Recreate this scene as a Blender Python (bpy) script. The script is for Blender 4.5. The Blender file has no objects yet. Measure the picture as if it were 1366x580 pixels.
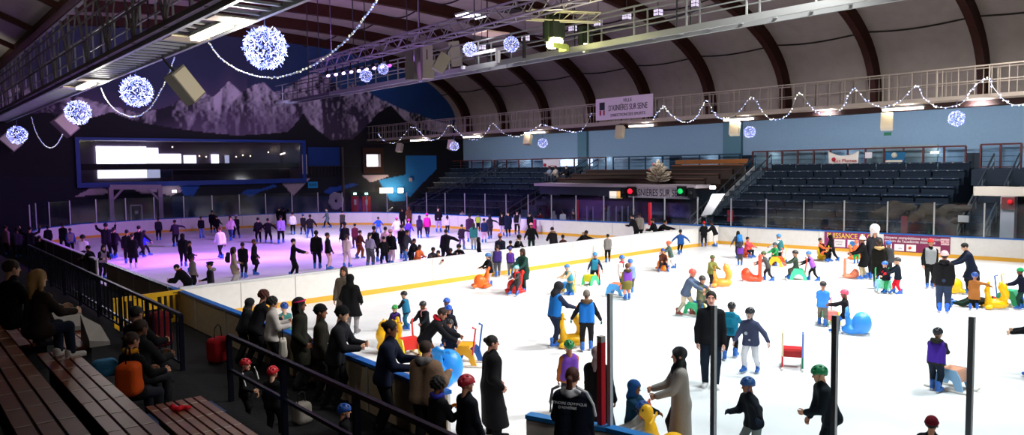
import bpy, math, random, hashlib
import numpy as np
from mathutils import Vector, Matrix
random.seed(11)
SC = bpy.context.scene
COL = SC.collection
R = math.radians

# ------------------------------------------------------------------ camera
F, CX, CY, EYE = 1000.0, 683.0, 290.0, 4.4
def _n(v): return v / np.linalg.norm(v)
AY = _n(np.array([-165 - CX, 234 - CY, F]))
AX = np.array([1868 - CX, 208.6 - CY, F]); AX = _n(_n(AX) - AY * (_n(AX) @ AY))
AZ = np.cross(AX, AY); AZ = -AZ if AZ[1] > 0 else AZ
M3 = np.array([AX, AY, AZ])                      # world = M3 @ camera(x right, y down, z forward)
def ray(u, v): return M3 @ np.array([u - CX, v - CY, F])
def at(u, v, z=0.0):
    d = ray(u, v); t = (z - EYE) / d[2]; return Vector((d[0]*t, d[1]*t, z))
def atx(u, v, x):
    d = ray(u, v); t = x / d[0]; return Vector((x, d[1]*t, EYE + d[2]*t))
def aty(u, v, y):
    d = ray(u, v); t = y / d[1]; return Vector((d[0]*t, y, EYE + d[2]*t))
def pr(p):
    c = M3.T @ np.array([p[0], p[1], p[2] - EYE]); return CX + F*c[0]/c[2], CY + F*c[1]/c[2], c[2]
cam_d = bpy.data.cameras.new('camera'); cam = bpy.data.objects.new('camera', cam_d); COL.objects.link(cam)
cam_d.sensor_width = 36; cam_d.lens = 36*F/1366; cam_d.clip_end = 300
rot = Matrix(((M3[0][0], -M3[0][1], -M3[0][2]), (M3[1][0], -M3[1][1], -M3[1][2]), (M3[2][0], -M3[2][1], -M3[2][2])))
cam.matrix_world = Matrix.Translation((0, 0, EYE)) @ rot.to_4x4()
SC.camera = cam
vs = SC.view_settings; SC.display_settings.display_device = 'sRGB'
vs.view_transform = 'Standard'; vs.look = 'None'; vs.gamma = 1; vs.use_curve_mapping = False; vs.exposure = 0.0

# ------------------------------------------------------------------ materials
def lin(hx):
    hx = hx.lstrip('#'); c = [int(hx[i:i+2], 16)/255 for i in (0, 2, 4)]
    return tuple((x/12.92 if x <= .04045 else ((x+.055)/1.055)**2.4) for x in c)
MC = {}
def mat(hx, rough=.6, metal=0.0, spec=.3, bump=0.0, bscale=40, name=None, var=0.0):
    key = (hx, rough, metal, spec, bump, bscale, var)
    if key in MC: return MC[key]
    m = bpy.data.materials.new(name or 'paint_' + hx); m.use_nodes = True
    nt = m.node_tree; b = nt.nodes['Principled BSDF']
    b.inputs['Base Color'].default_value = (*lin(hx), 1); b.inputs['Roughness'].default_value = rough
    b.inputs['Metallic'].default_value = metal; b.inputs['Specular IOR Level'].default_value = spec
    if bump or var:
        tc = nt.nodes.new('ShaderNodeTexCoord'); n = nt.nodes.new('ShaderNodeTexNoise')
        n.inputs['Scale'].default_value = bscale; n.inputs['Detail'].default_value = 3
        nt.links.new(tc.outputs['Object'], n.inputs['Vector'])
        if bump:
            bp = nt.nodes.new('ShaderNodeBump'); bp.inputs['Strength'].default_value = bump; bp.inputs['Distance'].default_value = .02
            nt.links.new(n.outputs['Fac'], bp.inputs['Height']); nt.links.new(bp.outputs['Normal'], b.inputs['Normal'])
        if var:
            mx = nt.nodes.new('ShaderNodeMixRGB'); mx.blend_type = 'MULTIPLY'; mx.inputs['Fac'].default_value = 1
            mx.inputs['Color1'].default_value = (*lin(hx), 1)
            rp = nt.nodes.new('ShaderNodeValToRGB'); rp.color_ramp.elements[0].color = (1-var,)*3 + (1,); rp.color_ramp.elements[0].position = .3
            rp.color_ramp.elements[1].color = (1, 1, 1, 1); rp.color_ramp.elements[1].position = .7
            nt.links.new(n.outputs['Fac'], rp.inputs['Fac']); nt.links.new(rp.outputs['Color'], mx.inputs['Color2'])
            nt.links.new(mx.outputs['Color'], b.inputs['Base Color'])
    MC[key] = m; return m
def cloth(hx): return mat(hx, .85, 0, .12, .35, 55)
def plastic(hx): return mat(hx, .38, 0, .4)
def skin(hx='c08a6e'): return mat(hx, .55, 0, .3)
def emit(hx, s, name='lamp_glow'):
    key = ('e', hx, s)
    if key in MC: return MC[key]
    m = bpy.data.materials.new(name); m.use_nodes = True; b = m.node_tree.nodes['Principled BSDF']
    b.inputs['Base Color'].default_value = (*lin(hx), 1)
    b.inputs['Emission Color'].default_value = (*lin(hx), 1); b.inputs['Emission Strength'].default_value = s
    MC[key] = m; return m
def glass_mat(tint='eef4f6', refl=.06, key='g'):
    k = (key, tint, refl)
    if k in MC: return MC[k]
    m = bpy.data.materials.new('clear_glass'); m.use_nodes = True; nt = m.node_tree
    for n in list(nt.nodes): nt.nodes.remove(n)
    o = nt.nodes.new('ShaderNodeOutputMaterial'); mx = nt.nodes.new('ShaderNodeMixShader'); t = nt.nodes.new('ShaderNodeBsdfTransparent')
    g = nt.nodes.new('ShaderNodeBsdfGlossy'); g.inputs['Roughness'].default_value = .08
    t.inputs['Color'].default_value = (*lin(tint), 1); mx.inputs['Fac'].default_value = refl
    nt.links.new(t.outputs[0], mx.inputs[1]); nt.links.new(g.outputs[0], mx.inputs[2]); nt.links.new(mx.outputs[0], o.inputs[0])
    MC[k] = m; return m

# ------------------------------------------------------------------ objects
def tag(o, label=None, cat=None, group=None, kind=None):
    if label: o['label'] = label
    if cat: o['category'] = cat
    if group: o['group'] = group
    if kind: o['kind'] = kind
    return o
def empty(name, loc, label=None, cat=None, group=None, kind=None, rz=0.0):
    o = bpy.data.objects.new(name, None); COL.objects.link(o); o.location = loc; o.rotation_euler = (0, 0, rz)
    o.empty_display_size = .1
    return tag(o, label, cat, group, kind)
def link(name, me, mats, parent=None, smooth=False, slot_object=True):
    o = bpy.data.objects.new(name, me); COL.objects.link(o)
    if not isinstance(mats, (list, tuple)): mats = [mats]
    while len(me.materials) < len(mats): me.materials.append(None)
    for i, m in enumerate(mats):
        o.material_slots[i].link = 'OBJECT'; o.material_slots[i].material = m
    if parent is not None: o.parent = parent
    return o
def mesh(verts, faces, name='mesh', smooth=False, mi=None):
    me = bpy.data.meshes.new(name)
    verts = np.asarray(verts, dtype=np.float32).reshape(-1, 3)
    if isinstance(faces, np.ndarray) and faces.ndim == 2:
        n, k = faces.shape
        me.vertices.add(len(verts)); me.vertices.foreach_set('co', verts.ravel())
        me.loops.add(n*k); me.loops.foreach_set('vertex_index', faces.astype(np.int32).ravel())
        me.polygons.add(n); me.polygons.foreach_set('loop_start', np.arange(0, n*k, k, dtype=np.int32))
        me.update(calc_edges=True)
    else:
        me.from_pydata([tuple(map(float, v)) for v in verts], [], [tuple(map(int, f)) for f in faces]); me.update()
    if smooth: me.polygons.foreach_set('use_smooth', np.ones(len(me.polygons), dtype=bool))
    if mi is not None:
        me.polygons.foreach_set('material_index', np.asarray(mi, dtype=np.int32))
    return me
class MB:
    """collects boxes, bars, tubes; build() links them as one mesh object"""
    def __init__(s): s.v = []; s.f = []; s.m = []; s.cur = 0
    def slot(s, i): s.cur = i; return s
    def add(s, v, f):
        b = len(s.v); s.v += [tuple(p) for p in v]; s.f += [tuple(i + b for i in q) for q in f]; s.m += [s.cur]*len(f); return s
    def box(s, lo, hi):
        x0, y0, z0 = lo; x1, y1, z1 = hi
        return s.add([(x0,y0,z0),(x1,y0,z0),(x1,y1,z0),(x0,y1,z0),(x0,y0,z1),(x1,y0,z1),(x1,y1,z1),(x0,y1,z1)],
                     [(0,3,2,1),(4,5,6,7),(0,1,5,4),(1,2,6,5),(2,3,7,6),(3,0,4,7)])
    def hexa(s, p):   # 8 points, bottom ring then top ring
        return s.add(p, [(0,3,2,1),(4,5,6,7),(0,1,5,4),(1,2,6,5),(2,3,7,6),(3,0,4,7)])
    def bar(s, p, q, w, h=None, up=(0, 0, 1)):
        h = h or w; p = Vector(p); q = Vector(q); d = (q-p).normalized(); up = Vector(up)
        if abs(d.dot(up)) > .98: up = Vector((0, 1, 0)) if abs(d.y) < .9 else Vector((1, 0, 0))
        a = d.cross(up).normalized()*w/2; b = a.cross(d).normalized()*h/2
        return s.hexa([p-a-b, p+a-b, q+a-b, q-a-b, p-a+b, p+a+b, q+a+b, q-a+b])
    def tube(s, pts, r, n=6, closed=False):
        pts = [Vector(p) for p in pts]; k = len(pts); ring = []
        up = Vector((0, 0, 1))
        for i, p in enumerate(pts):
            a = pts[(i-1) % k] if (closed or i > 0) else p; b = pts[(i+1) % k] if (closed or i < k-1) else p
            d = (b-a).normalized()
            u0 = up if abs(d.dot(up)) < .95 else Vector((1, 0, 0))
            x = d.cross(u0).normalized(); y = x.cross(d)
            rr = r[i] if isinstance(r, (list, tuple)) else r
            ring.append([p + (x*math.cos(t)+y*math.sin(t))*rr for t in [2*math.pi*j/n for j in range(n)]])
        f = []
        for i in range(k if closed else k-1):
            i2 = (i+1) % k
            for j in range(n):
                f.append((i*n+j, i*n+(j+1) % n, i2*n+(j+1) % n, i2*n+j))
        if not closed: f.append(tuple(reversed(range(n)))); f.append(tuple((k-1)*n+j for j in range(n)))
        return s.add([p for rg in ring for p in rg], f)
    def lathe(s, c, prof, n=16, axis=None):
        c = Vector(c); v = []; f = []
        for r, z in prof:
            for j in range(n):
                t = 2*math.pi*j/n; q = Vector((r*math.cos(t), r*math.sin(t), z)); v.append(c + (axis @ q if axis else q))
        for i in range(len(prof)-1):
            for j in range(n): f.append((i*n+j, i*n+(j+1) % n, (i+1)*n+(j+1) % n, (i+1)*n+j))
        f.append(tuple(reversed(range(n)))); f.append(tuple((len(prof)-1)*n+j for j in range(n)))
        return s.add(v, f)
    def ball(s, c, r, n=8):
        k = max(4, n//2+1)
        return s.lathe(c, [(max(1e-4, r*math.sin(math.pi*i/k)), -r*math.cos(math.pi*i/k)) for i in range(k+1)], n)
    def prism(s, poly, off):    # polygon of 3d points extruded by vector
        n = len(poly); off = Vector(off); p = [Vector(q) for q in poly]
        return s.add(p + [q+off for q in p], [tuple(reversed(range(n))), tuple(range(n, 2*n))] + [(i, (i+1) % n, n+(i+1) % n, n+i) for i in range(n)])
    def build(s, name, mats, parent=None, smooth=False, loc=None, fix=True):
        off = Vector(parent.matrix_basis.translation) if parent is not None else Vector((0, 0, 0))
        pp = parent
        while pp is not None and pp.parent is not None:
            pp = pp.parent; off = off + Vector(pp.matrix_basis.translation)
        if loc is not None: off = Vector(loc)
        me = mesh([Vector(v)-off for v in s.v], s.f, name, smooth, s.m)
        o = link(name, me, mats, parent)
        if parent is None: o.location = off
        return o
    def local(s, name, mats, parent, smooth=False):   # vertices already in the parent's frame
        return link(name, mesh(s.v, s.f, name, smooth, s.m), mats, parent)
def one(mb, name, mats, label, cat, group=None, smooth=False, kind=None):
    """a thing that is one mesh, origin at the middle of its foot"""
    a = np.array([tuple(v) for v in mb.v]); lo, hi = a.min(0), a.max(0)
    return tag(mb.build(name, mats, None, smooth, ((lo[0]+hi[0])/2, (lo[1]+hi[1])/2, lo[2])), label, cat, group, kind)
def struct(mb, name, mats, smooth=False, parent=None):
    return tag(mb.build(name, mats, parent, smooth), kind='structure')
def text(body, size, mtl, parent, M, name='lettering', ext=.004, xs=1.0):
    c = bpy.data.curves.new(name, 'FONT'); c.body = body; c.size = size; c.align_x = 'CENTER'; c.align_y = 'CENTER'; c.extrude = ext
    c.materials.append(mtl); o = bpy.data.objects.new(name, c); COL.objects.link(o)
    o.parent = parent; o.matrix_world = M @ Matrix.Diagonal((xs, 1, 1, 1)); o.matrix_parent_inverse = Matrix.Identity(4)
    off = Vector(parent.location) if parent else Vector((0, 0, 0))
    o.matrix_basis = Matrix.Translation(-off) @ M @ Matrix.Diagonal((xs, 1, 1, 1))
    return o

# ------------------------------------------------------------------ implicit surfaces -> quad meshes
class Field:
    def __init__(s, lo, hi, h):
        s.h = h; s.lo = np.array(lo, float) - 2*h; n = np.ceil((np.array(hi, float)+2*h-s.lo)/h).astype(int)+1; s.n = n
        s.ax = [s.lo[i]+h*np.arange(n[i]) for i in range(3)]
        s.V = np.full(n, .5)
    def blk(s, lo, hi):
        a = np.clip(np.floor((np.asarray(lo)-s.lo)/s.h).astype(int), 0, s.n); b = np.clip(np.ceil((np.asarray(hi)-s.lo)/s.h).astype(int)+1, 0, s.n)
        sl = tuple(slice(a[i], b[i]) for i in range(3))
        return sl, s.ax[0][sl[0]][:, None, None], s.ax[1][sl[1]][None, :, None], s.ax[2][sl[2]][None, None, :]
    def put(s, sl, d, k):
        a = s.V[sl]
        if a.size == 0: return
        if k <= 0: s.V[sl] = np.minimum(a, d)
        else:
            h = np.clip(.5+.5*(a-d)/k, 0, 1); s.V[sl] = a*(1-h)+d*h-k*h*(1-h)
    def cap(s, a, b, ra, rb=None, k=.02):
        rb = ra if rb is None else rb; a = np.array(a, float); b = np.array(b, float); m = max(ra, rb)+k+2.5*s.h
        sl, X, Y, Z = s.blk(np.minimum(a, b)-m, np.maximum(a, b)+m); ba = b-a; L = max(ba@ba, 1e-9)
        t = np.clip(((X-a[0])*ba[0]+(Y-a[1])*ba[1]+(Z-a[2])*ba[2])/L, 0, 1)
        d = np.sqrt((X-a[0]-t*ba[0])**2+(Y-a[1]-t*ba[1])**2+(Z-a[2]-t*ba[2])**2)-(ra+(rb-ra)*t)
        s.put(sl, d, k); return s
    def chain(s, pts, rs, k=.02):
        for i in range(len(pts)-1): s.cap(pts[i], pts[i+1], rs[i], rs[i+1], k)
        return s
    def _ell(s, c, r, m):
        c = np.array(c, float); r = np.array(r, float)
        sl, X, Y, Z = s.blk(c-r-m, c+r+m); x, y, z = (X-c[0]), (Y-c[1]), (Z-c[2])
        k0 = np.sqrt((x/r[0])**2+(y/r[1])**2+(z/r[2])**2); k1 = np.sqrt((x/r[0]**2)**2+(y/r[1]**2)**2+(z/r[2]**2)**2)+1e-9
        return sl, k0*(k0-1)/k1
    def ell(s, c, r, k=.02):
        sl, d = s._ell(c, r, k+2.5*s.h); s.put(sl, d, k); return s
    def sub(s, c, r):
        sl, d = s._ell(c, r, 2.5*s.h); s.V[sl] = np.maximum(s.V[sl], -d); return s
    def rbox(s, c, hx, r, k=.01):
        c = np.array(c, float); hx = np.array(hx, float)-r; m = r+k+2.5*s.h
        sl, X, Y, Z = s.blk(c-hx-m, c+hx+m); q = [np.abs(P-c[i])-hx[i] for i, P in enumerate((X, Y, Z))]
        d = np.sqrt(sum(np.maximum(w, 0)**2 for w in q))+np.minimum(np.maximum(np.maximum(q[0], q[1]), q[2]), 0)-r
        s.put(sl, d, k); return s
    def cut(s, p, n):          # keep the side the normal points away from
        n = np.array(n, float)/np.linalg.norm(n)
        d = (s.ax[0][:, None, None]-p[0])*n[0]+(s.ax[1][None, :, None]-p[1])*n[1]+(s.ax[2][None, None, :]-p[2])*n[2]
        s.V = np.maximum(s.V, d); return s
    def polygonise(s):
        V = s.V; I = V < 0
        c = [V[i:V.shape[0]-1+i, j:V.shape[1]-1+j, k:V.shape[2]-1+k] for i in (0, 1) for j in (0, 1) for k in (0, 1)]
        ci = [q < 0 for q in c]; al = ci[0].copy(); an = ci[0].copy()
        for q in ci[1:]: al &= q; an |= q
        mk = an & ~al; idx = np.argwhere(mk); n = len(idx)
        if n == 0: return np.zeros((0, 3)), np.zeros((0, 4), int)
        cv = np.stack([q[mk] for q in c], 1)
        corner = np.array([(i, j, k) for i in (0, 1) for j in (0, 1) for k in (0, 1)], float)
        acc = np.zeros((n, 3)); cnt = np.zeros(n)
        for a in range(8):
            for b in range(a+1, 8):
                if np.abs(corner[a]-corner[b]).sum() != 1: continue
                va, vb = cv[:, a], cv[:, b]; x = (va < 0) != (vb < 0)
                t = np.where(x, va/np.where(va-vb == 0, 1, va-vb), 0)
                acc += np.where(x[:, None], corner[a]+(corner[b]-corner[a])*t[:, None], 0); cnt += x
        P = s.lo + (idx + acc/cnt[:, None])*s.h
        cid = -np.ones(mk.shape, int); cid[mk] = np.arange(n)
        Q = []
        for ax in range(3):
            A = np.take(I, range(I.shape[ax]-1), ax); B = np.take(I, range(1, I.shape[ax]), ax)
            e = np.argwhere(A != B); o1, o2 = [(1, 2), (2, 0), (0, 1)][ax]
            e = e[(e[:, o1] > 0) & (e[:, o2] > 0) & (e[:, o1] < I.shape[o1]-1) & (e[:, o2] < I.shape[o2]-1)]
            if not len(e): continue
            ins = I[tuple(e.T)]
            def g(a, b):
                q = e.copy(); q[:, o1] -= a; q[:, o2] -= b; return cid[tuple(q.T)]
            q = np.stack([g(1, 1), g(0, 1), g(0, 0), g(1, 0)], 1)
            q[~ins] = q[~ins][:, ::-1]; Q.append(q)
        Q = np.concatenate(Q); return P, Q[(Q >= 0).all(1)]
    def mesh(s, name): 
        v, f = s.polygonise(); return mesh(v, f, name, True)
# ------------------------------------------------------------------ head, hair, hat, hand and foot templates (head height = 1, face towards +y)
def head_field(h, fine):
    f = Field((-.5, -.6, -.85), (.5, .6, .6), h)
    f.ell((0, -.05, .1), (.345, .42, .395), .05).ell((0, .1, -.18), (.26, .28, .32), .1).cap((-.06, .27, -.42), (.06, .27, -.42), .09, k=.08)
    f.cap((0, -.1, -.25), (0, -.15, -.8), .2, .215, .06)
    f.cap((-.16, .335, .1), (.16, .335, .1), .045, k=.05)
    for s in (-1, 1):
        f.ell((s*.355, -.04, -.03), (.05, .1, .14), .03)
        if fine: f.sub((s*.145, .42, .02), (.085, .07, .055)); f.ell((s*.145, .325, .02), (.065, .065, .06), .01)
    f.cap((0, .36, .04), (0, .44, -.13), .03, .058, .04)
    if fine:
        f.cap((-.075, .345, -.255), (.075, .345, -.255), .03, k=.02); f.cap((-.05, .34, -.3), (.05, .34, -.3), .03, k=.02)
    v, q = f.polygonise(); c = v[q].mean(1); mi = np.zeros(len(q), int)
    ax = np.abs(c[:, 0]); fr = c[:, 1] > .3
    mi[fr & (((ax-.145)/.05)**2+((c[:, 2]-.02)/.035)**2 < 1)] = 1
    mi[(c[:, 1] > .27) & (ax > .06) & (ax < .24) & (c[:, 2] > .1) & (c[:, 2] < .15)] = 2
    mi[fr & (ax < .1) & (c[:, 2] < -.235) & (c[:, 2] > -.325)] = 3
    return v, q, mi
HEAD = {0: head_field(.03, True), 1: head_field(.07, False)}
TM = {}
def face_hole(f, top=.2, w=.31):
    f.sub((0, .45, -.16), (w, .42, .40+top-.2)); return f
def hair_tpl(style):
    key = 'hair_'+style
    if key in TM: return TM[key]
    f = Field((-.75, -.85, -1.6), (.75, .75, .9), .04)
    if style == 'short':
        f.ell((0, -.07, .13), (.39, .46, .43), .05); face_hole(f, .27, .33); f.cut((0, -.3, -.2), (0, .35, -1))
    elif style == 'curly':
        for i in range(40):
            t = i*2.399; z = 1-1.5*(i+.5)/40; r = math.sqrt(max(0, 1-z*z)); f.ell((.36*r*math.cos(t), -.1+.4*r*math.sin(t), .12+.4*z), (.14, .14, .14), .02)
        f.ell((0, -.07, .13), (.39, .46, .43), .02); face_hole(f, .12, .3)
    elif style in ('bun', 'pony'):
        f.ell((0, -.07, .13), (.375, .45, .42), .05); face_hole(f, .19, .32); f.cut((0, -.3, -.28), (0, .35, -1))
        if style == 'bun': f.ell((0, -.5, .2), (.17, .16, .17), .05)
        else: f.chain([(0, -.47, .12), (0, -.64, .0), (0, -.62, -.5), (0, -.52, -1.0)], [.1, .15, .17, .05], .05)
    elif style == 'long':
        f.ell((0, -.07, .13), (.40, .47, .43), .05)
        for s in (-1, 1): f.chain([(s*.28, -.05, .1), (s*.34, -.05, -.4), (s*.3, .0, -1.0)], [.16, .15, .08], .06)
        f.chain([(0, -.3, .1), (0, -.38, -.4), (0, -.36, -1.1)], [.3, .25, .16], .1); face_hole(f, .18, .29)
        f.sub((0, .55, -.7), (.3, .5, .6))
    elif style == 'back':     # shows under a hat
        f.ell((0, -.12, -.05), (.385, .4, .3), .05); face_hole(f, .2, .34); f.cut((0, 0, .1), (0, 0, 1))
        f.chain([(0, -.36, 0), (0, -.4, -.55), (0, -.36, -.9)], [.2, .2, .09], .08)
    TM[key] = f.mesh('hair'); return TM[key]
def hat_tpl(style):
    key = 'hat_'+style
    if key in TM: return TM[key]
    f = Field((-.9, -.95, -1.5), (.9, .9, 1.1), .04)
    mi = None
    if style == 'helmet':
        f.ell((0, -.05, .16), (.46, .55, .47), .03); f.cut((0, 0, .06), (0, .16, -1))
        f.cap((-.3, .38, .13), (.3, .38, .13), .06, k=.06)
        f.rbox((0, -.36, .02), (.3, .14, .14), .08, .05)
        for x in (-.2, 0, .2):
            for y, z in ((.26, .52), (-.12, .63), (-.42, .45)): f.sub((x*1.15, y, z-abs(x)*.55), (.06, .13, .1))
        for s in (-1, 1): f.chain([(s*.37, .02, .08), (s*.31, .14, -.3), (s*.1, .27, -.52)], [.035, .03, .03], .02)
    elif style == 'beanie':
        f.ell((0, -.06, .2), (.41, .49, .43), .05); f.cut((0, 0, .14), (0, .2, -1))
        n = 14; P = [(.385*math.cos(2*math.pi*i/n), -.06+.47*math.sin(2*math.pi*i/n), .15+.045*math.sin(2*math.pi*i/n)) for i in range(n+1)]
        f.chain(P, [.07]*(n+1), .03)
    elif style == 'pom':
        f.ell((0, -.06, .2), (.41, .49, .43), .05); f.cut((0, 0, .14), (0, .2, -1)); f.ell((0, -.08, .72), (.17, .17, .16), .02)
        n = 14; P = [(.385*math.cos(2*math.pi*i/n), -.06+.47*math.sin(2*math.pi*i/n), .15+.045*math.sin(2*math.pi*i/n)) for i in range(n+1)]
        f.chain(P, [.07]*(n+1), .03)
    elif style == 'hood':
        f.ell((0, -.1, .1), (.47, .55, .52), .05); f.cap((0, -.15, -.3), (0, -.2, -.75), .4, .5, .1); face_hole(f, .22, .31); f.sub((0, .6, -.3), (.3, .45, .5))
    elif style == 'hijab':
        f.ell((0, -.07, .11), (.42, .5, .45), .05); f.chain([(0, -.05, -.2), (0, -.1, -.6), (0, .0, -.95)], [.33, .36, .52], .1)
        face_hole(f, .17, .26); f.cap((0, .12, -.66), (.1, .3, -1.1), .25, .2, .1)
    elif style == 'fluffy':    # big white fur hat
        f.ell((0, -.05, .35), (.56, .56, .62), .05)
        for i in range(46):
            t = i*2.399; z = 1-1.6*(i+.5)/46; r = math.sqrt(max(0, 1-z*z)); f.ell((.5*r*math.cos(t), -.05+.5*r*math.sin(t), .38+.56*z), (.16, .16, .16), .03)
        f.cap((-.4, -.1, 0), (-.38, -.05, -.7), .16, .12, .05); f.cap((.4, -.1, 0), (.38, -.05, -.7), .16, .12, .05); face_hole(f, .06, .3)
    elif style == 'band':
        n = 16; P = [(.385*math.cos(2*math.pi*i/n), -.06+.45*math.sin(2*math.pi*i/n), .22+.09*math.sin(2*math.pi*i/n)) for i in range(n+1)]
        f.chain(P, [.06]*(n+1), .02)
    elif style == 'beret':
        f.ell((0, -.08, .36), (.5, .56, .2), .05)
    elif style == 'hooddown':
        f.chain([(-.38, -.02, -.62), (-.28, -.42, -.62), (0, -.56, -.66), (.28, -.42, -.62), (.38, -.02, -.62)], [.14, .2, .24, .2, .14], .1)
    elif style == 'furhood':
        n = 30
        for i in range(n+1):
            t = math.pi*(i/n); f.ell((.46*math.cos(t), -.05-.5*math.sin(t), -.6-.05*math.sin(t)), (.17, .17, .17), .03)
        f.ell((0, -.45, -.7), (.34, .25, .25), .08)
    elif style == 'scarf':
        n = 14; P = [(.3*math.cos(2*math.pi*i/n), -.08+.3*math.sin(2*math.pi*i/n), -.6+.04*math.sin(4*math.pi*i/n)) for i in range(n+1)]
        f.chain(P, [.14]*(n+1), .04); f.chain([(.05, .28, -.66), (.09, .42, -1.0), (.1, .4, -1.35)], [.12, .11, .1], .04)
    TM[key] = f.mesh(style); return TM[key]
HATNAME = dict(helmet='helmet', beanie='beanie', pom='beanie', hood='hood', hijab='headscarf', fluffy='fur_hat', band='headband', beret='beret', hooddown='hood', furhood='fur_hood', scarf='scarf')
def hand_arr(curl, h=.034):
    f = Field((-.5, -.4, -1.15), (.5, .6, .15), h)
    ys = (.17, .055, -.06, -.165); ln = (.40, .46, .42, .33)
    f.cap((0, 0, .05), (0, 0, -.1), .12, .12, .05)
    for y, L in zip(ys, ln):
        p = Vector((0, y*1.05, -.46)); f.cap((0, y*.6, -.08), tuple(p), .07, .065, .06)
        a = 0; fan = y*.9; P = [tuple(p)]; r = [.055]
        for j, sg in enumerate((.45, .32, .26)):
            a += R(curl*(1, 1.2, .9)[j]); d = Vector((-math.sin(a), fan*.35, -math.cos(a))); p = p+d*L*sg; P.append(tuple(p)); r.append(.052-.006*j)
        f.chain(P, r, .012)
    f.chain([(0, .12, -.12), (-.06, .29, -.3), (-.12, .33, -.46), (-.17, .31, -.58)], [.085, .07, .058, .048], .02)
    return f.polygonise()
HAND = {('relax', 0): hand_arr(22), ('grip', 0): hand_arr(62), ('relax', 1): hand_arr(22, .055), ('grip', 1): hand_arr(62, .055)}
def glove_tpl(kind, lod):
    key = ('glove', kind, lod)
    if key not in TM:
        v, q = HAND[(kind, lod)]; TM[key] = mesh(v, q, 'glove', True)
    return TM[key]
def boot_tpl(kind, lod):
    key = ('boot', kind, lod)
    if key in TM: return TM[key]
    z0 = .055 if kind == 'skate' else 0
    f = Field((-.09, -.14, z0-.01), (.09, .22, z0+.3), .012 if lod == 0 else .02)
    f.cap((0, -.055, z0+.05), (0, .15, z0+.042), .05, .043, .02).cap((0, -.045, z0+.08), (0, -.055, z0+(.22 if kind == 'skate' else .11)), .05, .058, .03)
    f.rbox((0, .035, z0+.012), (.047, .145, .014), .012, .012)
    if kind == 'skate': f.cap((0, .06, z0+.1), (0, .0, z0+.15), .04, .05, .03)
    f.cut((0, 0, z0), (0, 0, -1)); TM[key] = f.mesh('boot'); return TM[key]
def blade_tpl():
    if 'blade' not in TM:
        b = MB(); b.box((-.003, -.13, 0), (.003, .17, .03))
        for y in (-.08, .1): b.box((-.014, y-.03, .028), (.014, y+.03, .062))
        TM['blade'] = mesh(b.v, b.f, 'blade')
    return TM['blade']

# ------------------------------------------------------------------ poses: arms (forward, outward, elbow bend, inward) right and left; feet (side, forward, lift)
POSE = dict(
 stand=dict(lean=1, hz=.985, arm=[(6, 9, 14, 4), (2, 9, 10, 4)], feet=[(.06, .02, 0), (.06, -.02, 0)]),
 idle=dict(lean=3, hz=.98, arm=[(12, 12, 60, 25), (4, 10, 18, 4)], feet=[(.065, .05, 0), (.06, -.05, 0)]),
 walk=dict(lean=6, hz=.97, arm=[(-18, 10, 15, 4), (24, 10, 28, 4)], feet=[(.045, .15, 0), (.05, -.15, .0)]),
 skate=dict(lean=13, hz=.95, arm=[(14, 26, 30, 0), (-8, 30, 25, 0)], feet=[(.06, .11, 0), (.11, -.2, .02)]),
 glide=dict(lean=9, hz=.96, arm=[(10, 30, 25, 0), (12, 28, 22, 0)], feet=[(.07, .05, 0), (.08, -.07, 0)]),
 push=dict(lean=24, hz=.94, arm=[(58, 6, 12, 6), (55, 6, 14, 6)], feet=[(.06, .08, 0), (.07, -.19, .0)]),
 upright_push=dict(lean=10, hz=.97, arm=[(42, 8, 30, 8), (38, 8, 34, 8)], feet=[(.06, .05, 0), (.06, -.06, 0)]),
 bend=dict(lean=52, hz=.95, arm=[(48, 8, 14, 5), (44, 8, 18, 5)], feet=[(.07, .04, 0), (.07, -.1, 0)]),
 rail=dict(lean=22, hz=.97, arm=[(26, 14, 62, 30), (24, 14, 66, 30)], feet=[(.06, -.04, 0), (.07, -.12, 0)]),
 hang=dict(lean=38, hz=.9, arm=[(75, 16, 5, 0), (70, 16, 8, 0)], feet=[(.07, -.1, 0), (.07, -.16, 0)]),
 wide=dict(lean=8, hz=.95, arm=[(12, 52, 8, 0), (14, 50, 10, 0)], feet=[(.12, .06, 0), (.14, -.1, 0)]),
 stride=dict(lean=14, hz=.93, arm=[(25, 34, 14, 0), (-15, 30, 14, 0)], feet=[(.05, .22, 0), (.09, -.2, .0)]),
 point=dict(lean=5, hz=.97, arm=[(68, 12, 10, 0), (50, 10, 22, 4)], feet=[(.06, .08, 0), (.06, -.08, 0)]),
 pocket=dict(lean=3, hz=.98, arm=[(-8, 18, 50, 24), (-6, 18, 50, 24)], feet=[(.07, .03, 0), (.065, -.02, 0)]),
 hold=dict(lean=3, hz=.97, arm=[(10, 34, 10, 0), (8, 10, 14, 4)], feet=[(.07, .03, 0), (.07, -.04, 0)]),
 head=dict(lean=2, hz=.98, arm=[(120, 46, 95, 20), (112, 46, 95, 20)], feet=[(.08, .03, 0), (.08, -.03, 0)]),
 phone=dict(lean=6, hz=.98, arm=[(22, 10, 85, 18), (18, 10, 80, 18)], feet=[(.06, .03, 0), (.06, -.03, 0)]),
 sit=dict(lean=8, sit=.27, arm=[(38, 8, 48, 16), (34, 8, 52, 16)], feet=[(.07, .25, 0), (.07, .22, 0)]),
 ride=dict(lean=6, sit=.27, arm=[(62, 8, 20, 8), (60, 8, 22, 8)], feet=[(.14, .2, .01), (.14, .17, .01)]),
 sidearm=dict(lean=10, hz=.96, arm=[(30, 78, 10, 0), (16, 14, 50, 14)], feet=[(.06, .06, 0), (.08, -.08, 0)]),
)
SHADE = ['c08a6e', 'a8735a', 'd0a084', '8c5a40', 'b98268', '6d442f', 'd8ac90']
PEOPLE = []
DBG = []
HR = dict(k='0c0a0a', b='2a1a12', n='5a3a22', l='a07a48', r='421a10', g='6d6660')
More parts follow.
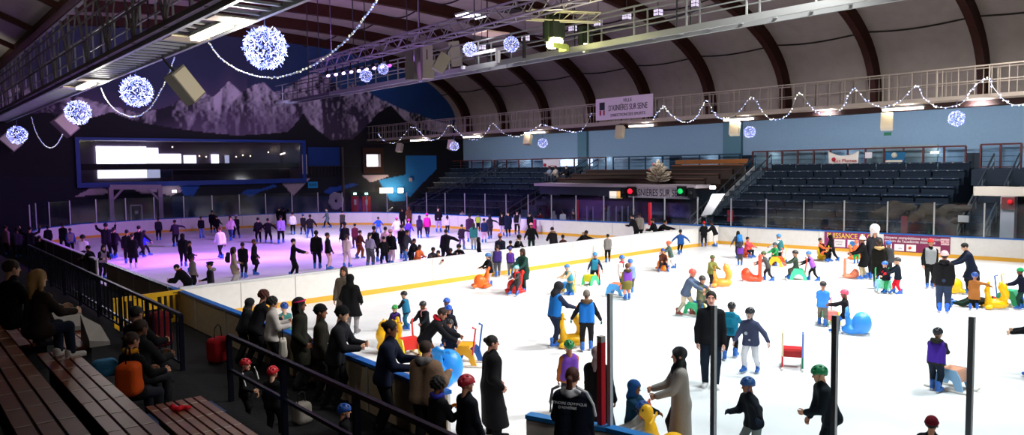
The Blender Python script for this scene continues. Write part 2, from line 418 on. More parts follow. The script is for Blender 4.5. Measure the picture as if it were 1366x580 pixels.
def skeleton(H, ch, P, kind, z_ground=0.0, hp=0.0, hy=0.0):
    c = ch; hh = H*(.143+.045*c); leg = H*(.505-.045*c); ank = .13 if kind == 'skate' else .085
    ank = min(ank, H*.085)
    J = {}; lean = R(P['lean']); up = Vector((0, math.sin(lean), math.cos(lean)))
    hw = H*.052
    fe = [Vector((s*H*f[0]*1.0, H*f[1], ank+f[2]*H)) for s, f in ((1, P['feet'][0]), (-1, P['feet'][1]))]
    L1 = (leg-ank)*.52; L2 = (leg-ank)*.5
    pz = P['sit']*H if 'sit' in P else ank+(L1+L2)*P['hz']
    py = -H*.12*math.sin(lean) if 'sit' not in P else 0
    if 'sit' not in P:
        for s, a in zip((1, -1), fe):
            dx = a - Vector((s*hw, py, 0)); dd = (L1+L2)**2*.995-dx.x**2-dx.y**2
            pz = min(pz, a.z+math.sqrt(max(dd, .01)))
    pel = Vector((0, py, pz)); J['pel'] = pel
    tor = H*(.315-.01*c); J['chest'] = pel+up*tor*.72; J['sh0'] = pel+up*tor
    sw = H*(.096-.002*c); up2 = Vector((0, math.sin(lean*.55+R(hp)), math.cos(lean*.55+R(hp))))
    J['neck'] = pel+up*(tor+H*.02); J['head'] = J['neck']+up2*(hh*.5+H*.022); J['up2'] = up2; J['up'] = up
    J['hh'] = hh
    for i, s in enumerate((1, -1)):
        J['hip', i] = pel+Vector((s*hw, 0, -H*.01)); a = fe[i]; J['ank', i] = a
        d = a-J['hip', i]; D = min(d.length, (L1+L2)*.999); dn = d.normalized()
        x = (L1*L1-L2*L2+D*D)/(2*D); hgt = math.sqrt(max(L1*L1-x*x, 0))
        kd = Vector((s*.12, 1, .35 if 'sit' in P else .15)); kd = (kd-dn*kd.dot(dn)).normalized()
        J['knee', i] = J['hip', i]+dn*x+kd*hgt; 
        if d.length > D: J['ank', i] = J['hip', i]+dn*D
        S = J['sh0']+Vector((s*sw, 0, -H*.044)); J['sh', i] = S
        af, ao, el, inn = P['arm'][i]
        def dr(f, o, s=s):
            f, o = R(f), R(o); return Vector((s*math.sin(o), math.sin(f)*math.cos(o), -math.cos(f)*math.cos(o))).normalized()
        J['elb', i] = S+dr(af, ao)*H*.17; J['wri', i] = J['elb', i]+dr(af+el, ao*.7-inn)*H*.145; J['fd', i] = dr(af+el*1.1, ao*.5-inn)
    return J
def basis(y, z):   # orthonormal frame whose z axis follows z and y leans towards y
    z = z.normalized(); y = (y-z*y.dot(z)).normalized(); x = y.cross(z); return Matrix((x, y, z)).transposed()
def person(label, u, vf, vh, face, pose, top, bot, hat='', hair='k', H=None, ch=0.0, feet='skate:2460b4', gl=None, vest=None, hy=0, hp=0, tone=None, scarf=None,
           z=0.0, sit=None, grp=None, lean=None, pos=None, tilt=None, fat=1.0, back=None, arm=None, xtra=None, yaw=None):
    rs = random.Random(label)
    P = dict(POSE[pose]); P['arm'] = [tuple(a+rs.uniform(-5, 5) for a in q) for q in P['arm']]
    P['feet'] = [(f[0]+rs.uniform(-.008, .012), f[1]+rs.uniform(-.02, .02), f[2]) for f in P['feet']]
    if rs.random() < .5 and pose not in ('sidearm', 'point', 'hold'): P['arm'] = P['arm'][::-1]; P['feet'] = P['feet'][::-1]
    if arm is not None: P['arm'] = [arm[0] or P['arm'][0], arm[1] or P['arm'][1]]
    if lean is not None: P['lean'] = lean
    fk = feet.split(':')[0]; fcol = feet.split(':')[1]
    if vf is not None:
        g = at(u, vf, z)
        if H is None:
            d = ray(u, vh); zt = EYE+d[2]*math.hypot(g.x, g.y)/math.hypot(d[0], d[1])-z
            Q = dict(P)
            if sit: Q['sit'] = sit/max(zt, .3)
            J = skeleton(1.0, ch, Q, fk, hp=hp); top1 = J['head'].z+J['hh']*(.5+(.1 if hat else .03)); H = zt/top1
    elif pos is None:
        Q = dict(P)
        if sit: Q['sit'] = sit/H
        J = skeleton(H, ch, Q, fk, hp=hp); g = at(u, vh, z+J['head'].z+J['hh']*(.5+(.1 if hat else .03)))
    if pos is not None: g = Vector(pos)
    if H is None:
        d = ray(u, vh); zt = EYE+d[2]*math.hypot(g.x, g.y)/math.hypot(d[0], d[1])-z; J = skeleton(1.0, ch, P, fk, hp=hp); H = min(1.85, max(1.1, zt/(J['head'].z+J['hh']*(.5+(.1 if hat else .03)))))
    g.z = z
    if sit: P['sit'] = sit/H
    J = skeleton(H, ch, P, fk, hp=hp)
    c = Vector((-g.x, -g.y, 0)).normalized(); rt = Vector((-c.y, c.x, 0)); fa = R(face)
    d = c*math.cos(fa)+rt*math.sin(fa); yw = math.atan2(-d.x, d.y) if yaw is None else R(yaw)
    root = empty('person', g, label, 'person', grp, rz=yw)
    if tilt: root.rotation_euler = (R(tilt[0]), R(tilt[1]), yw); root.location.z = z+tilt[2]
    depth = math.hypot(g.x, g.y); lod = 0 if depth < 22 else 1
    vx = min(.042, max(.0125, 1.35*depth/1000)); tone = tone or SHADE[rs.randrange(len(SHADE))]
    pts = [v for k, v in J.items() if isinstance(v, Vector) and k not in ('up', 'up2') and not (isinstance(k, tuple) and k[0] == 'fd')]
    lo = np.min(np.array([tuple(p) for p in pts]), 0)-.24; hi = np.max(np.array([tuple(p) for p in pts]), 0)+.24; lo[2] = max(lo[2], -.02)
    w = H*fat; T = lambda p: tuple(p)
    # one continuous body: torso, limbs, head with a face, hands with five fingers
    f = Field(lo, hi, max(vx, .018))
    for s, i in ((1, 0), (-1, 1)):
        f.cap(T(J['hip', i]), T(J['sh0']+Vector((s*w*.055, 0, -H*.06))), w*.044, w*.044, .05)
        f.chain([T(J['sh', i]), T(J['elb', i]), T(J['wri', i])], [w*.026, w*.021, w*.017], .02)
        f.chain([T(J['hip', i]), T(J['knee', i]), T(J['ank', i])], [w*.044, w*.03, w*.022], .02)
    f.cap(T(J['neck']-J['up']*H*.02), T(J['neck']+J['up2']*H*.03), H*.032, H*.03, .03)
    bv, bq = f.polygonise(); bm = np.zeros(len(bq), int)
    hb = basis(Vector((math.sin(R(hy)), math.cos(R(hy)), 0)), J['up2']); hh = J['hh']
    hM = Matrix.Translation(J['head']) @ hb.to_4x4() @ Matrix.Scale(hh, 4)
    A = np.array(hM)
    V, Q, MI = [bv], [bq], [bm]; nb = len(bv)
    def addm(v, q, M, mi, flip=False):
        nonlocal nb
        M = np.array(M); V.append(v @ M[:3, :3].T+M[:3, 3]); q = q+nb; Q.append(q[:, ::-1] if flip else q); MI.append(mi); nb += len(v)
    hv, hq, hmi = HEAD[lod]; addm(hv, hq, hM, hmi)
    hl = H*(.105+.004*ch); hk = 'grip' if pose in ('push', 'upright_push', 'ride', 'hang', 'rail', 'phone', 'bend') else 'relax'
    HM = []
    for i, s in ((0, 1), (1, -1)):
        dd = J['fd', i]; th = Vector((-s*.35, 1, .5)); bs = basis(th, -dd)
        HM.append(Matrix.Translation(J['wri', i]-dd*H*.004) @ bs.to_4x4() @ Matrix.Diagonal((hl*s, hl, hl, 1)))
        if not gl: v, q = HAND[(hk, lod)]; addm(v, q, HM[-1], np.zeros(len(q), int), s < 0)
    me = mesh(np.concatenate(V), np.concatenate(Q), 'body', True, np.concatenate(MI))
    hx = HR.get(hair.split(':')[0], HR['k']) if ':' not in hair or len(hair.split(':')[0]) == 1 else HR['k']
    link('body', me, [skin(tone), mat('15100d', .3), mat(hx, .7), mat('8c4a44', .5)], root)
    # clothes
    tk, tc = top.split(':')
    puff = {'jk': .017, 'pf': .026, 'coat': .02, 'long': .022, 'hd': .014, 'ts': .008}[tk]*min(1.05, max(.75, H/1.65))
    f = Field(lo-.05, hi+.05, vx)
    ru = w*.058+puff
    for s, i in ((1, 0), (-1, 1)):
        f.cap(T(J['hip', i]+J['up']*H*.0), T(J['sh0']+Vector((s*w*.056, 0, 0))-J['up']*H*.065), ru, w*.056+puff, .06)
        f.cap(T(J['sh0']-J['up']*H*.03), T(J['sh', i]), w*.042+puff*.5, w*.033+puff*.6, .05)
    hip = J['pel']; hem = {'jk': .055, 'pf': .06, 'coat': .0, 'long': .0, 'hd': .035, 'ts': .02}[tk]
    if tk in ('coat', 'long') and 'sit' not in P:
        kn = (J['knee', 0]+J['knee', 1])/2; an = (J['ank', 0]+J['ank', 1])/2
        e = kn-Vector((0, 0, H*.0)) if tk == 'coat' else kn*.35+an*.65
        if tk == 'coat': e = kn+(J['pel']-kn)*.08
        for s, i in ((1, 0), (-1, 1)):
            f.cap(T(J['hip', i]), T(Vector((s*w*.06+J['knee', i].x*.25, e.y, e.z-.05))), ru, w*(.068 if tk == 'coat' else .085)+puff, .08)
        f.cap(T(Vector((0, hip.y, hip.z))), T(Vector((0, e.y, e.z-.05))), ru, w*.09+puff, .08)
        f.cut((0, e.y, e.z), (0, 0, -1))
    else:
        for s, i in ((1, 0), (-1, 1)):
            th = (J['knee', i]-J['hip', i]); f.cap(T(J['hip', i]), T(J['hip', i]+th*(.28 if tk not in ('coat', 'long') else .8)), ru, ru*1.02, .05)
        if 'sit' not in P: f.cut(T(hip-J['up']*H*hem), T(-J['up']))
    for s, i in ((1, 0), (-1, 1)):
        wr = J['wri', i]+(J['elb', i]-J['wri', i])*.06
        f.chain([T(J['sh', i]), T(J['elb', i]), T(wr)], [w*.033+puff, w*.027+puff*.9, w*.021+puff*.8], .03)
    f.cap(T(J['neck']-J['up']*H*.03), T(J['neck']+J['up2']*H*.012), w*.042+puff*.4, H*.036+puff*.3, .03)
    link('coat' if tk in ('coat', 'long') else ('sweatshirt' if tk in ('hd', 'ts') else 'jacket'), f.mesh('jacket'), cloth(tc), root)
    bk, bc = bot.split(':')
    f = Field(lo, hi, vx); pw = {'tr': .010, 'wd': .024, 'lg': .004, 'sk': .008}[bk]
    f.cap(T(J['hip', 0]+J['up']*H*.03), T(J['hip', 1]+J['up']*H*.03), w*.06+pw, k=.03)
    for i in (0, 1):
        a = J['ank', i]+Vector((0, 0, .01)); f.chain([T(J['hip', i]), T(J['knee', i]), T(a)], [w*.056+pw, w*.038+pw, w*.028+pw*1.1], .025)
    link('leggings' if bk == 'lg' else 'trousers', f.mesh('trousers'), cloth(bc), root)
    if vest:
        f = Field(lo-.06, hi+.06, vx); q = puff+.014
        for s, i in ((1, 0), (-1, 1)):
            f.cap(T(J['hip', i]), T(J['sh0']+Vector((s*w*.052, 0, 0))-J['up']*H*.06), w*.058+q, w*.057+q, .06)
            f.cap(T(J['sh0']+Vector((s*w*.03, 0, 0))-J['up']*H*.08), T(J['sh0']+Vector((s*w*.055, 0, 0))-J['up']*H*.025), w*.042+q, w*.026+q, .03)
        f.cut(T(hip-J['up']*H*.03), T(-J['up'])); link('vest', f.mesh('vest'), cloth(vest), root)
    for i in (0, 1):
        a = J['ank', i]; sc = H*.165/.27*(1.12 if ch > .3 else 1.0); sc = min(sc, 1.15)*.92
        zz = a.z-min(.13 if fk == 'skate' else .085, H*.085)
        fo = J['knee', i]-a; o = link(fk, boot_tpl(fk, lod), plastic(fcol) if fk == 'skate' else cloth(fcol), root)
        o.matrix_basis = Matrix.Translation((a.x, a.y+.02, max(zz, 0))) @ Matrix.Rotation(R(-10 if i == 0 else 10), 4, 'Z') @ Matrix.Diagonal((sc*1.05, sc, sc*.9, 1))
        if fk == 'skate':
            b = link('blade', blade_tpl(), mat('c8ccd0', .25, 1.0), o)
    if gl:
        for i, s in ((0, 1), (1, -1)):
            key = ('gm', hk, lod, s)
            if key not in TM:
                v, q = HAND[(hk, lod)]; v = v*np.array([s, 1, 1]); TM[key] = mesh(v*1.12, q[:, ::-1] if s < 0 else q, 'glove', True)
            o = link('glove', TM[key], cloth(gl), root); o.matrix_basis = HM[i] @ Matrix.Diagonal((s, 1, 1, 1))
    hs = hair.split(':'); style = hs[1] if len(hs) > 1 else 'short'
    hc = HR.get(hs[0], hs[0]); hatk, hatc = (hat.split(':')+[''])[:2] if hat else ('', '')
    if style != 'none' and hatk not in ('hood', 'hijab', 'fluffy'):
        if hatk in ('helmet', 'beanie', 'pom') and style in ('long', 'pony'): style = 'back'
        if not (hatk in ('helmet',) and style == 'short'):
            o = link('hair', hair_tpl(style), mat(hc, .62, 0, .3, .5, 30), root); o.matrix_basis = hM
    if hatk:
        o = link(HATNAME[hatk], hat_tpl(hatk), plastic(hatc) if hatk == 'helmet' else cloth(hatc), root); o.matrix_basis = hM
    for q in (scarf, xtra):
        if q:
            sk, c2 = q.split(':') if ':' in q else ('scarf', q)
            o = link(HATNAME[sk], hat_tpl(sk), cloth(c2), root); o.matrix_basis = Matrix.Translation(J['head']) @ basis(Vector((0, 1, 0)), J['up']).to_4x4() @ Matrix.Scale(hh*1.05, 4)
    if back:
        f = Field((-.25, -.2, -.3), (.25, .2, .3), .02); f.rbox((0, 0, 0), (.15, .085, .21), .06); f.rbox((0, -.07, -.06), (.11, .05, .1), .04)
        o = link('backpack', f.mesh('backpack'), cloth(back), root); sc = H/1.6
        o.matrix_basis = Matrix.Translation(J['chest']-Vector((0, math.cos(R(P['lean'])), -math.sin(R(P['lean']))))*(w*.1+.06)) @ basis(Vector((0, 1, 0)), J['up']).to_4x4() @ Matrix.Scale(sc, 4)
    PEOPLE.append((root, H)); DBG.append((label, u, vh, vf, [round(float(c), 1) for c in pr(tuple(root.location))], [round(float(c), 1) for c in pr((root.location.x, root.location.y, root.location.z+J['head'].z+J['hh']*(.5+(.1 if hat else .03))))], round(H, 2)))
    return root, J, H, g, yw
# ------------------------------------------------------------------ ice, walkway, walls
XN = 6.5                                            # inner line of the near boards
FAR = [(39.3, 0.0), (38.4, 6), (37.9, 10.4), (36.9, 17), (36.3, 21), (35.8, 24.4), (33.6, 33), (32.4, 42), (31.4, 48), (29.9, 52.6), (26.8, 55.8), (23.5, 57.2), (14.8, 58.0), (10.2, 56.9), (7.6, 54.2), (6.5, 50.5)]
def far_x(y):
    P = FAR[:10]
    for a, b in zip(P, P[1:]):
        if a[1] <= y <= b[1]: return a[0]+(b[0]-a[0])*(y-a[1])/(b[1]-a[1])
    return P[-1][0] if y > P[-1][1] else P[0][0]
ice = bpy.data.materials.new('ice'); ice.use_nodes = True; nt = ice.node_tree; b = nt.nodes['Principled BSDF']
tc = nt.nodes.new('ShaderNodeTexCoord'); n1 = nt.nodes.new('ShaderNodeTexNoise'); n1.inputs['Scale'].default_value = .35; n1.inputs['Detail'].default_value = 6
n2 = nt.nodes.new('ShaderNodeTexNoise'); n2.inputs['Scale'].default_value = 3.0; n2.inputs['Detail'].default_value = 8; n2.inputs['Distortion'].default_value = 1.5
mp = nt.nodes.new('ShaderNodeMapping'); mp.inputs['Scale'].default_value = (1, .25, 1)
nt.links.new(tc.outputs['Object'], n1.inputs['Vector']); nt.links.new(tc.outputs['Object'], mp.inputs['Vector']); nt.links.new(mp.outputs[0], n2.inputs['Vector'])
rp = nt.nodes.new('ShaderNodeValToRGB'); rp.color_ramp.elements[0].color = (*lin('d9dde0'), 1); rp.color_ramp.elements[0].position = .3; rp.color_ramp.elements[1].color = (*lin('eef0f2'), 1); rp.color_ramp.elements[1].position = .6
nt.links.new(n1.outputs['Fac'], rp.inputs['Fac']); nt.links.new(rp.outputs['Color'], b.inputs['Base Color'])
r2 = nt.nodes.new('ShaderNodeMapRange'); r2.inputs[3].default_value = .22; r2.inputs[4].default_value = .5; nt.links.new(n2.outputs['Fac'], r2.inputs[0]); nt.links.new(r2.outputs[0], b.inputs['Roughness'])
b.inputs['Specular IOR Level'].default_value = .25
NEARCURVE = [(6.5, 9.6), (6.5, 8.9), (6.62, 8.0), (6.86, 7.2), (7.16, 6.53), (7.41, 5.12), (7.85, 3.88), (8.79, 2.86), (10.6, 2.1), (14, 1.6), (39.3, 0.6)]
poly = [(x, y, 0.0) for x, y in NEARCURVE] + [(x, y, 0.0) for x, y in FAR]
mb = MB(); mb.prism([(x, y, -.12) for x, y, z in poly], (0, 0, .12)); struct(mb, 'floor_ice', ice)
dark_rubber = mat('0f1013', .8, 0, .15, .3, 20, var=.3)
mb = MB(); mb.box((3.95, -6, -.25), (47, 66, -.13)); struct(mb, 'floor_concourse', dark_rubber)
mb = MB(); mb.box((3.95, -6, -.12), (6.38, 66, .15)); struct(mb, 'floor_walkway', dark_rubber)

board_w = mat('e4e1dc', .45, 0, .35, .05, 6, var=.06); board_o = mat('a8987e', .6, 0, .25, .1, 8, var=.18); kick_y = mat('e0a83c', .5); cap_b = mat('1d62b4', .4); cap_w = mat('cfd0d2', .4); seam_m = mat('a9a6a0', .6)
steel = mat('9a9ea0', .35, .9); alu = mat('b9bcbc', .4, .6); dkgrey = mat('4a4e50', .45, .4); glass = glass_mat(refl=.035)
def offset_path(P, d):
    out = []
    for i, p in enumerate(P):
        a = Vector(P[max(i-1, 0)]); b = Vector(P[min(i+1, len(P)-1)]); t = (b-a).normalized(); n = Vector((t.y, -t.x)); out.append((p[0]+n.x*d, p[1]+n.y*d))
    return out
def boards(P, label, name='rink_board', t=.1, top=1.0, cap=cap_b, out=board_o, panel=board_w, posts=None, post_top=2.5, post_mat=alu, ad=None, kick=True, side=1, seam=2.4, grp=None, glassy=True, spacing=None):
    """dasher boards along a path, ice on the left of travel (side=1): panels, yellow kick plate, cap rail, glass posts and panes"""
    root = empty(name, (P[0][0], P[0][1], 0), label, 'rink boards', grp)
    Q = offset_path(P, t*side); mb = MB(); kk = MB(); cp = MB(); sm = MB(); L = 0; rear = MB()
    Pi = offset_path(P, -.012*side); Po = offset_path(P, (t+.03)*side); Pc = offset_path(P, -.03*side)
    for i in range(len(P)-1):
        a, b2, c, d = P[i], P[i+1], Q[i+1], Q[i]
        def hx(m, a, b2, c, d, z0, z1): 
            p = [(a[0], a[1], z0), (b2[0], b2[1], z0), (c[0], c[1], z0), (d[0], d[1], z0), (a[0], a[1], z1), (b2[0], b2[1], z1), (c[0], c[1], z1), (d[0], d[1], z1)]
            if side > 0: p = [p[k] for k in (3, 2, 1, 0, 7, 6, 5, 4)]
            m.hexa(p)
        mid = [((a[0]+d[0])/2, (a[1]+d[1])/2), ((b2[0]+c[0])/2, (b2[1]+c[1])/2)]
        hx(mb, a, b2, mid[1], mid[0], .0, top-.03); hx(rear, mid[0], mid[1], c, d, .0, top-.03)
        if kick: hx(kk, Pi[i], Pi[i+1], b2, a, 0, .17)
        hx(cp, Pc[i], Pc[i+1], Po[i+1], Po[i], top-.03, top+.025)
        A = Vector((*a, 0)); B = Vector((*b2, 0)); n = int((B-A).length/seam)
        for j in range(1, n+1):
            q = A+(B-A)*(j/(n+1)); nrm = Vector(((B-A).normalized().y, -(B-A).normalized().x, 0))*side; mb.slot(1).bar(q-nrm*.004+Vector((0, 0, .18)), q-nrm*.004+Vector((0, 0, top-.04)), .02, .012)
            q = q+nrm*(t+.006); rear.slot(1).bar(q, q+Vector((0, 0, top-.04)), .05, .03); mb.slot(0); rear.slot(0)
    mb.build('panel', [panel, seam_m], root); rear.build('outer_panel', [out, seam_m], root)
    if kick: kk.build('kick_plate', kick_y, root)
    cp.build('cap_rail', cap, root); 
    if spacing:
        posts = []; M = offset_path(P, t*.5*side); carry = spacing*.4
        for a, b2 in zip(M, M[1:]):
            A = Vector(a); B = Vector(b2); Ln = (B-A).length; s = carry
            while s < Ln: posts.append(tuple(A+(B-A)*(s/Ln))); s += spacing
            carry = s-Ln
    if posts:
        for x, y in posts:
            p = MB(); p.bar((x, y, top+.02), (x, y, post_top), .055, .055); p.build('glass_post', post_mat, root)
        if glassy:
            for a, b2 in zip(posts, posts[1:]):
                p = MB(); d = (Vector(b2)-Vector(a)); 
                if d.length > 4: continue
                e = d.normalized()*.03; a = Vector(a)+e; b2 = Vector(b2)-e; p.bar((a.x, a.y, (top+post_top)/2+.01), (b2.x, b2.y, (top+post_top)/2+.01), .012, post_top-top-.04); p.build('glass_pane', glass, root)
    return root
# near boards: straight part from the far corner to the gate (ice on their +x side)
gate0, gate1 = 9.2, 7.4
NEAR = [(6.5, 31.2), (6.5, 23.0), (6.5, gate0)]
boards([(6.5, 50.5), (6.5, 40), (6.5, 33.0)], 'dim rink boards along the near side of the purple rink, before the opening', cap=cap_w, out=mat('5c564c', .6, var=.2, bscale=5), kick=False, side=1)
boards([(6.5, 31.2), (6.5, 23.3)], 'rink boards with bright steel cap beside the purple ice, behind the yellow barrier', cap=mat('c8cdd4', .25, .7), side=1, kick=False)
boards([(6.5, 23.2), (6.5, gate0)], 'blue-capped beige boards where the spectators lean, left of the white ice', side=1, cap=cap_b)
stub = NEARCURVE[2:]
stub[0] = (6.72, 7.62)
nb = boards(stub, 'curved blue-capped boards with grey glass posts at the near corner of the white ice', side=1, cap=mat('1f6fb4', .4), out=mat('c9c6bf', .6),
            posts=[(7.16, 6.53), (7.41, 5.12), (7.85, 3.88), (8.79, 2.86), (10.6, 2.05)], post_top=2.76, post_mat=mat('b4babd', .45, 0), seam=3)
mb = MB(); mb.box((7.05, 6.58, 1.03), (7.13, 6.66, 2.12)); mb.slot(1).box((7.05, 6.58, 2.12), (7.13, 6.66, 2.2)); mb.build('red_pad', [mat('b01424', .55), alu], nb)
# boards between the rinks
A, B = at(262, 405), at(893, 333.5)
A = Vector((6.6, 22.9, 0)); B = Vector((35.7, 24.42, 0))
DIV = [(A.x, A.y), (13.88, 23.27), (21.68, 23.83), (30.2, 24.38), (B.x, B.y)]
def div_y(x):
    for a, b2 in zip(DIV, DIV[1:]):
        if a[0] <= x <= b2[0]: return a[1]+(b2[1]-a[1])*(x-a[0])/(b2[0]-a[0])
    return 23.4
boards(DIV, 'long white boards with a yellow foot strip between the purple and the white ice', name='rink_divider', side=-1, cap=cap_w, out=board_w, seam=2.2)
far_near = [(35.8, 24.55), (36.3, 21), (36.9, 17), (37.9, 10.4), (38.4, 6), (39.2, .8)]
fb = boards(far_near, 'white boards with blue cap and glass below the right hand stand', side=-1, cap=cap_b, spacing=2.0, post_top=2.55, out=mat('444444'))
far_purple = [(6.5, 50.5), (7.6, 54.2), (10.2, 56.9), (14.8, 58.0), (23.5, 57.2), (26.8, 55.8), (29.9, 52.6), (31.4, 48), (32.4, 42), (33.6, 33), (35.8, 24.6)]
pb = boards(far_purple, 'white boards with blue cap and glass posts curving round the purple ice', side=-1, cap=cap_b, spacing=2.0, post_top=2.6, out=mat('444444'))
# adverts on the far boards
def on_far(u, z=.5, off=-.02):
    best = None
    for a, b2 in zip(far_near, far_near[1:]):
        for k in range(200):
            q = Vector(a)+(Vector(b2)-Vector(a))*(k/200); uu = pr((q.x, q.y, z))[0]
            if best is None or abs(uu-u) < best[0]: best = (abs(uu-u), q.copy())
    return best[1]
def advert(u0, u1, base, rows, cards, label, z0=.16, z1=.96):
    a, c = on_far(u0), on_far(u1); d = (c-a); n = Vector((d.normalized().y, -d.normalized().x)); n = n if n.x < 0 else -n
    L = d.length; rt = empty('advertising_panel', (a.x, a.y, z0), label, 'advert')
    def P(s, z, o): q = a+d*s+n*o; return Vector((q.x, q.y, z))
    def quad(mb, s0, s1, za, zb, o0, o1): mb.hexa([P(s0, za, o0), P(s1, za, o0), P(s1, za, o1), P(s0, za, o1), P(s0, zb, o0), P(s1, zb, o0), P(s1, zb, o1), P(s0, zb, o1)])
    mb = MB(); quad(mb, 0, 1, z0, z1, .014, .024); mb.build('board_face', mat(base, .5), rt)
    for s0, s1, za, zb, colr in cards:
        mb = MB(); quad(mb, s0, s1, za, zb, .024, .03); mb.build('card', mat(colr, .5), rt)
    x = Vector((d.normalized().x, d.normalized().y, 0)); Mx = Matrix((x, Vector((0, 0, 1)), x.cross(Vector((0, 0, 1))))).transposed().to_4x4()
    for s, z, body, size, colr, xs in rows:
        text(body, size, mat(colr, .5), rt, Matrix.Translation(P(s, z, .032)) @ Mx, xs=xs, ext=.002)
    return rt, P
advert(1100, 1163, '8a2f68', [(.53, .77, 'PUISSANCE CLO', .36, 'f2d542', .82), (.32, .42, 'maison\nmetal', .13, '6b5a62', 1.0)],
       [(.22, .45, .22, .6, 'ece6e6'), (.50, .73, .22, .6, 'f2f0f2'), (.80, .97, .22, .6, 'efeaec')], 'purple advertising panel with yellow capital lettering on the far boards')
rt, P = advert(1179, 1268, '7d2a50', [(.44, .82, 'citoyens compétitions associations', .19, 'f4ecee', .92), (.40, .66, 'maison de l\'académie mondiale', .19, 'f4ecee', .92), (.92, .72, 'CRS', .22, 'a8284a', 1.1), (.26, .32, 'ville', .1, '5a3a66', 1)],
       [(.045, .13, .2, .52, 'efeaec'), (.17, .32, .2, .52, 'ece6ee'), (.355, .5, .2, .52, 'f2ece8'), (.73, .86, .2, .5, 'e9d8d2'), (.865, .985, .58, .88, 'd8b8be')], 'maroon advertising panel with two lines of small white lettering on the far boards')
mb = MB(); q = P(.41, .37, .034); mb.ball(q, .07, 8); mb.build('fruit_emblem', mat('d8402e'), rt)
mb = MB(); q = on_far(1137); mb.lathe((q.x-.045, q.y-.02, .42), [(.001, -.012), (.13, -.012), (.13, .012), (.001, .012)], 20, Matrix.Rotation(R(90), 3, 'Y')); tag(mb.build('round_emblem', mat('3d7fc0')), 'blue round emblem on a white card of the purple advert', 'emblem')
mb = MB(); mb.box((32.9+.0, 36.6, .12), (33.03, 36.85, .97)); one(mb, 'red_line_marker', mat('c0206a'), 'magenta vertical line on the boards at the right of the purple ice', 'line marker')

# ------------------------------------------------------------------ roof
ACX, AHW, Z0, ZR, NE = 21.5, 23.7, 7.5, 8.05, 2.6
def arch_z(x): return Z0+ZR*max(0.0, 1-abs((x-ACX)/AHW)**NE)**(1/NE)
def arch_p(t, r=0.0):
    c, s = math.cos(t), math.sin(t); return (ACX-(AHW+r)*math.copysign(abs(c)**(2/NE), c), Z0+(ZR+r)*abs(s)**(2/NE))
ARCH = [14.39+5.68*k for k in range(-3, 9)]
wood = mat('3a1a12', .6, 0, .2, .2, 3, var=.25)
for y in ARCH:
    mb = MB(); n = 44
    for i in range(n):
        t0, t1 = math.pi*i/n, math.pi*(i+1)/n
        (a0, b0), (a1, b1), (c0, d0), (c1, d1) = arch_p(t0, -.55), arch_p(t1, -.55), arch_p(t0, .35), arch_p(t1, .35)
        mb.hexa([(a0, y-.2, b0), (a0, y+.2, b0), (a1, y+.2, b1), (a1, y-.2, b1), (c0, y-.2, d0), (c0, y+.2, d0), (c1, y+.2, d1), (c1, y-.2, d1)])
    struct(mb, 'roof_beam', wood)
clothroof = mat('988b84', .9, 0, .1, .25, 1.5, var=.12)
V = []; Fc = []; seams = MB(); nb_ = 10; nt_ = 56
for k, (y0, y1) in enumerate(zip(ARCH, ARCH[1:]+[62.6])):
    base = len(V)
    for i in range(nt_+1):
        t = math.pi*i/nt_
        for j in range(nb_+1):
            s = j/nb_; sag = .62*math.sin(math.pi*s)*(.6+.4*math.sin(t)); bill = -.12*abs(math.sin(t*7))*math.sin(math.pi*s)
            x, z = arch_p(t, .3-sag-bill); V.append((x, y0+(y1-y0)*s, z))
    for i in range(nt_):
        for j in range(nb_):
            a = base+i*(nb_+1)+j; Fc.append((a, a+1, a+nb_+2, a+nb_+1))
    for tt in (5/7, 6/7, 4/7, 3/7, 2/7, 1/7):
        t = math.pi*tt; pts = []
        for j in range(nb_+1):
            s = j/nb_; x, z = arch_p(t, .3-.62*math.sin(math.pi*s)*(.6+.4*math.sin(t))-.06); pts.append((x, y0+(y1-y0)*s, z))
        seams.tube(pts, .045, 5)
tag(link('ceiling', mesh(V, Fc, 'ceiling', True), clothroof), kind='structure')
struct(seams, 'trim_1', mat('2a2422', .8))
# far long wall, eaves, columns
wall_blue = mat('93b0cc', .7, 0, .2, .1, 6, var=.06)
mb = MB(); mb.box((46.0, -8, -.2), (46.3, 63, 7.6)); struct(mb, 'wall_right', wall_blue)
mb = MB(); mb.box((45.6, -8, 7.6), (46.3, 63, 9.4)); struct(mb, 'trim_2', mat('2c1712', .7))
mb = MB(); mb.box((45.2, -8, 7.35), (45.6, 63, 7.62)); struct(mb, 'trim_3', mat('3a1c12', .7))
for (u0, u1) in ((772, 784), (966, 990)):
    a, c = atx(u0, 190, 45.9), atx(u1, 190, 45.9); mb = MB(); mb.box((45.75, min(a.y, c.y), 0), (46.0, max(a.y, c.y), 7.5)); struct(mb, 'wall_pilaster', mat('5f8698', .7))
mb = MB(); a, c = atx(586, 220, 44.5), atx(600, 220, 44.5); mb.box((43.9, c.y, 0), (44.5, a.y, 7.5)); struct(mb, 'wall_column', mat('4a2412', .6, var=.2))
mb = MB(); mb.box((-6.3, -8, -.2), (-6, 63, 14)); struct(mb, 'wall_left', mat('15161c', .8))
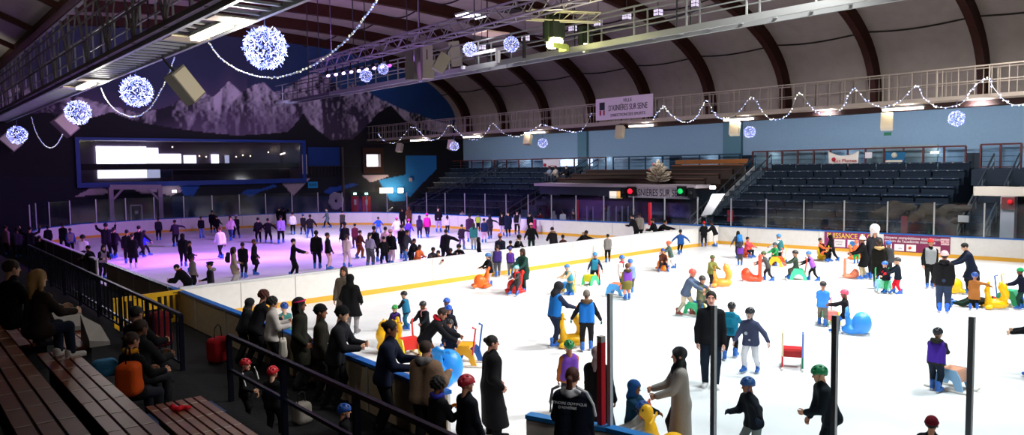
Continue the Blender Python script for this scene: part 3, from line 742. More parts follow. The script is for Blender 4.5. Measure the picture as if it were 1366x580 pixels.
# ------------------------------------------------------------------ end wall with its painted mountains (a mural on a flat wall)
YE = 62.0
def lerp_line(P, u):
    return float(np.interp(u, [p[0] for p in P], [p[1] for p in P]))
RIDGE = [(-60, 120), (60, 118), (140, 140), (185, 150), (230, 138), (262, 120), (285, 128), (305, 106), (322, 122), (338, 112), (352, 108), (366, 122), (384, 118), (400, 106), (425, 98), (442, 106), (455, 122), (470, 112), (490, 122), (510, 136), (545, 152), (600, 165)]
HILL = [(-60, 150), (70, 152), (120, 158), (150, 150), (180, 162), (230, 172), (270, 176), (320, 180), (370, 176), (385, 174), (398, 160), (405, 150), (412, 163), (440, 186), (470, 186), (486, 172), (505, 150), (522, 140), (540, 160), (560, 172), (600, 180)]
nx, nz = 520, 190; X0, X1, Zt = -6.0, 46.0, 17.2
gx = np.linspace(X0, X1, nx+1); gz = np.linspace(-.1, Zt, nz+1); rn = np.random.default_rng(5)
def fbm(n, m, o=5, ridged=False, s0=3):
    a = np.zeros((n, m)); W = 0
    for k in range(o):
        s = s0*2**k; g = rn.random((s*3+2, s+2)); yi = np.linspace(0, s*3-.001, n); xi = np.linspace(0, s-.001, m); y0 = yi.astype(int); x0 = xi.astype(int); fy = (yi-y0)[:, None]; fx = (xi-x0)[None]
        fy = fy*fy*(3-2*fy); fx = fx*fx*(3-2*fx)
        q = (g[y0][:, x0]*(1-fx)+g[y0][:, x0+1]*fx)*(1-fy)+(g[y0+1][:, x0]*(1-fx)+g[y0+1][:, x0+1]*fx)*fy
        a += (1-np.abs(2*q-1) if ridged else q)/1.8**k; W += 1/1.8**k
    return a/W
N1, N2 = fbm(nx+1, nz+1, 6), fbm(nx+1, nz+1, 6); RG = fbm(nx+1, nz+1, 6, True, 2); DU = np.gradient(RG, axis=0)*nx/60+np.gradient(RG, axis=1)*.6; DU = DU/np.std(DU)
cols = np.zeros((nx+1, nz+1, 3)); c_ = lambda h: np.array(lin(h))
def tri(u, v, P):
    ins = False; j = len(P)-1
    for i in range(len(P)):
        if (P[i][1] > v) != (P[j][1] > v) and u < (P[j][0]-P[i][0])*(v-P[i][1])/(P[j][1]-P[i][1])+P[i][0]: ins = not ins
        j = i
    return ins
WHITE_T = [[(163, 244), (262, 244), (247, 254), (228, 261), (208, 256), (190, 259)], [(371, 240), (414, 238), (403, 250), (391, 261), (380, 250)], [(482, 233), (522, 233), (507, 239), (495, 243)], [(100, 262), (128, 246), (150, 258)]]
BLUE_S = [[(322, 258), (330, 252), (350, 252), (366, 246), (368, 250), (345, 257), (335, 263)], [(432, 256), (438, 250), (455, 248), (470, 244), (478, 246), (460, 252), (438, 260)], [(240, 248), (262, 244), (268, 246), (258, 262), (246, 262)]]
BRIGHT_B = [[(541, 208), (582, 208), (582, 226), (572, 236), (560, 248), (548, 262), (541, 262)], [(505, 240), (541, 233), (541, 268), (520, 268), (512, 252)]]
for i in range(nx+1):
    for j in range(nz+1):
        u, v, _ = pr((gx[i], YE, gz[j])); a, b2 = N1[i, j], N2[i, j]
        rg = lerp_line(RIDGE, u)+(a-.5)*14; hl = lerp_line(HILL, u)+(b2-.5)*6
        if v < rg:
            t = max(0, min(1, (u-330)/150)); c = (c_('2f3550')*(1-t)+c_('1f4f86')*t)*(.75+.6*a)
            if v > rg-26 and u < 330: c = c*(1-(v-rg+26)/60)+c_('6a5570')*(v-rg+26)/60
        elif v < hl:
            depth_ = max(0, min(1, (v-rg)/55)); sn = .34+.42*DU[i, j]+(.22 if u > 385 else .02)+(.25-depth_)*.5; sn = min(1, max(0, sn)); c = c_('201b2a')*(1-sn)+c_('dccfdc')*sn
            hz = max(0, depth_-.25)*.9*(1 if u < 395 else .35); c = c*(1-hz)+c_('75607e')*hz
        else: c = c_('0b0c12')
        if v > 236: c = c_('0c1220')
        for P_ in WHITE_T:
            if tri(u+(a-.5)*6, v+(b2-.5)*4, P_): c = c_('b9a6ad')
        for P_ in BLUE_S:
            if tri(u+(a-.5)*6, v+(b2-.5)*5, P_): c = c_('1d4fa0')
        for P_ in BRIGHT_B:
            if tri(u, v, P_): c = c_('2079b8')
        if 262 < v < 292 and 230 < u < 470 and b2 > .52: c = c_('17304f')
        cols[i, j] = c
wx0, wx1, wz0, wz1 = 11.32, 28.4, 3.68, 6.78
idx = lambda i, j: i*(nz+1)+j
Fq = [(idx(i, j), idx(i+1, j), idx(i+1, j+1), idx(i, j+1)) for i in range(nx) for j in range(nz) if not (wx0 < (gx[i]+gx[i+1])/2 < wx1 and wz0 < (gz[j]+gz[j+1])/2 < wz1)]
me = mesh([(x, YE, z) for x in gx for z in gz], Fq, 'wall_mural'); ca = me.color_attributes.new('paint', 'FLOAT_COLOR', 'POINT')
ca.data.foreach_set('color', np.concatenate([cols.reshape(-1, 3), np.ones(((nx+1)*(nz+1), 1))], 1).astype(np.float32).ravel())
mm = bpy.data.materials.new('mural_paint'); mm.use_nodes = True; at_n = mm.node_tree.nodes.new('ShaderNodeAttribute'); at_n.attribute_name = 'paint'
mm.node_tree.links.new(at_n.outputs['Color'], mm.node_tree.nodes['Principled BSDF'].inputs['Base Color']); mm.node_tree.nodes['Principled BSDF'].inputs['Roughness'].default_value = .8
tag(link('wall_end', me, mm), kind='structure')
# long window of the rinkside bar: blue frame, glass, the lit room behind it
win = tag(empty('window_1', ((wx0+wx1)/2, YE, wz0)), kind='structure')
mb = MB(); t = .28
mb.box((wx0-t, YE-.35, wz1), (wx1+t, YE+.2, wz1+t*.7)); mb.box((wx0-t, YE-.35, wz0-t*1.3), (wx1+t, YE+.2, wz0)); mb.box((wx0-t, YE-.35, wz0), (wx0, YE+.2, wz1)); mb.box((wx1, YE-.35, wz0), (wx1+t, YE+.2, wz1))
mb.build('window_frame', mat('1f3f8c', .5), win)
mb = MB(); mb.box((wx0, YE-.08, wz0), (wx1, YE-.06, wz1)); mb.build('window_pane', glass_mat('e6e4ea', .05), win)
mb = MB(); rm = MB()
rm.box((wx0, YE+4.4, wz0-.2), (wx1, YE+4.5, wz1+.2)); rm.box((wx0-.1, YE+.2, wz0-.2), (wx0, YE+4.5, wz1+.2)); rm.box((wx1, YE+.2, wz0-.2), (wx1+.1, YE+4.5, wz1+.2)); rm.box((wx0, YE+.2, wz1+.1), (wx1, YE+4.5, wz1+.2)); rm.box((wx0, YE+.2, wz0-.3), (wx1, YE+4.5, wz0-.2))
rm.build('bar_room', mat('6c6072', .7), win)
YB = YE+4.3
def on_back(u0, v0, u1, v1, y=YB): 
    a, c = aty(u0, v0, y), aty(u1, v1, y); return (min(a.x, c.x), y, min(a.z, c.z)), (max(a.x, c.x), y+.06, max(a.z, c.z))
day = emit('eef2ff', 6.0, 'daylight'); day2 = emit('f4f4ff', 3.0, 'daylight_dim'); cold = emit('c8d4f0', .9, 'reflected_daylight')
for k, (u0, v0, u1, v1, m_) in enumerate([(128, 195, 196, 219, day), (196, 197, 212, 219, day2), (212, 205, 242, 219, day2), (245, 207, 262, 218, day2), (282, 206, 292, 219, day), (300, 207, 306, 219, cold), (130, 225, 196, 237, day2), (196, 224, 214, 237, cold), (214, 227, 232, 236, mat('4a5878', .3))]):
    lo, hi = on_back(u0, v0, u1, v1); mb = MB(); mb.box(lo, hi); mb.build('window_and_reflection', m_, win)  # lower row: glowing panels imitating the reflection of the windows above
mb = MB(); lo, hi = on_back(108, 218.5, 400, 224, YE+.6); mb.box(lo, (hi[0], hi[1]+.5, hi[2])); mb.build('counter_rail', mat('0b0a0e', .5), win)
mb = MB(); lo, hi = on_back(230, 227, 400, 240, YE+2.4); mb.box(lo, hi); mb.build('bar_front', mat('35303c', .6), win)
pts = [aty(374+i*2.6, 206-2.6*math.sin(i/9*2.2)-i*.25, YE+3.4) for i in range(9)]; mb = MB(); mb.tube(pts, .07, 6); mb.build('strip_glow', emit('fff0d8', 4), win)
mb = MB()
for u, v in ((266, 208), (275, 209), (315, 209), (324, 207), (334, 208), (358, 203), (186, 196), (230, 196), (210, 224), (114, 223)): mb.ball(aty(u, v, YE+3.2), .07, 6)
mb.build('pendant_bulb', emit('ffe6c0', 4), win)
mb = MB(); lo, hi = on_back(387, 206, 397, 218, YE+3); mb.box(lo, hi); mb.build('wall_screen', mat('5f5866', .5), win)
# things on the end wall
lo, hi = on_back(403, 206, 410, 232, YE-.3); mb = MB(); mb.box(lo, hi); one(mb, 'doorway_light_panel', mat('cfc6bc', .6), 'narrow pale door beside the blue window frame', 'door')
lo, hi = on_back(411, 196, 454, 221, YE-.12); mb = MB(); mb.box(lo, hi); one(mb, 'blue_wall_panel', mat('143a7a', .6), 'plain dark blue wall panel right of the long bar window', 'wall panel')
lo, hi = on_back(411, 222, 478, 232.5, YE-.5); mb = MB()
mb.bar((lo[0], lo[1], hi[2]), (hi[0], lo[1], hi[2]), .05)
for i in range(16): x = lo[0]+(hi[0]-lo[0])*i/15; mb.bar((x, lo[1], lo[2]), (x, lo[1], hi[2]), .03)
one(mb, 'balcony_railing', mat('3a3a44', .5, .5), 'grey balcony railing below the blue wall panel', 'railing')
lo, hi = on_back(456, 196, 461, 296, YE-.25); mb = MB(); mb.box(lo, (hi[0], hi[1]+.2, hi[2])); struct(mb, 'wall_post', mat('4c4642', .7))
s = empty('office_window', tuple(aty(497, 222, YE-.15)), 'small bright white window set in brown boards on the end wall', 'window')
lo, hi = on_back(484, 197, 512, 231, YE-.1); mb = MB(); mb.box(lo, hi); mb.build('brown_boarding', mat('3a2018', .7), s)
lo, hi = on_back(488.5, 205.5, 508, 222.5, YE-.16); mb = MB(); mb.box(lo, hi); mb.build('frame', mat('d8d2cc', .6), s)
lo, hi = on_back(489.5, 206.5, 504, 221.5, YE-.2); mb = MB(); mb.box(lo, hi); mb.build('pane', emit('f2f4ff', 4), s)
s = empty('sign', tuple(aty(417, 250, YE-.12)), 'cyan sign with dark lettering on the end wall', 'sign')
lo, hi = on_back(411, 242.5, 424, 250.5, YE-.12); mb = MB(); mb.box(lo, hi); mb.build('sign_board', mat('25a6d8', .5), s)
Mw = Matrix(((1, 0, 0), (0, 0, -1), (0, 1, 0))).to_4x4(); text('BAR', .36, mat('0a2038'), s, Matrix.Translation(((lo[0]+hi[0])/2, YE-.13, (lo[2]+hi[2])/2)) @ Mw, xs=1.1)
for u0, u1, lb in ((468.5, 479, 'left red fire door under a green exit lamp on the end wall'), (483, 495, 'right red fire door under a green exit lamp on the end wall')):
    d = empty('fire_door', tuple(aty((u0+u1)/2, 292, YE-.1)), lb, 'door')
    lo, hi = on_back(u0, 262, u1, 293, YE-.1); mb = MB(); mb.box(lo, hi); mb.build('door_leaf', mat('a01a2a', .5), d)
    um = (u0+u1)/2; lo, hi = on_back(um-1.6, 266, um+1.6, 273, YE-.13); mb = MB(); mb.box(lo, hi); mb.build('window', mat('b8b4c0', .3), d)
    lo, hi = on_back(um-1.8, 257, um+1.8, 259.6, YE-.2); mb = MB(); mb.box(lo, hi); one(mb, 'exit_lamp', emit('d8ffe8', 4), 'lit exit lamp above the '+('left' if u0 < 470 else 'right')+' red fire door', 'exit lamp')
s = empty('portal_frame', tuple(aty(180, 300, 60.2)), 'white goal shaped steel portal under the long window', 'portal frame')
for u in (147.5, 213): p = aty(u, 250, 60.2); mb = MB(); mb.bar((p.x, 60.2, 0), (p.x, 60.2, p.z), .3); mb.build('post', mat('9a8c98', .6), s)
a, c = aty(146, 249.5, 60.2), aty(214.5, 249.5, 60.2); mb = MB(); mb.bar((a.x, 60.2, a.z), (c.x, 60.2, c.z), .34)
mb.bar((a.x+.2, 60.2, a.z-.9), (a.x+1.0, 60.2, a.z), .15); mb.bar((c.x-.2, 60.2, c.z-.9), (c.x-1.0, 60.2, c.z), .15); mb.build('crossbar', mat('9a8c98', .6), s)
s = empty('glazed_door', tuple(aty(182, 300, 60.8)), 'white framed glazed door inside the white steel portal', 'door')
mb = MB(); lo, hi = on_back(174, 274, 190, 300, 60.8)
for x in (lo[0], hi[0]): mb.bar((x, 60.8, 0), (x, 60.8, hi[2]), .1)
mb.bar((lo[0], 60.8, hi[2]), (hi[0], 60.8, hi[2]), .1); mb.build('frame', mat('8a8090'), s)
lo, hi = on_back(180, 281, 184.5, 285, 60.78); mb = MB(); mb.box(lo, hi); mb.build('notice', mat('9a90a0'), s)
for u, v, w, hh_, lb, m_ in ((516, 254, 8, 3.2, 'long warm lamp glowing near the red fire doors', emit('ffe2b4', 7)), (233, 255, 2.4, 1.6, 'small white lamp glowing over the inverted white peak', emit('f4f4ff', 5))):
    lo, hi = on_back(u-w, v-hh_, u+w, v+hh_, YE-.7); mb = MB(); mb.box(lo, (hi[0], hi[1]+.15, hi[2])); one(mb, 'wall_lamp', m_, lb, 'lamp')
lo, hi = on_back(531, 251, 538, 257, YE-.5); mb = MB(); mb.box(lo, hi); one(mb, 'wall_lamp', emit('ffe8c8', 5), 'round warm lamp lighting the bright blue painted wall', 'lamp')
lo, hi = on_back(546, 237, 550, 242, YE-.15); mb = MB(); mb.box(lo, hi); one(mb, 'notice', mat('b4aca8'), 'small pale notice on the bright blue painted wall', 'notice')
lo, hi = on_back(443, 260, 459, 276, 60.5); mb = MB()
f = Field((-.9, -.3, -.9), (.9, .3, .9), .08)
for k in range(9): f.ell((math.cos(k*2.4)*.45, 0, math.sin(k*2.4)*.5), (.33, .16, .33), .1)
v_, q_ = f.polygonise(); o = link('white_emblem', mesh(v_, q_, 'white_emblem', True), mat('b0a6ac', .8)); o.location = ((lo[0]+hi[0])/2, 60.9, (lo[2]+hi[2])/2-.0); tag(o, 'pale ragged cut-out shape standing behind the end boards', 'cut-out')
mb = MB(); p = aty(514, 285, 58.6); q = aty(524, 277, 58.6); mb.bar(p, q, .12); one(mb, 'handrail', mat('c8c4c0', .4, .5), 'short sloping white handrail near the red fire doors', 'handrail')

# lower sloping ceiling over the near stand
mb = MB(); mb.prism([(5.35, -6, 10.5), (-6, -6, 15.4), (-6, -6, 15.6), (5.35, -6, 10.7)], (0, 67, 0)); struct(mb, 'ceiling_aisle', mat('a39c90', .85, 0, .1, .1, 3, var=.1))
mb = MB(); mb.box((5.3, -6, 10.25), (5.6, 61, 10.75)); struct(mb, 'trim_4', mat('3a1f16', .7))
for y in ARCH:
    mb = MB(); mb.prism([(5.3, y-.12, 10.5), (-6, y-.12, 15.38), (-6, y-.12, 15.15), (5.3, y-.12, 10.28)], (0, .24, 0)); struct(mb, 'roof_beam', wood)
# ------------------------------------------------------------------ far stands
step_m = mat('13202f', .75, 0, .2, .2, 8, var=.25); seat_m = mat('1b3048', .45, 0, .3, .1, 10); brk_m = mat('8a8478', .5, .5)
XT = 44.5; NR = 9
def row_x(y, k, f0=1.0): a = far_x(y)+f0; return a+(XT-a)*k/NR
def stand(y0, y1, label, where, grp, y1b=None):
    yb = y1 if y1b is None else y1b; y1t = y1
    root = empty('grandstand', (far_x((y0+y1)/2)+1, (y0+y1)/2, 0), label, 'stand'); n = 7
    for k in range(NR):
        zk = .7+k*.418; mb = MB(); y1 = yb+(y1t-yb)*k/(NR-1); ys = [y0+(y1-y0)*i/n for i in range(n+1)]
        for a, c in zip(ys, ys[1:]):
            xa0, xc0 = row_x(a, k), row_x(c, k); xa1, xc1 = row_x(a, k+1), row_x(c, k+1)
            mb.hexa([(xa0, a, 0), (xa1, a, 0), (xc1, c, 0), (xc0, c, 0), (xa0, a, zk), (xa1, a, zk), (xc1, c, zk), (xc0, c, zk)])
        mb.build('step', step_m, root)
        b = empty('bench', (row_x((y0+y1)/2, k)+.3, (y0+y1)/2, zk), None, 'bench', grp)
        b['label'] = ['lowest', 'second lowest', 'third lowest', 'fourth lowest', 'middle', 'fourth highest', 'third highest', 'second highest', 'highest'][k]+' dark blue bench row of the '+where
        mb = MB(); br = MB(); sp = MB()
        for a, c in zip(ys, ys[1:]):
            a2, c2 = a+.05, c-.05
            p = [(row_x(a2, k)+.12, a2), (row_x(a2, k)+.5, a2), (row_x(c2, k)+.5, c2), (row_x(c2, k)+.12, c2)]
            mb.hexa([(x, y, zk+.3) for x, y in p]+[(x, y, zk+.36) for x, y in p])
            p = [(row_x(a2, k)+.26, a2), (row_x(a2, k)+.36, a2), (row_x(c2, k)+.36, c2), (row_x(c2, k)+.26, c2)]; sp.hexa([(x, y, zk) for x, y in p]+[(x, y, zk+.3) for x, y in p])
            for t in (.17, .5, .83): y = a+(c-a)*t; x = row_x(y, k)+.12; mb.slot(1).box((x-.012, y-.045, zk+.31), (x+.0, y+.045, zk+.35)); mb.slot(0)
        mb.build('seat_plank', [seat_m, brk_m], b); sp.build('support_beam', step_m, b)
    return root
stand(14.6, 26.05, 'dark blue stepped stand with bench rows behind the far glass on the right', 'right hand stand', 'bench rows of the right hand stand')
stand(42.6, 60.5, 'dark stepped stand with bench rows behind the purple ice', 'stand behind the purple ice', 'bench rows behind the purple ice', 50.5)
mb = MB(); mb.box((XT, -6, 3.6), (46.0, 63, 4.06)); struct(mb, 'floor_gallery', mat('2a3648', .7))
def railing(u0, u1, n, postm, label, ztop=5.12, x=44.62, v=215):
    a, c = atx(u0, v, x).y, atx(u1, v, x).y; rt = empty('gallery_railing', (x, (a+c)/2, 4.06), label, 'railing', 'gallery railings')
    for i in range(n+1): y = a+(c-a)*i/n; mb = MB(); mb.bar((x, y, 4.06), (x, y, ztop), .09); mb.build('post', postm, rt)
    mb = MB(); mb.bar((x, a, ztop), (x, c, ztop), .09); mb.bar((x, a, 4.12), (x, c, 4.12), .06); mb.build('handrail', postm, rt)
    mb = MB()
    for z in (4.4, 4.68, 4.94): mb.tube([(x+.05, a, z), (x+.05, c, z)], .014, 5)
    mb.build('wire', mat('6a7884', .5, .5), rt)
    mb = MB(); mb.box((x-.02, min(a, c), 4.15), (x-.005, max(a, c), ztop-.06)); mb.build('glass_pane', glass_mat('f4f8fa', .03), rt)
pr_ = mat('5a2a2c', .6); pb_ = mat('24425c', .6)
railing(601, 808, 12, pr_, 'gallery railing with red brown posts above the stand behind the purple ice')
railing(818, 987, 7, pb_, 'gallery railing with dark blue posts above the brown benches')
railing(1004, 1288, 12, pr_, 'gallery railing with red brown posts above the right hand stand', 5.25)
railing(1308, 1362, 2, pr_, 'short gallery railing at the right end above the pale lintel', 5.3)
def wallpanel(u0, v0, u1, v1, m_, name, label, cat, x=45.9, th=.06):
    a, c = atx(u0, v0, x), atx(u1, v1, x); mb = MB(); mb.box((x, min(a.y, c.y), min(a.z, c.z)), (x+th, max(a.y, c.y), max(a.z, c.z))); return one(mb, name, m_, label, cat)
dk = mat('2b3440', .6)
for u0, u1, lb in ((618, 625, 'narrow dark door at the left end of the gallery'), (655, 664, 'dark door near the middle of the left gallery'), (893, 907, 'dark blue door behind the railing over the brown benches'), (990, 1003, 'dark blue door between the two gallery railings'), (1289, 1308, 'wide dark door at the right end of the gallery')):
    wallpanel(u0, 204 if u0 > 1200 else (207 if u0 > 850 else 214), u1, 240, dk if u0 < 800 or u0 > 1200 else mat('1f3a56', .6), 'gallery_door', lb, 'door')
a = wallpanel(744, 213, 790, 221, emit('eef2ff', 1.3), 'lit_window', 'long bright white window behind the left gallery railing', 'window')
wallpanel(1158, 195, 1250, 226, mat('9fb4bc', .5, var=.35, bscale=1.2), 'pale_panel', 'pale cloudy window strip behind the right gallery railing', 'window')
wallpanel(1010, 203, 1100, 226, mat('8ea6b4', .5, var=.3, bscale=1.2), 'pale_panel', 'pale window strip behind the right gallery railing, left of the white banner', 'window')
a = wallpanel(1241, 202, 1252, 204.5, emit('fff6e0', 3), 'strip_glow', 'slanted bright reflection of a strip lamp behind the right gallery railing', 'lamp')  # glowing strip stands in for a lamp's reflection
wallpanel(1179, 176.5, 1188, 180.5, mat('2e7f5c', .5), 'exit_sign', 'small green exit sign high on the pale blue wall', 'sign')
# banners tied to the gallery railing
def banner(u0, v0, u1, v1, m_, label, sag=.0, txt=None, tcol='b8283c', xs=1.0, x=44.5, size=.3, extra=None):
    a, c = atx(u0, v0, x), atx(u1, v1, x); ya, yc = a.y, c.y; zt, zb = a.z, c.z; n = 14; V = []; Fc = []
    for i in range(n+1):
        s = i/n; y = ya+(yc-ya)*s
        for j in range(7): t = j/6; V.append((x+.03*math.sin(s*9+t*2), y, zt-sag*math.sin(math.pi*s)*(1-t)+(zb-zt)*t))
    for i in range(n):
        for j in range(6): k = i*7+j; Fc.append((k, k+1, k+8, k+7))
    rt = empty('banner', (x, (ya+yc)/2, zb), label, 'banner'); mb = MB(); mb.v = V; mb.f = Fc; mb.m = [0]*len(Fc); o = mb.build('cloth', m_, rt, True)
    md = o.modifiers.new('thick', 'SOLIDIFY'); md.thickness = .012
    My = Matrix(((0, 0, -1), (-1, 0, 0), (0, 1, 0))).to_4x4()
    if txt: text(txt, size, mat(tcol), rt, Matrix.Translation((x-.06, (ya+yc)/2-.15, zb+(zt-zb)*.42)) @ My, xs=xs)
    return rt, (ya, yc, zb, zt), My
b1, d, My = banner(1105, 202, 1145, 223.5, mat('eadfd4', .8), 'white cloth banner with red script sagging on the right gallery railing', .28, 'Les Plumes', xs=1.05)
mb = MB(); mb.ball((44.44, d[0]+(d[1]-d[0])*.2, d[2]+(d[3]-d[2])*.5), .13, 8); mb.build('red_emblem', mat('b8283c'), b1)
b2, d, My = banner(724, 212.5, 747, 229.5, mat('e9e0e4', .8), 'small white cloth banner with red lettering on the left gallery railing', .0, 'ALIZERU', 'c83448', .95)
mb = MB(); mb.ball((44.42, d[0]+(d[1]-d[0])*.16, d[2]+(d[3]-d[2])*.55), .15, 8); mb.build('red_emblem', mat('c83448'), b2)
b3, d, My = banner(1181, 203, 1207, 216.5, mat('1d5d86', .7), 'blue flag with a pale badge hanging on the right gallery railing', .0)
mb = MB(); mb.box((44.42, min(d[:2])+.1, d[2]+.02), (44.45, max(d[:2])-.05, d[2]+.14)); mb.ball((44.42, (d[0]+d[1])/2, d[2]+.42), .17, 8); mb.build('badge', mat('c9c4b4'), b3)
wallpanel(1154, 203, 1163, 211, mat('dcd2d6'), 'poster', 'small pale poster beside the red post of the right gallery', 'poster', 44.5, .02)
# ------------------------------------------------------------------ the bench block between the stands: ledge, sign, brown benches
y0, y1 = 27.4, 41.2; xf = 37.6
hut = empty('team_bench_block', (xf, (y0+y1)/2, 0), 'dark glazed team bench block with pale ledge between the two stands', 'team bench')
mb = MB(); mb.box((xf+.6, y0, 0), (xf+.9, y1, 2.3)); mb.build('rear_panel', mat('141c28', .6), hut)
zl = atx(880, 247, xf).z
mb = MB(); mb.box((xf-.25, y0-.3, zl-.16), (xf+1.2, y1+.4, zl+.05)); mb.build('ledge', mat('b9adb4', .7), hut)
mb = MB(); mb.box((xf-.05, y0, zl-.75), (xf+.1, y1, zl-.18)); mb.build('fascia', mat('3a4250', .7), hut)
for u, w in ((768, .06), (783, .06), (791, .05), (812, .2), (822, .06), (830, .06), (838, .06), (846, .06)):
    p = atx(u, 285, xf-.4); mb = MB(); mb.bar((xf-.4, p.y, 0), (xf-.4, p.y, atx(u, 275, xf-.4).z), w, .06); mb.build('frame_post', mat('8c97a8', .5, .3), hut)
mb = MB(); mb.box((xf-.36, y0, .9), (xf-.34, y1, 2.1)); mb.build('glass_pane', glass_mat('cfe0ea', .12), hut)
sg = empty('name_sign', (xf-.2, 0, 0), 'long pale sign with dark capital lettering under the ledge of the team benches', 'sign')
a, c = atx(837, 250, xf-.12), atx(919, 265.5, xf-.12); mb = MB(); mb.box((xf-.12, c.y, c.z), (xf-.06, a.y, a.z)); mb.build('sign_board', mat('d8ccd4', .6), sg)
My = Matrix(((0, 0, -1), (-1, 0, 0), (0, 1, 0))).to_4x4()
a2, c2 = atx(848, 256, xf-.14), atx(914, 256, xf-.14); t = text('ASNIÈRES SUR SEINE', .62, mat('1c2c44'), sg, Matrix.Translation((xf-.14, (a2.y+c2.y)/2, (a.z+c.z)/2)) @ My, xs=.74)
for u, colr, lb, e in ((840, 'ff2038', 'red goal lamp in a black housing at the left of the pale name sign', 1.3), (907, '10c060', 'green goal lamp in a black housing at the right of the pale name sign', .8)):
    p = atx(u, 255, xf-.5); L = empty('goal_lamp', (xf-.5, p.y, p.z-.3), lb, 'lamp'); mb = MB(); mb.box((xf-.42, p.y-.3, p.z-.3), (xf-.14, p.y+.3, p.z+.3)); mb.build('housing', mat('0d0e12'), L)
    mb = MB(); mb.ball((xf-.48, p.y, p.z), .17, 10); mb.build('lens', emit(colr, e), L)
a, c = atx(813, 255, xf-.1), atx(822, 264.5, xf-.1); mb = MB(); mb.box((xf-.1, c.y, c.z), (xf-.05, a.y, a.z)); s = one(mb, 'lit_window', emit('f4e8d8', .9), 'pale lit window at the left below the ledge', 'window')
a, c = atx(823, 255, xf-.1), atx(829.5, 264.5, xf-.1); mb = MB(); mb.box((xf-.1, c.y, c.z), (xf-.05, a.y, a.z)); s = one(mb, 'lit_window', emit('f0b860', .9), 'amber lit window at the left below the ledge', 'window')
for u0, u1, lb in ((829.5, 837, 'black loudspeaker box left of the pale name sign'), (919, 927, 'black loudspeaker box right of the pale name sign')):
    a, c = atx(u0, 250, xf-.2), atx(u1, 264, xf-.2); mb = MB(); mb.box((xf-.35, c.y, c.z), (xf-.06, a.y, a.z)); mb.slot(1); mb.ball((xf-.36, (a.y+c.y)/2, (a.z+c.z)/2), .12, 8); one(mb, 'loudspeaker', [mat('0e1014'), mat('222428')], lb, 'loudspeaker')
# brown terraces above the ledge
tw = mat('33241f', .7, var=.2); tb = mat('9a5a22', .5, var=.2)
ter = empty('brown_terrace', (xf+1.2, (y0+y1)/2, zl), 'dark brown wooden terrace of benches above the pale ledge', 'terrace')
for k in range(4):
    x0_ = xf+1.2+k*1.5; z0_ = zl+.05+k*.28; mb = MB(); mb.box((x0_, y0, zl-.3), (XT if k == 3 else x0_+1.5, y1, z0_)); mb.build('step', tw, ter)
for k in range(4):
    x0_ = xf+1.3+k*1.5; z0_ = zl+.05+k*.28; b = empty('bench', (x0_, (y0+y1)/2, z0_), ['lowest', 'second', 'third', 'topmost orange'][k]+' brown plank bench of the terrace above the name sign', 'bench', 'brown terrace benches')
    ya = y0+.3 if k < 3 else y0+.3; yb = y1-.4 if k < 3 else 33.6
    mb = MB(); mb.box((x0_, ya, z0_+.3), (x0_+.4, yb, z0_+.36)); mb.box((x0_+.42, ya, z0_+.42), (x0_+.47, yb, z0_+.72)) if k == 3 else 0
    mb.build('seat_plank', tb if k == 3 else mat('4a3026', .6), b); mb = MB()
    mb.box((x0_+.1, ya, z0_), (x0_+.3, yb, z0_+.3)); mb.build('support_beam', tw, b)
# sloping side stairs with railings left and right of the block
def stair(y, x0_, x1_, z0_, z1_, label, w=1.2, side=1, m_=mat('3c4a58', .7), wallm=None, rail=True):
    rt = empty('stairs', (x0_, y, 0), label, 'stairs'); n = 12; mb = MB()
    for i in range(n):
        a, c = x0_+(x1_-x0_)*i/n, x0_+(x1_-x0_)*(i+1)/n; mb.box((a, y, 0), (c, y+w, z0_+(z1_-z0_)*(i+1)/n))
    mb.build('flight', m_, rt)
    if rail:
        mb = MB()
        for yy in (y+.03, y+w-.03):
            mb.bar((x0_, yy, z0_+1.0), (x1_, yy, z1_+1.0), .06)
            mb.bar((x0_, yy, z0_+.55), (x1_, yy, z1_+.55), .04)
            for i in range(7): t = i/6; x = x0_+(x1_-x0_)*t; z = z0_+(z1_-z0_)*t; mb.bar((x, yy, z), (x, yy, z+1.0), .05)
        mb.build('railing', mat('5c6670', .45, .6), rt)
    if wallm:
        mb = MB(); mb.hexa([(x0_, y-.1, 0), (x1_, y-.1, 0), (x1_, y, 0), (x0_, y, 0), (x0_, y-.1, z0_+.3), (x1_, y-.1, z1_+.3), (x1_, y, z1_+.3), (x0_, y, z0_+.3)]) if side < 0 else mb.hexa([(x0_, y+w, 0), (x1_, y+w, 0), (x1_, y+w+.1, 0), (x0_, y+w+.1, 0), (x0_, y+w, z0_+.3), (x1_, y+w, z1_+.3), (x1_, y+w+.1, z1_+.3), (x0_, y+w+.1, z0_+.3)])
        mb.build('side_panel', wallm, rt)
stair(26.1, 37.0, 44.0, .3, 4.0, 'stairs with dark railing between the name sign and the right hand stand', side=1, wallm=mat('d5d6d8', .7))
stair(41.3, 35.4, 44.0, .3, 4.0, 'stairs with steel railing at the right of the stand behind the purple ice')
stair(51.5, 33.0, 43.5, .3, 3.9, 'stairs with steel railing at the left of the stand behind the purple ice', m_=mat('4a4e58', .7))
p = atx(952, 262, 36.9); mb = MB(); mb.box((p.x-.2, p.y-.12, p.z+.45), (p.x, p.y+.12, p.z+.6)); one(mb, 'added_stair_glow', emit('ffffff', 20), 'small added glowing block lighting the white side of the stairs right of the name sign', 'lamp')  # added glow source for the white stair side, not an existing lamp
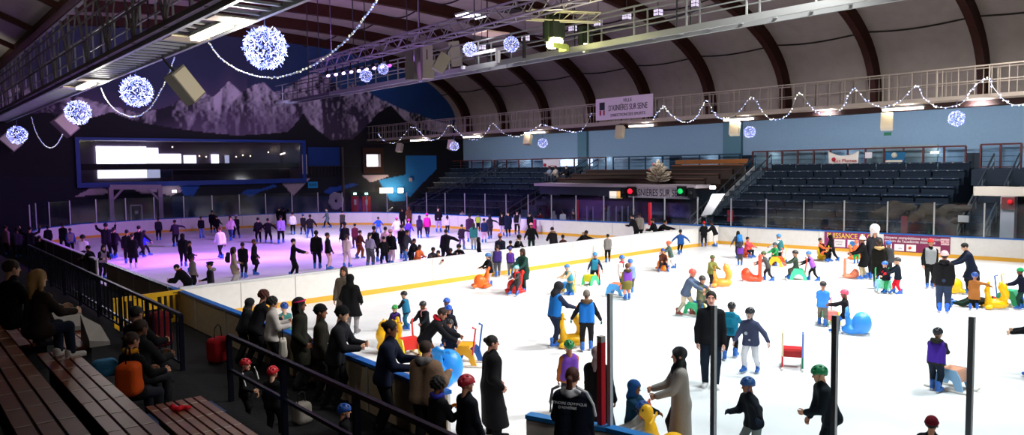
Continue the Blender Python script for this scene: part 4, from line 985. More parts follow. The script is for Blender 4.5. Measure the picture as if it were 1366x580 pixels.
# right end: pale concrete doorway
xr = 40.5; tn = empty('concrete_doorway', tuple(atx(1330, 300, xr)), 'pale concrete doorway with dark opening at the right end of the stand', 'doorway')
def slab(u0, v0, u1, v1, m_, nm, x=xr, th=.4, zb=None):
    a, c = atx(u0, v0, x), atx(u1, v1, x); mb = MB(); mb.box((x, min(a.y, c.y), zb if zb is not None else min(a.z, c.z)), (x+th, max(a.y, c.y), max(a.z, c.z))); mb.build(nm, m_, tn)
slab(1299, 248.5, 1368, 262, mat('cfc2b4', .7), 'lintel'); slab(1335, 262, 1352, 322, mat('b7b4c0', .7), 'pillar', zb=0); slab(1296, 262, 1335, 300, mat('1c1a26', .8), 'inner_wall', xr+2.2, .2, 0); slab(1352, 250, 1372, 322, mat('2c2a30', .8), 'side_wall', xr+.6, .3, 0)
slab(1300, 286, 1335, 322, mat('7a3a22', .7), 'floor_mat', xr+1.6, .3, 0)
slab(1296, 226, 1372, 248, mat('1d2734', .8), 'parapet', xr+2.5, .3)
mb = MB(); a = atx(1345, 271, xr-.1); mb.box((a.x-.05, a.y-.28, a.z-.28), (a.x+.05, a.y+.28, a.z+.28)); mb.slot(1).ball((a.x-.08, a.y-.1, a.z+.05), .14, 8); one(mb, 'fire_alarm_sign', [mat('6a3030'), mat('e0202c')], 'red fire sign on the pale pillar at the right end', 'sign')
mb = MB(); a = atx(1323, 296, xr+1.5); mb.lathe((a.x-.2, a.y, a.z-.3), [(.1, 0), (.1, .5), (.04, .6), (.03, .7)], 10); one(mb, 'fire_extinguisher', mat('b0182c', .4), 'red fire extinguisher in the dark doorway at the right end', 'extinguisher')
mb = MB(); a, c = atx(1278, 287, 38.6), atx(1292, 296.5, 38.6); mb.box((38.6, c.y, c.z), (38.63, a.y, a.z)); one(mb, 'notice', mat('d8d0d0'), 'white notice sheet behind the glass under the right gallery door', 'notice')
stair(12.4, 39.4, 44.2, .3, 3.8, 'stairs with dark railing at the right end of the right hand stand', m_=mat('1f2833', .7))
for u, v0, v1, lb in ((974, 280, 298, 'red gate panel at the left foot of the right hand stand'), (1206, 288, 305, 'dark red gate panel at the right foot of the right hand stand')):
    a, c = atx(u-4, v0, far_x(18)+.9), atx(u+4, v1, far_x(18)+.9); mb = MB(); mb.box((a.x, c.y, .3), (a.x+.06, a.y, a.z)); one(mb, 'gate_panel', mat('7a1c2c', .6), lb, 'gate')
for u, w, hgt, lb in ((770, .05, 1.3, 'left'), (867, .05, 1.5, 'right')):
    p = atx(u, 275, far_x(33)+.12); mb = MB(); mb.bar((p.x, p.y, 1.0), (p.x, p.y, 2.3), .14); one(mb, 'red_post', mat('c81c30', .5), 'red padded post above the boards of the purple ice, the %s one of two' % lb, 'post')
# netting heap behind the glass
f = Field((-.5, -2.6, -.9), (.5, 2.6, .9), .1); rs = random.Random(3)
for i in range(26): f.ell((rs.uniform(-.2, .2), rs.uniform(-2.0, 2.0), rs.uniform(-.5, .35)), (.12, .4, .2), .1)
p = atx(1230, 278, 39.5); o = link('folded_net', f.mesh('folded_net'), mat('4e453e', .9, 0, .1, .8, 6, var=.5), None); o.location = (39.5, p.y, 1.95); tag(o, 'grey brown bundle of folded netting behind the glass of the right hand stand', 'net')
# frosted tree on the ledge
tr = empty('frosted_tree', tuple(atx(878, 246, xf+.35)), 'frosted pale christmas tree standing on the ledge above the name sign', 'tree'); p = tr.location; mb = MB(); rs = random.Random(4)
Ht = atx(877, 213, xf+.35).z-p.z
mb.tube([(p.x, p.y, p.z), (p.x, p.y, p.z+Ht*.95)], [.09, .02], 6); mb.build('trunk', mat('4a3a30'), tr); mb = MB()
for i in range(240):
    t = (i/240)**.8; z = p.z+Ht*(.1+.88*t); rr = (1-t)*1.0+.08; an = i*2.399
    if t > .75: rr *= .6
    d = Vector((math.cos(an), math.sin(an), rs.uniform(.05, .5))); a = Vector((p.x, p.y, z)); e = a+d*rr*rs.uniform(.7, 1.0)
    mb.tube([a, a.lerp(e, .6), e+Vector((0, 0, .05))], [.03, .07, .015], 5)
mb.build('branches', mat('b5a693', .9, 0, .1, .6, 12, var=.4), tr); mb = MB()
for q in ((-.45, .35, .95), (-.5, -.2, .6), (-.35, .1, 1.3)): mb.ball((p.x+q[0], p.y+q[1], p.z+q[2]), .07, 6)
mb.build('red_bauble', mat('b8382c'), tr)
# ------------------------------------------------------------------ near stand: slatted benches stepping down to the rail on the left
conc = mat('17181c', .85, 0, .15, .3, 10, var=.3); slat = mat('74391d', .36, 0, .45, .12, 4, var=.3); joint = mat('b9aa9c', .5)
tiers = [(-3.5, .75, 1.75), (.75, 1.5, 1.75), (1.5, 2.25, 1.35), (2.25, 3.98, .88)]
for k, (a, c, z) in enumerate(((-6, .72, 1.78), (.72, 1.46, 1.78), (1.46, 2.3, 1.38), (2.3, 3.97, .86))):
    if k == 0: a, z = -6, 2.18
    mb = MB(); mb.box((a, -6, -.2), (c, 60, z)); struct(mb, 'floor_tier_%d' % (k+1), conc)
def bench(x0_, x1_, z, y0_, y1_, n, label, ztier):
    rt = empty('slatted_bench', ((x0_+x1_)/2, (y0_+y1_)/2, ztier), label, 'bench', 'slatted benches of the near stand'); w = (x1_-x0_)/n
    for i in range(n):
        mb = MB(); L = y0_; rs = random.Random(i+int(x0_*100))
        mb.box((x0_+i*w+.014, y0_, z-.045), (x0_+(i+1)*w-.014, y1_, z)); y = y0_+.55; mb.slot(1)
        while y < y1_: mb.box((x0_+i*w+.02, y-.012, z-.002), (x0_+(i+1)*w-.02, y+.012, z+.004)); y += .62
        mb.build('slat', [slat, joint], rt)
    mb = MB()
    mb.box((x0_+.14, y0_+.1, ztier), (x1_-.14, y1_-.1, z-.045))
    mb.build('support_beam', mat('3a3c40', .5, .5), rt)
bench(.78, 1.28, 2.2, 4, 13.6, 3, 'lowest left slatted brown bench, nearest to the camera in the bottom corner', 1.78)
bench(1.62, 2.1, 1.8, 4, 12.6, 3, 'slatted bench with blue and gold reflections, in front of the orange rucksack', 1.38)
bench(2.5, 3.22, 1.36, 4, 10.4, 6, 'wide six slat brown bench with a red scarf lying on it', .86)
bench(1.5, 2.03, 1.8, 13.4, 17.2, 3, 'short slatted bench beyond the seated couple, near the grey boxes', 1.38)
bench(2.34, 2.9, 1.36, 14.8, 19, 3, 'far slatted bench beside the railing, behind the seated group', .86)
bl = mat('23406a', .6, var=.3); mb = MB(); mb.box((2.5, 10.55, .86), (3.6, 11.2, 1.02)); one(mb, 'blue_step_block', bl, 'blue edged step block at the end of the wide brown bench', 'step')
# rails between the stand and the walkway
railm = mat('1a1c2c', .3, .6)
def guard(y0_, y1_, x, z, zt, n, label, mid=True, bal=False, m_=railm, rt_=None):
    rt = empty('guard_rail', (x, (y0_+y1_)/2, z), label, 'railing')
    mb = MB(); mb.bar((x, y0_, zt), (x, y1_, zt), .06); mb.build('top_rail', m_, rt)
    if mid:
        mb = MB(); mb.bar((x, y0_, z+(zt-z)*.48), (x, y1_, z+(zt-z)*.48), .045); mb.build('middle_rail', m_, rt)
    if bal:
        mb = MB(); mb.bar((x, y0_, z+.12), (x, y1_, z+.12), .04); y = y0_+.25
        while y < y1_: mb.bar((x, y, z+.12), (x, y, zt), .028); y += .38
        mb.build('balusters', m_, rt)
    for i in range(n+1): y = y0_+(y1_-y0_)*i/n; mb = MB(); mb.bar((x, y, z), (x, y, zt), .07); mb.build('post', m_, rt)
    return rt
guard(1.5, 11.5, 4.0, .86, 1.88, 5, 'dark guard rail with purple sheen between the wide brown bench and the spectators')
g2 = guard(13.9, 31.5, 4.0, .86, 1.86, 8, 'long dark railing with upright bars left of the yellow barrier', mid=False, bal=True)
mb = MB(); mb.tube([(4.05, 16, 1.12), (4.05, 24, 1.12)], .035, 6); one(mb, 'pipe_rail', mat('c4c8d0', .25, .9), 'thin bright steel pipe low behind the long dark railing', 'pipe')
# yellow plastic barrier on the walkway
p0, p1 = at(146, 458, 0.0), at(238, 442, 0.0)
ba = empty('crowd_barrier', (5.6, 17.9, 0), 'yellow plastic crowd barrier standing across the walkway beside the boards', 'barrier')
A0 = at(150, 398, 1.05); A1 = at(243, 388, 1.0); A0.z = A1.z = 0; dv = (A1-A0); Ld = dv.length; xd = dv.normalized(); ye = mat('d8a61a', .45, 0, .4)
def bp(s, z, o=0): q = A0+dv*s+Vector((xd.y, -xd.x, 0))*o; return (q.x, q.y, z)
def bbox(mb, s0, s1, za, zb, t=.04): mb.hexa([bp(s0, za, -t), bp(s1, za, -t), bp(s1, za, t), bp(s0, za, t), bp(s0, zb, -t), bp(s1, zb, -t), bp(s1, zb, t), bp(s0, zb, t)])
mb = MB(); bbox(mb, 0, 1, .93, 1.05); bbox(mb, 0, 1, .16, .26); bbox(mb, 0, .06, .16, 1.0); bbox(mb, .94, 1, .16, 1.0); mb.build('frame', ye, ba)
mb = MB(); bbox(mb, .26, .62, .6, .95, .03); bbox(mb, .27, .6, .26, .5, .025); mb.build('centre_panel', ye, ba)
for s in (.1, .18, .68, .76, .85):
    mb = MB(); bbox(mb, s, s+.035, .24, .95, .025); mb.build('bar', ye, ba)
for s in (.1, .9):
    mb = MB(); mb.hexa([bp(s-.04, 0, -.3), bp(s+.04, 0, -.3), bp(s+.04, 0, .3), bp(s-.04, 0, .3), bp(s-.03, .18, -.06), bp(s+.03, .18, -.06), bp(s+.03, .18, .06), bp(s-.03, .18, .06)]); mb.build('foot', ye, ba)
for s in (.34, .9):
    mb = MB(); bbox(mb, s-.05, s+.05, .975, 1.0, .045); mb.build('dark_mark', mat('1c1808'), ba)
# grey wedge panels among the benches
for k, (u, v, w, lb) in enumerate(((92, 420, .55, 'large pale grey angled panel on the bench end behind the seated couple'), (128, 442, .32, 'smaller pale grey box on the bench end left of the seated group'))):
    p = at(u, v+14, 1.4); mb = MB(); mb.hexa([(p.x-w*.5, p.y-w, 1.38), (p.x+w*.5, p.y-w, 1.38), (p.x+w*.5, p.y+w*1.3, 1.38), (p.x-w*.5, p.y+w*1.3, 1.38), (p.x-w*.5, p.y-w, 1.5), (p.x+w*.5, p.y-w, 1.44), (p.x+w*.5, p.y+w*1.2, 1.62), (p.x-w*.5, p.y+w*1.1, 1.86)])
    one(mb, 'grey_box', mat('8a8580', .7, var=.2), lb, 'box')

mb = MB(); mb.prism([atx(u, v, 36.98) for u, v in ((950, 259), (967, 258), (949, 286), (935, 288))], (.1, 0, 0)); one(mb, 'stair_side_panel', mat('dcdde0', .6), 'white slanted panel at the foot of the stairs right of the name sign', 'panel')
# ------------------------------------------------------------------ overhead: catwalks, truss, lamps, balls of light
galv = mat('7d8282', .45, .5); galv_w = mat('a9acad', .5, .3); dks = mat('3a3a3e', .5, .5); dkw = mat('2b1512', .7)
def catwalk(xa, xb, z, y0, y1, label, rail_h=1.1, posts=2.2, m_=galv, pick=None, ladder=.6, left=True, right=True, hang=None, beam=.16, deck=None):
    rt = empty('catwalk', ((xa+xb)/2, (y0+y1)/2, z), label, 'catwalk')
    for x in (xa, xb):
        mb = MB(); mb.bar((x, y0, z), (x, y1, z), .1, beam); mb.build('side_beam', m_, rt)
    mb = MB(); y = y0+.1
    while y < y1: mb.bar((xa, y, z+.02), (xb, y, z+.02), .1, .06); y += ladder
    if deck: mb.box((xa, y0, z+.04), (xb, y1, z+.07))
    mb.build('deck_grating', m_, rt)
    for x, on in ((xa, left), (xb, right)):
        if not on: continue
        mb = MB(); y = y0
        while y <= y1+.01: mb.bar((x, y, z), (x, y, z+rail_h), .05); y += posts
        mb.bar((x, y0, z+rail_h), (x, y1, z+rail_h), .055); mb.bar((x, y0, z+rail_h*.52), (x, y1, z+rail_h*.52), .04)
        if pick:
            y = y0
            while y <= y1: mb.bar((x, y, z), (x, y, z+rail_h), .028); y += pick
        mb.build('railing', m_, rt)
    if hang:
        y = y0+hang*.5
        while y < y1:
            for x in (xa, xb): mb = MB(); mb.bar((x, y, z), (x, y, arch_z(x)-.2), .04); mb.build('hanger', dks, rt)
            y += hang
    return rt
def fluo(c, L, label, w=.16, s=9, hx='fff2d8', yax=True):
    rt = empty('strip_light', c, label, 'lamp'); x, y, z = c; mb = MB(); mb.box((x-w*.7, y-L/2-.05, z), (x+w*.7, y+L/2+.05, z+.08)); mb.build('housing', galv_w, rt)
    mb = MB(); mb.box((x-w/2, y-L/2, z-.09), (x+w/2, y+L/2, z)); mb.build('diffuser', emit(hx, s), rt); return rt
ZC = 7.97
catwalk(5.88, 6.98, ZC, 8, 61.8, 'large steel catwalk with ladder-like deck crossing the top left corner', rail_h=1.2, posts=1.5, right=False, m_=mat('a3a8aa', .45, .3), hang=5.68)
mb = MB(); y = 8.0
while y < 60:
    mb.bar((5.7, y, ZC+.1), (5.7, y+1.5, 10.3), .07); mb.bar((5.7, y+1.5, 10.3), (5.7, y+3, ZC+.1), .04); mb.bar((5.7, y, ZC), (5.7, y, 10.35), .07); y += 3.0
for z in (10.3, ZC+.1): mb.bar((5.7, 8, z), (5.7, 61, z), .14)
for z in (ZC+.9, ZC+1.5, ZC+1.9): mb.tube([(5.6, 8, z), (5.6, 61, z)], .035, 5)
one(mb, 'lattice_girder', mat('6a6666', .6, .3), 'dark lattice girder with pipes running along the top left catwalk', 'girder')
xc = 6.5
for u, v, L, lb in ((300, 40, 2.4, 'bright strip light under the top left catwalk, right of the others'), (124, 112, 2.4, 'strip light under the top left catwalk, above the middle light ball')):
    p = at(u, v, ZC-.05); fluo((xc, p.y, ZC-.1), L, lb, .24, 8); 
    for a, c, w in ((-1.9, -1.3, 'near'), (1.3, 2.1, 'far')):
        mb = MB(); mb.box((5.95, p.y+a, ZC-.1), (6.92, p.y+c, ZC-.06)); one(mb, 'reflector_plate', mat('d8cba8', .35, .2), 'pale reflector plate at the %s end of the %s strip light' % (w, 'brighter right' if u > 200 else 'dimmer left'), 'reflector')
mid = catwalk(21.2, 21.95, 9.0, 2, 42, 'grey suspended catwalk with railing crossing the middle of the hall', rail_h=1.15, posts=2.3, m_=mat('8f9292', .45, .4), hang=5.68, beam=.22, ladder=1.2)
catwalk(21.2, 21.95, 9.0, 42, 50, 'dim far end of the suspended catwalk behind the loudspeaker cluster', rail_h=1.15, posts=2.3, m_=mat('5a5a62', .5, .4), hang=5.68)  # darker steel than the near part, dimmer light put into the colour
farc = catwalk(35.0, 36.0, 7.1, 1, 64, 'long pale catwalk with close set rail bars under the far roof', rail_h=1.25, posts=2.0, pick=.62, m_=mat('a5988c', .55, .2), deck=True)
mb = MB(); mb.box((36.05, 1, 6.78), (36.3, 64, 7.02)); one(mb, 'brown_beam', dkw, 'dark brown timber beam under the long pale catwalk', 'beam')
for i, (u, v, lb) in enumerate(((557, 189, 'first strip light from the left under the long far catwalk'), (629, 183.5, 'second strip light from the left under the long far catwalk'), (713, 177.5, 'third strip light from the left under the long far catwalk'), (855, 169.5, 'strip light under the long far catwalk beside the banner'), (985, 160, 'strip light under the long far catwalk right of the banner'), (1204, 148.5, 'rightmost strip light under the long far catwalk'))):
    p = atx(u, v, 35.4); fluo((35.4, p.y, 6.86), 1.9 if i < 3 else 1.7, lb, .22, 9, 'fff0cf')
# banner on the far catwalk
x = 34.9; a, c = atx(795, 147, x), atx(871, 164, x); bn = empty('long_banner', (x, (a.y+c.y)/2, 7.1), 'long lilac white banner with dark serif lettering on the far catwalk', 'banner')
zt, zb = 8.62, 7.28
mb = MB(); mb.box((x-.02, c.y, zb), (x+.02, a.y, zt)); mb.build('cloth', mat('d9c3dc', .8), bn)
My = Matrix(((0, 0, -1), (-1, 0, 0), (0, 1, 0))).to_4x4(); ink = mat('2a2438'); ym = (a.y+c.y)/2-.35
text('VILLE', .3, ink, bn, Matrix.Translation((x-.03, ym, zb+1.1)) @ My); text("D'ASNIÈRES SUR SEINE", .5, ink, bn, Matrix.Translation((x-.03, ym, zb+.68)) @ My, xs=.62); text('DIRECTION DES SPORTS', .25, ink, bn, Matrix.Translation((x-.03, ym, zb+.25)) @ My)
mb = MB(); yy = a.y-.55; mb.box((x-.035, yy-.22, zb+.62), (x-.022, yy+.22, zb+1.1)); mb.slot(1).box((x-.035, yy-.22, zb+.3), (x-.022, yy-.08, zb+.6)); mb.box((x-.035, yy+.08, zb+.3), (x-.022, yy+.22, zb+.6)); mb.build('crest', [ink, mat('a03048')], bn)
# truss with stage lamps
T0, T1 = Vector((20.0, 41.5, 10.15)), Vector((19.1, 17.9, 10.15)); tr_ = empty('lighting_truss', tuple((T0+T1)/2), 'lattice lighting truss hanging over the purple ice', 'truss'); trm = mat('8b8790', .4, .6)
d = (T1-T0).normalized(); sx = Vector((-d.y, d.x, 0)); cs = [sx*.3, -sx*.3, sx*.3+Vector((0, 0, .6)), -sx*.3+Vector((0, 0, .6))]
mb = MB()
for o_ in cs: mb.tube([T0+o_, T1+o_], .045, 6)
mb.build('chord', trm, tr_); mb = MB(); n = 34
for i in range(n):
    a, c = T0.lerp(T1, i/n), T0.lerp(T1, (i+1)/n)
    for p_, q_ in ((0, 1), (2, 3), (0, 2), (1, 3)): mb.tube([a+cs[p_ if i % 2 else q_], c+cs[q_ if i % 2 else p_]], .025, 4)
mb.build('lacing', trm, tr_)
for y_ in (.1, .5, .9): p = T0.lerp(T1, y_); mb = MB(); mb.bar(p+Vector((0, 0, .6)), (p.x, p.y, arch_z(p.x)-.3), .03); mb.build('hanger', dks, tr_)
mb = MB()
for i in range(14):
    a, c = T1+Vector((0, -.0, 0))+sx*(-.3-i*.0), 0
    pass
e0 = at(705, 26, 10.0); e1 = at(798, 30, 9.8)
mb = MB(); cr = empty('short_truss', tuple((e0+e1)/2), 'short pale cross truss carrying the yellow stage lamp', 'truss')
for dz in (0, .35):
    for o_ in (-.15, .15): mb.tube([e0+Vector((0, o_, dz)), e1+Vector((0, o_, dz))], .035, 5)
for i in range(10): a, c = e0.lerp(e1, i/10), e0.lerp(e1, (i+1)/10); mb.tube([a+Vector((0, .15 if i % 2 else -.15, 0)), c+Vector((0, -.15 if i % 2 else .15, .35))], .022, 4)
mb.build('lattice', mat('a39c82', .4, .4), cr)
for i in range(9):
    p = at(437+i*10.2, 99-i*1.7, 9.75); L = empty('par_lamp', tuple(p), ['leftmost', 'second', 'third', 'fourth', 'fifth', 'sixth', 'seventh', 'eighth', 'rightmost'][i]+' lamp counted from the left in the row of violet stage lamps under the truss', 'stage lamp', 'violet stage lamps under the truss')
    ax = Matrix.Rotation(R(140), 3, 'X'); mb = MB(); mb.lathe(p, [(.05, -.22), (.1, -.18), (.12, .1), (.12, .11)], 10, ax); mb.bar(p, p+Vector((0, 0, .4)), .05); mb.build('housing', mat('16141a'), L)
    mb = MB(); mb.lathe(p, [(.1, .11), (.1, .13)], 10, ax); mb.build('lens', emit('e2b8ff' if i != 8 else 'a030ff', 7), L)
def moving(u, v, z, label, lens, s, big=1.0, ang=155):
    p = at(u, v, z); L = empty('stage_lamp', tuple(p), label, 'stage lamp'); ax = Matrix.Rotation(R(ang), 3, 'X')
    mb = MB()
    for k in (-1, 1): mb.box((p.x+k*.36*big-.04, p.y-.1, p.z-.05), (p.x+k*.36*big+.04, p.y+.1, p.z+1.0*big))
    mb.box((p.x-.4*big, p.y-.14, p.z+.95*big), (p.x+.4*big, p.y+.14, p.z+1.1*big)); mb.build('yoke', mat('2a3428', .5), L)
    mb = MB(); mb.box((p.x-.3*big, p.y-.3*big, p.z+.1), (p.x+.3*big, p.y+.3*big, p.z+.85*big)); mb.build('body', mat('232a24', .5), L)
    mb = MB(); mb.lathe(p, [(.05, -.1), (.3*big, 0), (.34*big, .1*big), (.3*big, .16*big)], 14, ax); mb.build('lens', emit(lens, s), L)
    mb = MB(); mb.box((p.x-.36*big, p.y-.36*big, p.z-.32*big), (p.x+.36*big, p.y-.33*big, p.z-.12)); mb.box((p.x+.36*big, p.y-.3*big, p.z-.36*big), (p.x+.5*big, p.y+.1*big, p.z-.14)); mb.build('barn_door', mat('8f9a50', .4), L)
moving(739, 55, 9.2, 'large yoke stage lamp shining yellow under the cross truss', 'fff6a0', 30, 1.0)
moving(781, 62, 9.2, 'smaller stage lamp seen from the side beside the large yellow lamp', 'f4f0b0', 4, .7, 120)
# loudspeaker cluster
def boxspk(c, sz, rz, label, m_=mat('a8a29a', .6), face=mat('84807c', .8), tilt=0, grp='white loudspeakers'):
    o = empty('loudspeaker', c, label, 'loudspeaker', grp); mb = MB(); w, dp, h = sz; mb.box((-w/2, -dp/2, -h/2), (w/2, dp/2, h/2)); mb.local('cabinet', m_, o)
    mb = MB(); mb.box((-w*.44, -dp/2-.02, -h*.45), (w*.44, -dp/2, h*.45)); mb.local('grille', face, o)
    mb = MB(); mb.bar((0, 0, h/2), (0, 0, h/2+.5), .05); mb.local('bracket', dks, o)
    o.rotation_euler = (R(tilt), 0, R(rz)); return o
dg_ = mat('5c5a50', .7); lg_ = mat('827a74', .7)
for u, v, w, h, rz, tl, lb, m_ in ((552, 75, .66, .82, 20, 0, 'dark front loudspeaker at the upper left of the hanging cluster', dg_), (552, 95, .66, .82, 20, 0, 'dark front loudspeaker at the lower left of the hanging cluster', dg_), (569, 73, .66, .82, 65, 0, 'pale loudspeaker at the upper right of the hanging cluster', lg_), (570, 93, .66, .82, 65, 0, 'pale loudspeaker at the lower right of the hanging cluster', lg_), (589, 84, .34, .8, 65, 30, 'slanted narrow loudspeaker right of the hanging cluster', lg_), (607, 72, .36, 1.15, 60, -8, 'tall narrow loudspeaker farthest right of the hanging cluster', lg_)):
    boxspk(tuple(at(u, v, 9.9 if v < 80 else 8.9)), (w, .5, h), rz, lb, m_, dg_, tl, 'hanging loudspeaker cluster')
def wspk(u, v, x, wpx, hpx, rz, roll, label):
    p = atx(u, v, x); k = pr(p)[2]/1000; o = boxspk(tuple(p), (wpx*k, wpx*k*.7, hpx*k), 0, label, mat('8a857c', .6), mat('e4d8bc', .6)); o.rotation_euler = (R(-14), R(roll), R(rz))
wspk(247, 114, 7.2, 26, 46, 28, -37, 'largest tilted cream loudspeaker hanging below the top left catwalk')
wspk(87, 167, 7.2, 18, 28, 20, -40, 'middle tilted cream loudspeaker hanging below the top left catwalk')
wspk(13, 190, 6.9, 15, 24, 15, -42, 'dim tilted loudspeaker at the left edge below the catwalk')
for u, v, lb in ((533, 197, 'small pale loudspeaker at the left end under the far catwalk'), (602, 193, 'small white loudspeaker under the far catwalk behind a light ball'), (704, 186, 'small tilted grey loudspeaker under the far catwalk'), (827, 176, 'small cream loudspeaker hanging below the long banner'), (980, 171, 'pale loudspeaker below the far catwalk right of the banner'), (1183, 162, 'cream loudspeaker beside the rightmost strip light')):
    boxspk(tuple(atx(u, v, 35.6)), (.5, .4, .75), 110, lb, mat('cfc3ad'), mat('beb29c'), 18, 'small loudspeakers under the far catwalk')
# balls of light
led = emit('8f9cff', 2.0, 'led'); wirem = mat('7078a0', .5, .3); ledw = emit('e0e2ff', 2.6, 'led')
def lightball(u, v, d, dist_x, label, n, mode='x', hangz=None):
    p = atx(u, v, dist_x); r = d/2/1000*pr(p)[2]
    o = empty('light_ball', tuple(p), label, 'light ball', 'balls of white lights'); mb = MB(); rs = random.Random(label)
    for k in range(6):
        q = Matrix.Rotation(rs.uniform(0, 3), 3, 'X') @ Matrix.Rotation(rs.uniform(0, 3), 3, 'Y'); mb.tube([q @ Vector((math.cos(t)*r*.93, math.sin(t)*r*.93, 0)) for t in [2*math.pi*i/16 for i in range(16)]], r*.018, 4, True)
    if hangz: mb.bar((0, 0, r*.9), (0, 0, hangz-p.z), .02)
    mb.local('wire_frame', wirem, o); mb = MB()
    for k in range(n):
        z = 1-2*(k+.5)/n; a = k*2.39996; q = Vector((math.sqrt(1-z*z)*math.cos(a), math.sqrt(1-z*z)*math.sin(a), z)); q = (q+Vector([rs.uniform(-.09, .09) for _ in range(3)])).normalized()
        t = Vector([rs.uniform(-1, 1) for _ in range(3)]).normalized(); L = r*rs.uniform(.09, .16); c = q*r*rs.uniform(.9, 1.04); s = r*.02
        mb.slot(0 if rs.random() < .6 else 1).bar(c-t*L, c+t*L, s*1.5)
    e = mb.local('bulb', [led, ledw], o); e['kind'] = 'stuff'; return o
lightball(354, 64, 54, 7.1, 'largest ball of white lights, hanging right of the top left catwalk', 420, hangz=8.0)
lightball(182, 122, 39, 7.1, 'second largest ball of white lights, left of the big cream loudspeaker', 360, hangz=8.0)
lightball(104, 150, 31, 7.1, 'ball of white lights beside the middle cream loudspeaker', 300, hangz=8.0)
lightball(23, 180, 23, 7.1, 'ball of white lights at the left edge below the catwalk', 240, hangz=8.0)
lightball(627, 66, 18, 21.0, 'ball of white lights at the white railing, the left of two', 200, hangz=9.5)
lightball(682, 59, 20, 21.0, 'ball of white lights at the white railing, the right of two', 200, hangz=9.5)
lightball(488, 101, 16, 19.6, 'ball of white lights under the violet stage lamps, the left of two', 160, hangz=10)
lightball(511, 92, 14, 19.6, 'ball of white lights under the violet stage lamps, the right of two', 160, hangz=10)
lightball(606, 195, 12, 35.0, 'small light ball below the far catwalk, left of the pale blue wall', 140, hangz=7)
lightball(724, 191, 12.5, 35.0, 'small light ball below the far catwalk, left of the banner', 140, hangz=7)
lightball(1000, 176, 15, 35.0, 'small light ball below the far catwalk, right of the banner', 160, hangz=7)
lightball(1276, 158, 20, 35.0, 'rightmost light ball below the far catwalk', 180, hangz=7)
lightball(561, 106, 6, 20.5, 'tiny round white lamp below the loudspeaker cluster', 60)
# rope lights and garlands
def rope(P, label, x, r=.035, s=6, dots=False):
    r = r*(.62 if dots else .8); s = s*(.6 if dots else .5)
    pts = [atx(u, v, x) for u, v in P]; Q = []
    for i in range(len(pts)-1):
        for k in range(8):
            t = k/8; p0, p1, p2, p3 = pts[max(i-1, 0)], pts[i], pts[i+1], pts[min(i+2, len(pts)-1)]
            Q.append(.5*((2*p1)+(p2-p0)*t+(2*p0-5*p1+4*p2-p3)*t*t+(3*p1-p0-3*p2+p3)*t**3))
    Q.append(pts[-1]); o = empty('light_garland', tuple(Q[0]), label, 'garland', 'light garlands')
    mb = MB(); mb.tube(Q, r*(.35 if dots else .7), 5); mb.build('cable', mat('cfd2dc', .5), o); mb = MB(); rs = random.Random(label); acc = 0
    for a, c in zip(Q, Q[1:]):
        n = max(1, int((c-a).length/(.1 if not dots else .17)))
        for k in range(n):
            q = a.lerp(c, k/n)+Vector([rs.uniform(-1, 1) for _ in range(3)])*r*(.5 if not dots else 1.4)
            if dots and rs.random() < .3: continue
            mb.slot(0 if rs.random() < .5 else 1).ball(q, r*(1.05 if not dots else .95), 5)
    e = mb.build('bulb', [emit('a8b8ff', s), emit('f4f2e6', s)], o); e['kind'] = 'stuff'; return o
rope([(279, 57), (290, 73), (312, 90), (340, 101), (370, 103), (405, 93), (440, 72), (470, 45), (492, 15), (507, -6)], 'long bright rope light swinging under the largest light ball', 7.05, .027, 3.2)
rope([(135, 118), (142, 133), (155, 147), (172, 155), (188, 153), (203, 140), (216, 118), (226, 96), (233, 76)], 'bright rope light swinging under the second largest light ball', 7.05, .027, 3.2)
rope([(42, 156), (47, 174), (56, 190), (66, 197), (76, 192), (84, 178)], 'bright rope light swinging left of the middle cream loudspeaker', 7.05, .027, 3)
SW = [(505, 178), (510, 186), (522, 191), (533, 187), (545, 172), (553, 170), (562, 178), (574, 187), (588, 182), (599, 167), (609, 174), (620, 183), (636, 186), (648, 178), (657, 165), (672, 178), (690, 182), (706, 176), (722, 165)]
rope(SW, 'swags of small white bulbs along the left half of the far catwalk', 34.85, .05, 5, True)
rope([(722, 165), (735, 170), (752, 174), (766, 176), (778, 172), (790, 150)], 'swag of small white bulbs on the far catwalk just left of the banner', 34.85, .05, 5, True)
rope([(871, 160), (885, 142), (892, 150), (905, 160), (916, 163), (930, 155), (942, 134), (952, 150), (965, 158), (985, 150), (1001, 130), (1010, 138), (1022, 155), (1035, 159), (1052, 152), (1066, 125), (1085, 146), (1100, 153), (1120, 147), (1139, 119), (1155, 134), (1175, 143), (1200, 137)], 'swags of small white bulbs on the far catwalk right of the banner', 34.85, .05, 5, True)
rope([(1200, 137), (1222, 115), (1232, 130), (1248, 142), (1265, 143), (1285, 136), (1297, 118), (1316, 105), (1326, 118), (1338, 132), (1352, 140), (1368, 138)], 'swags of small white bulbs at the right end of the far catwalk', 34.85, .05, 5, True)
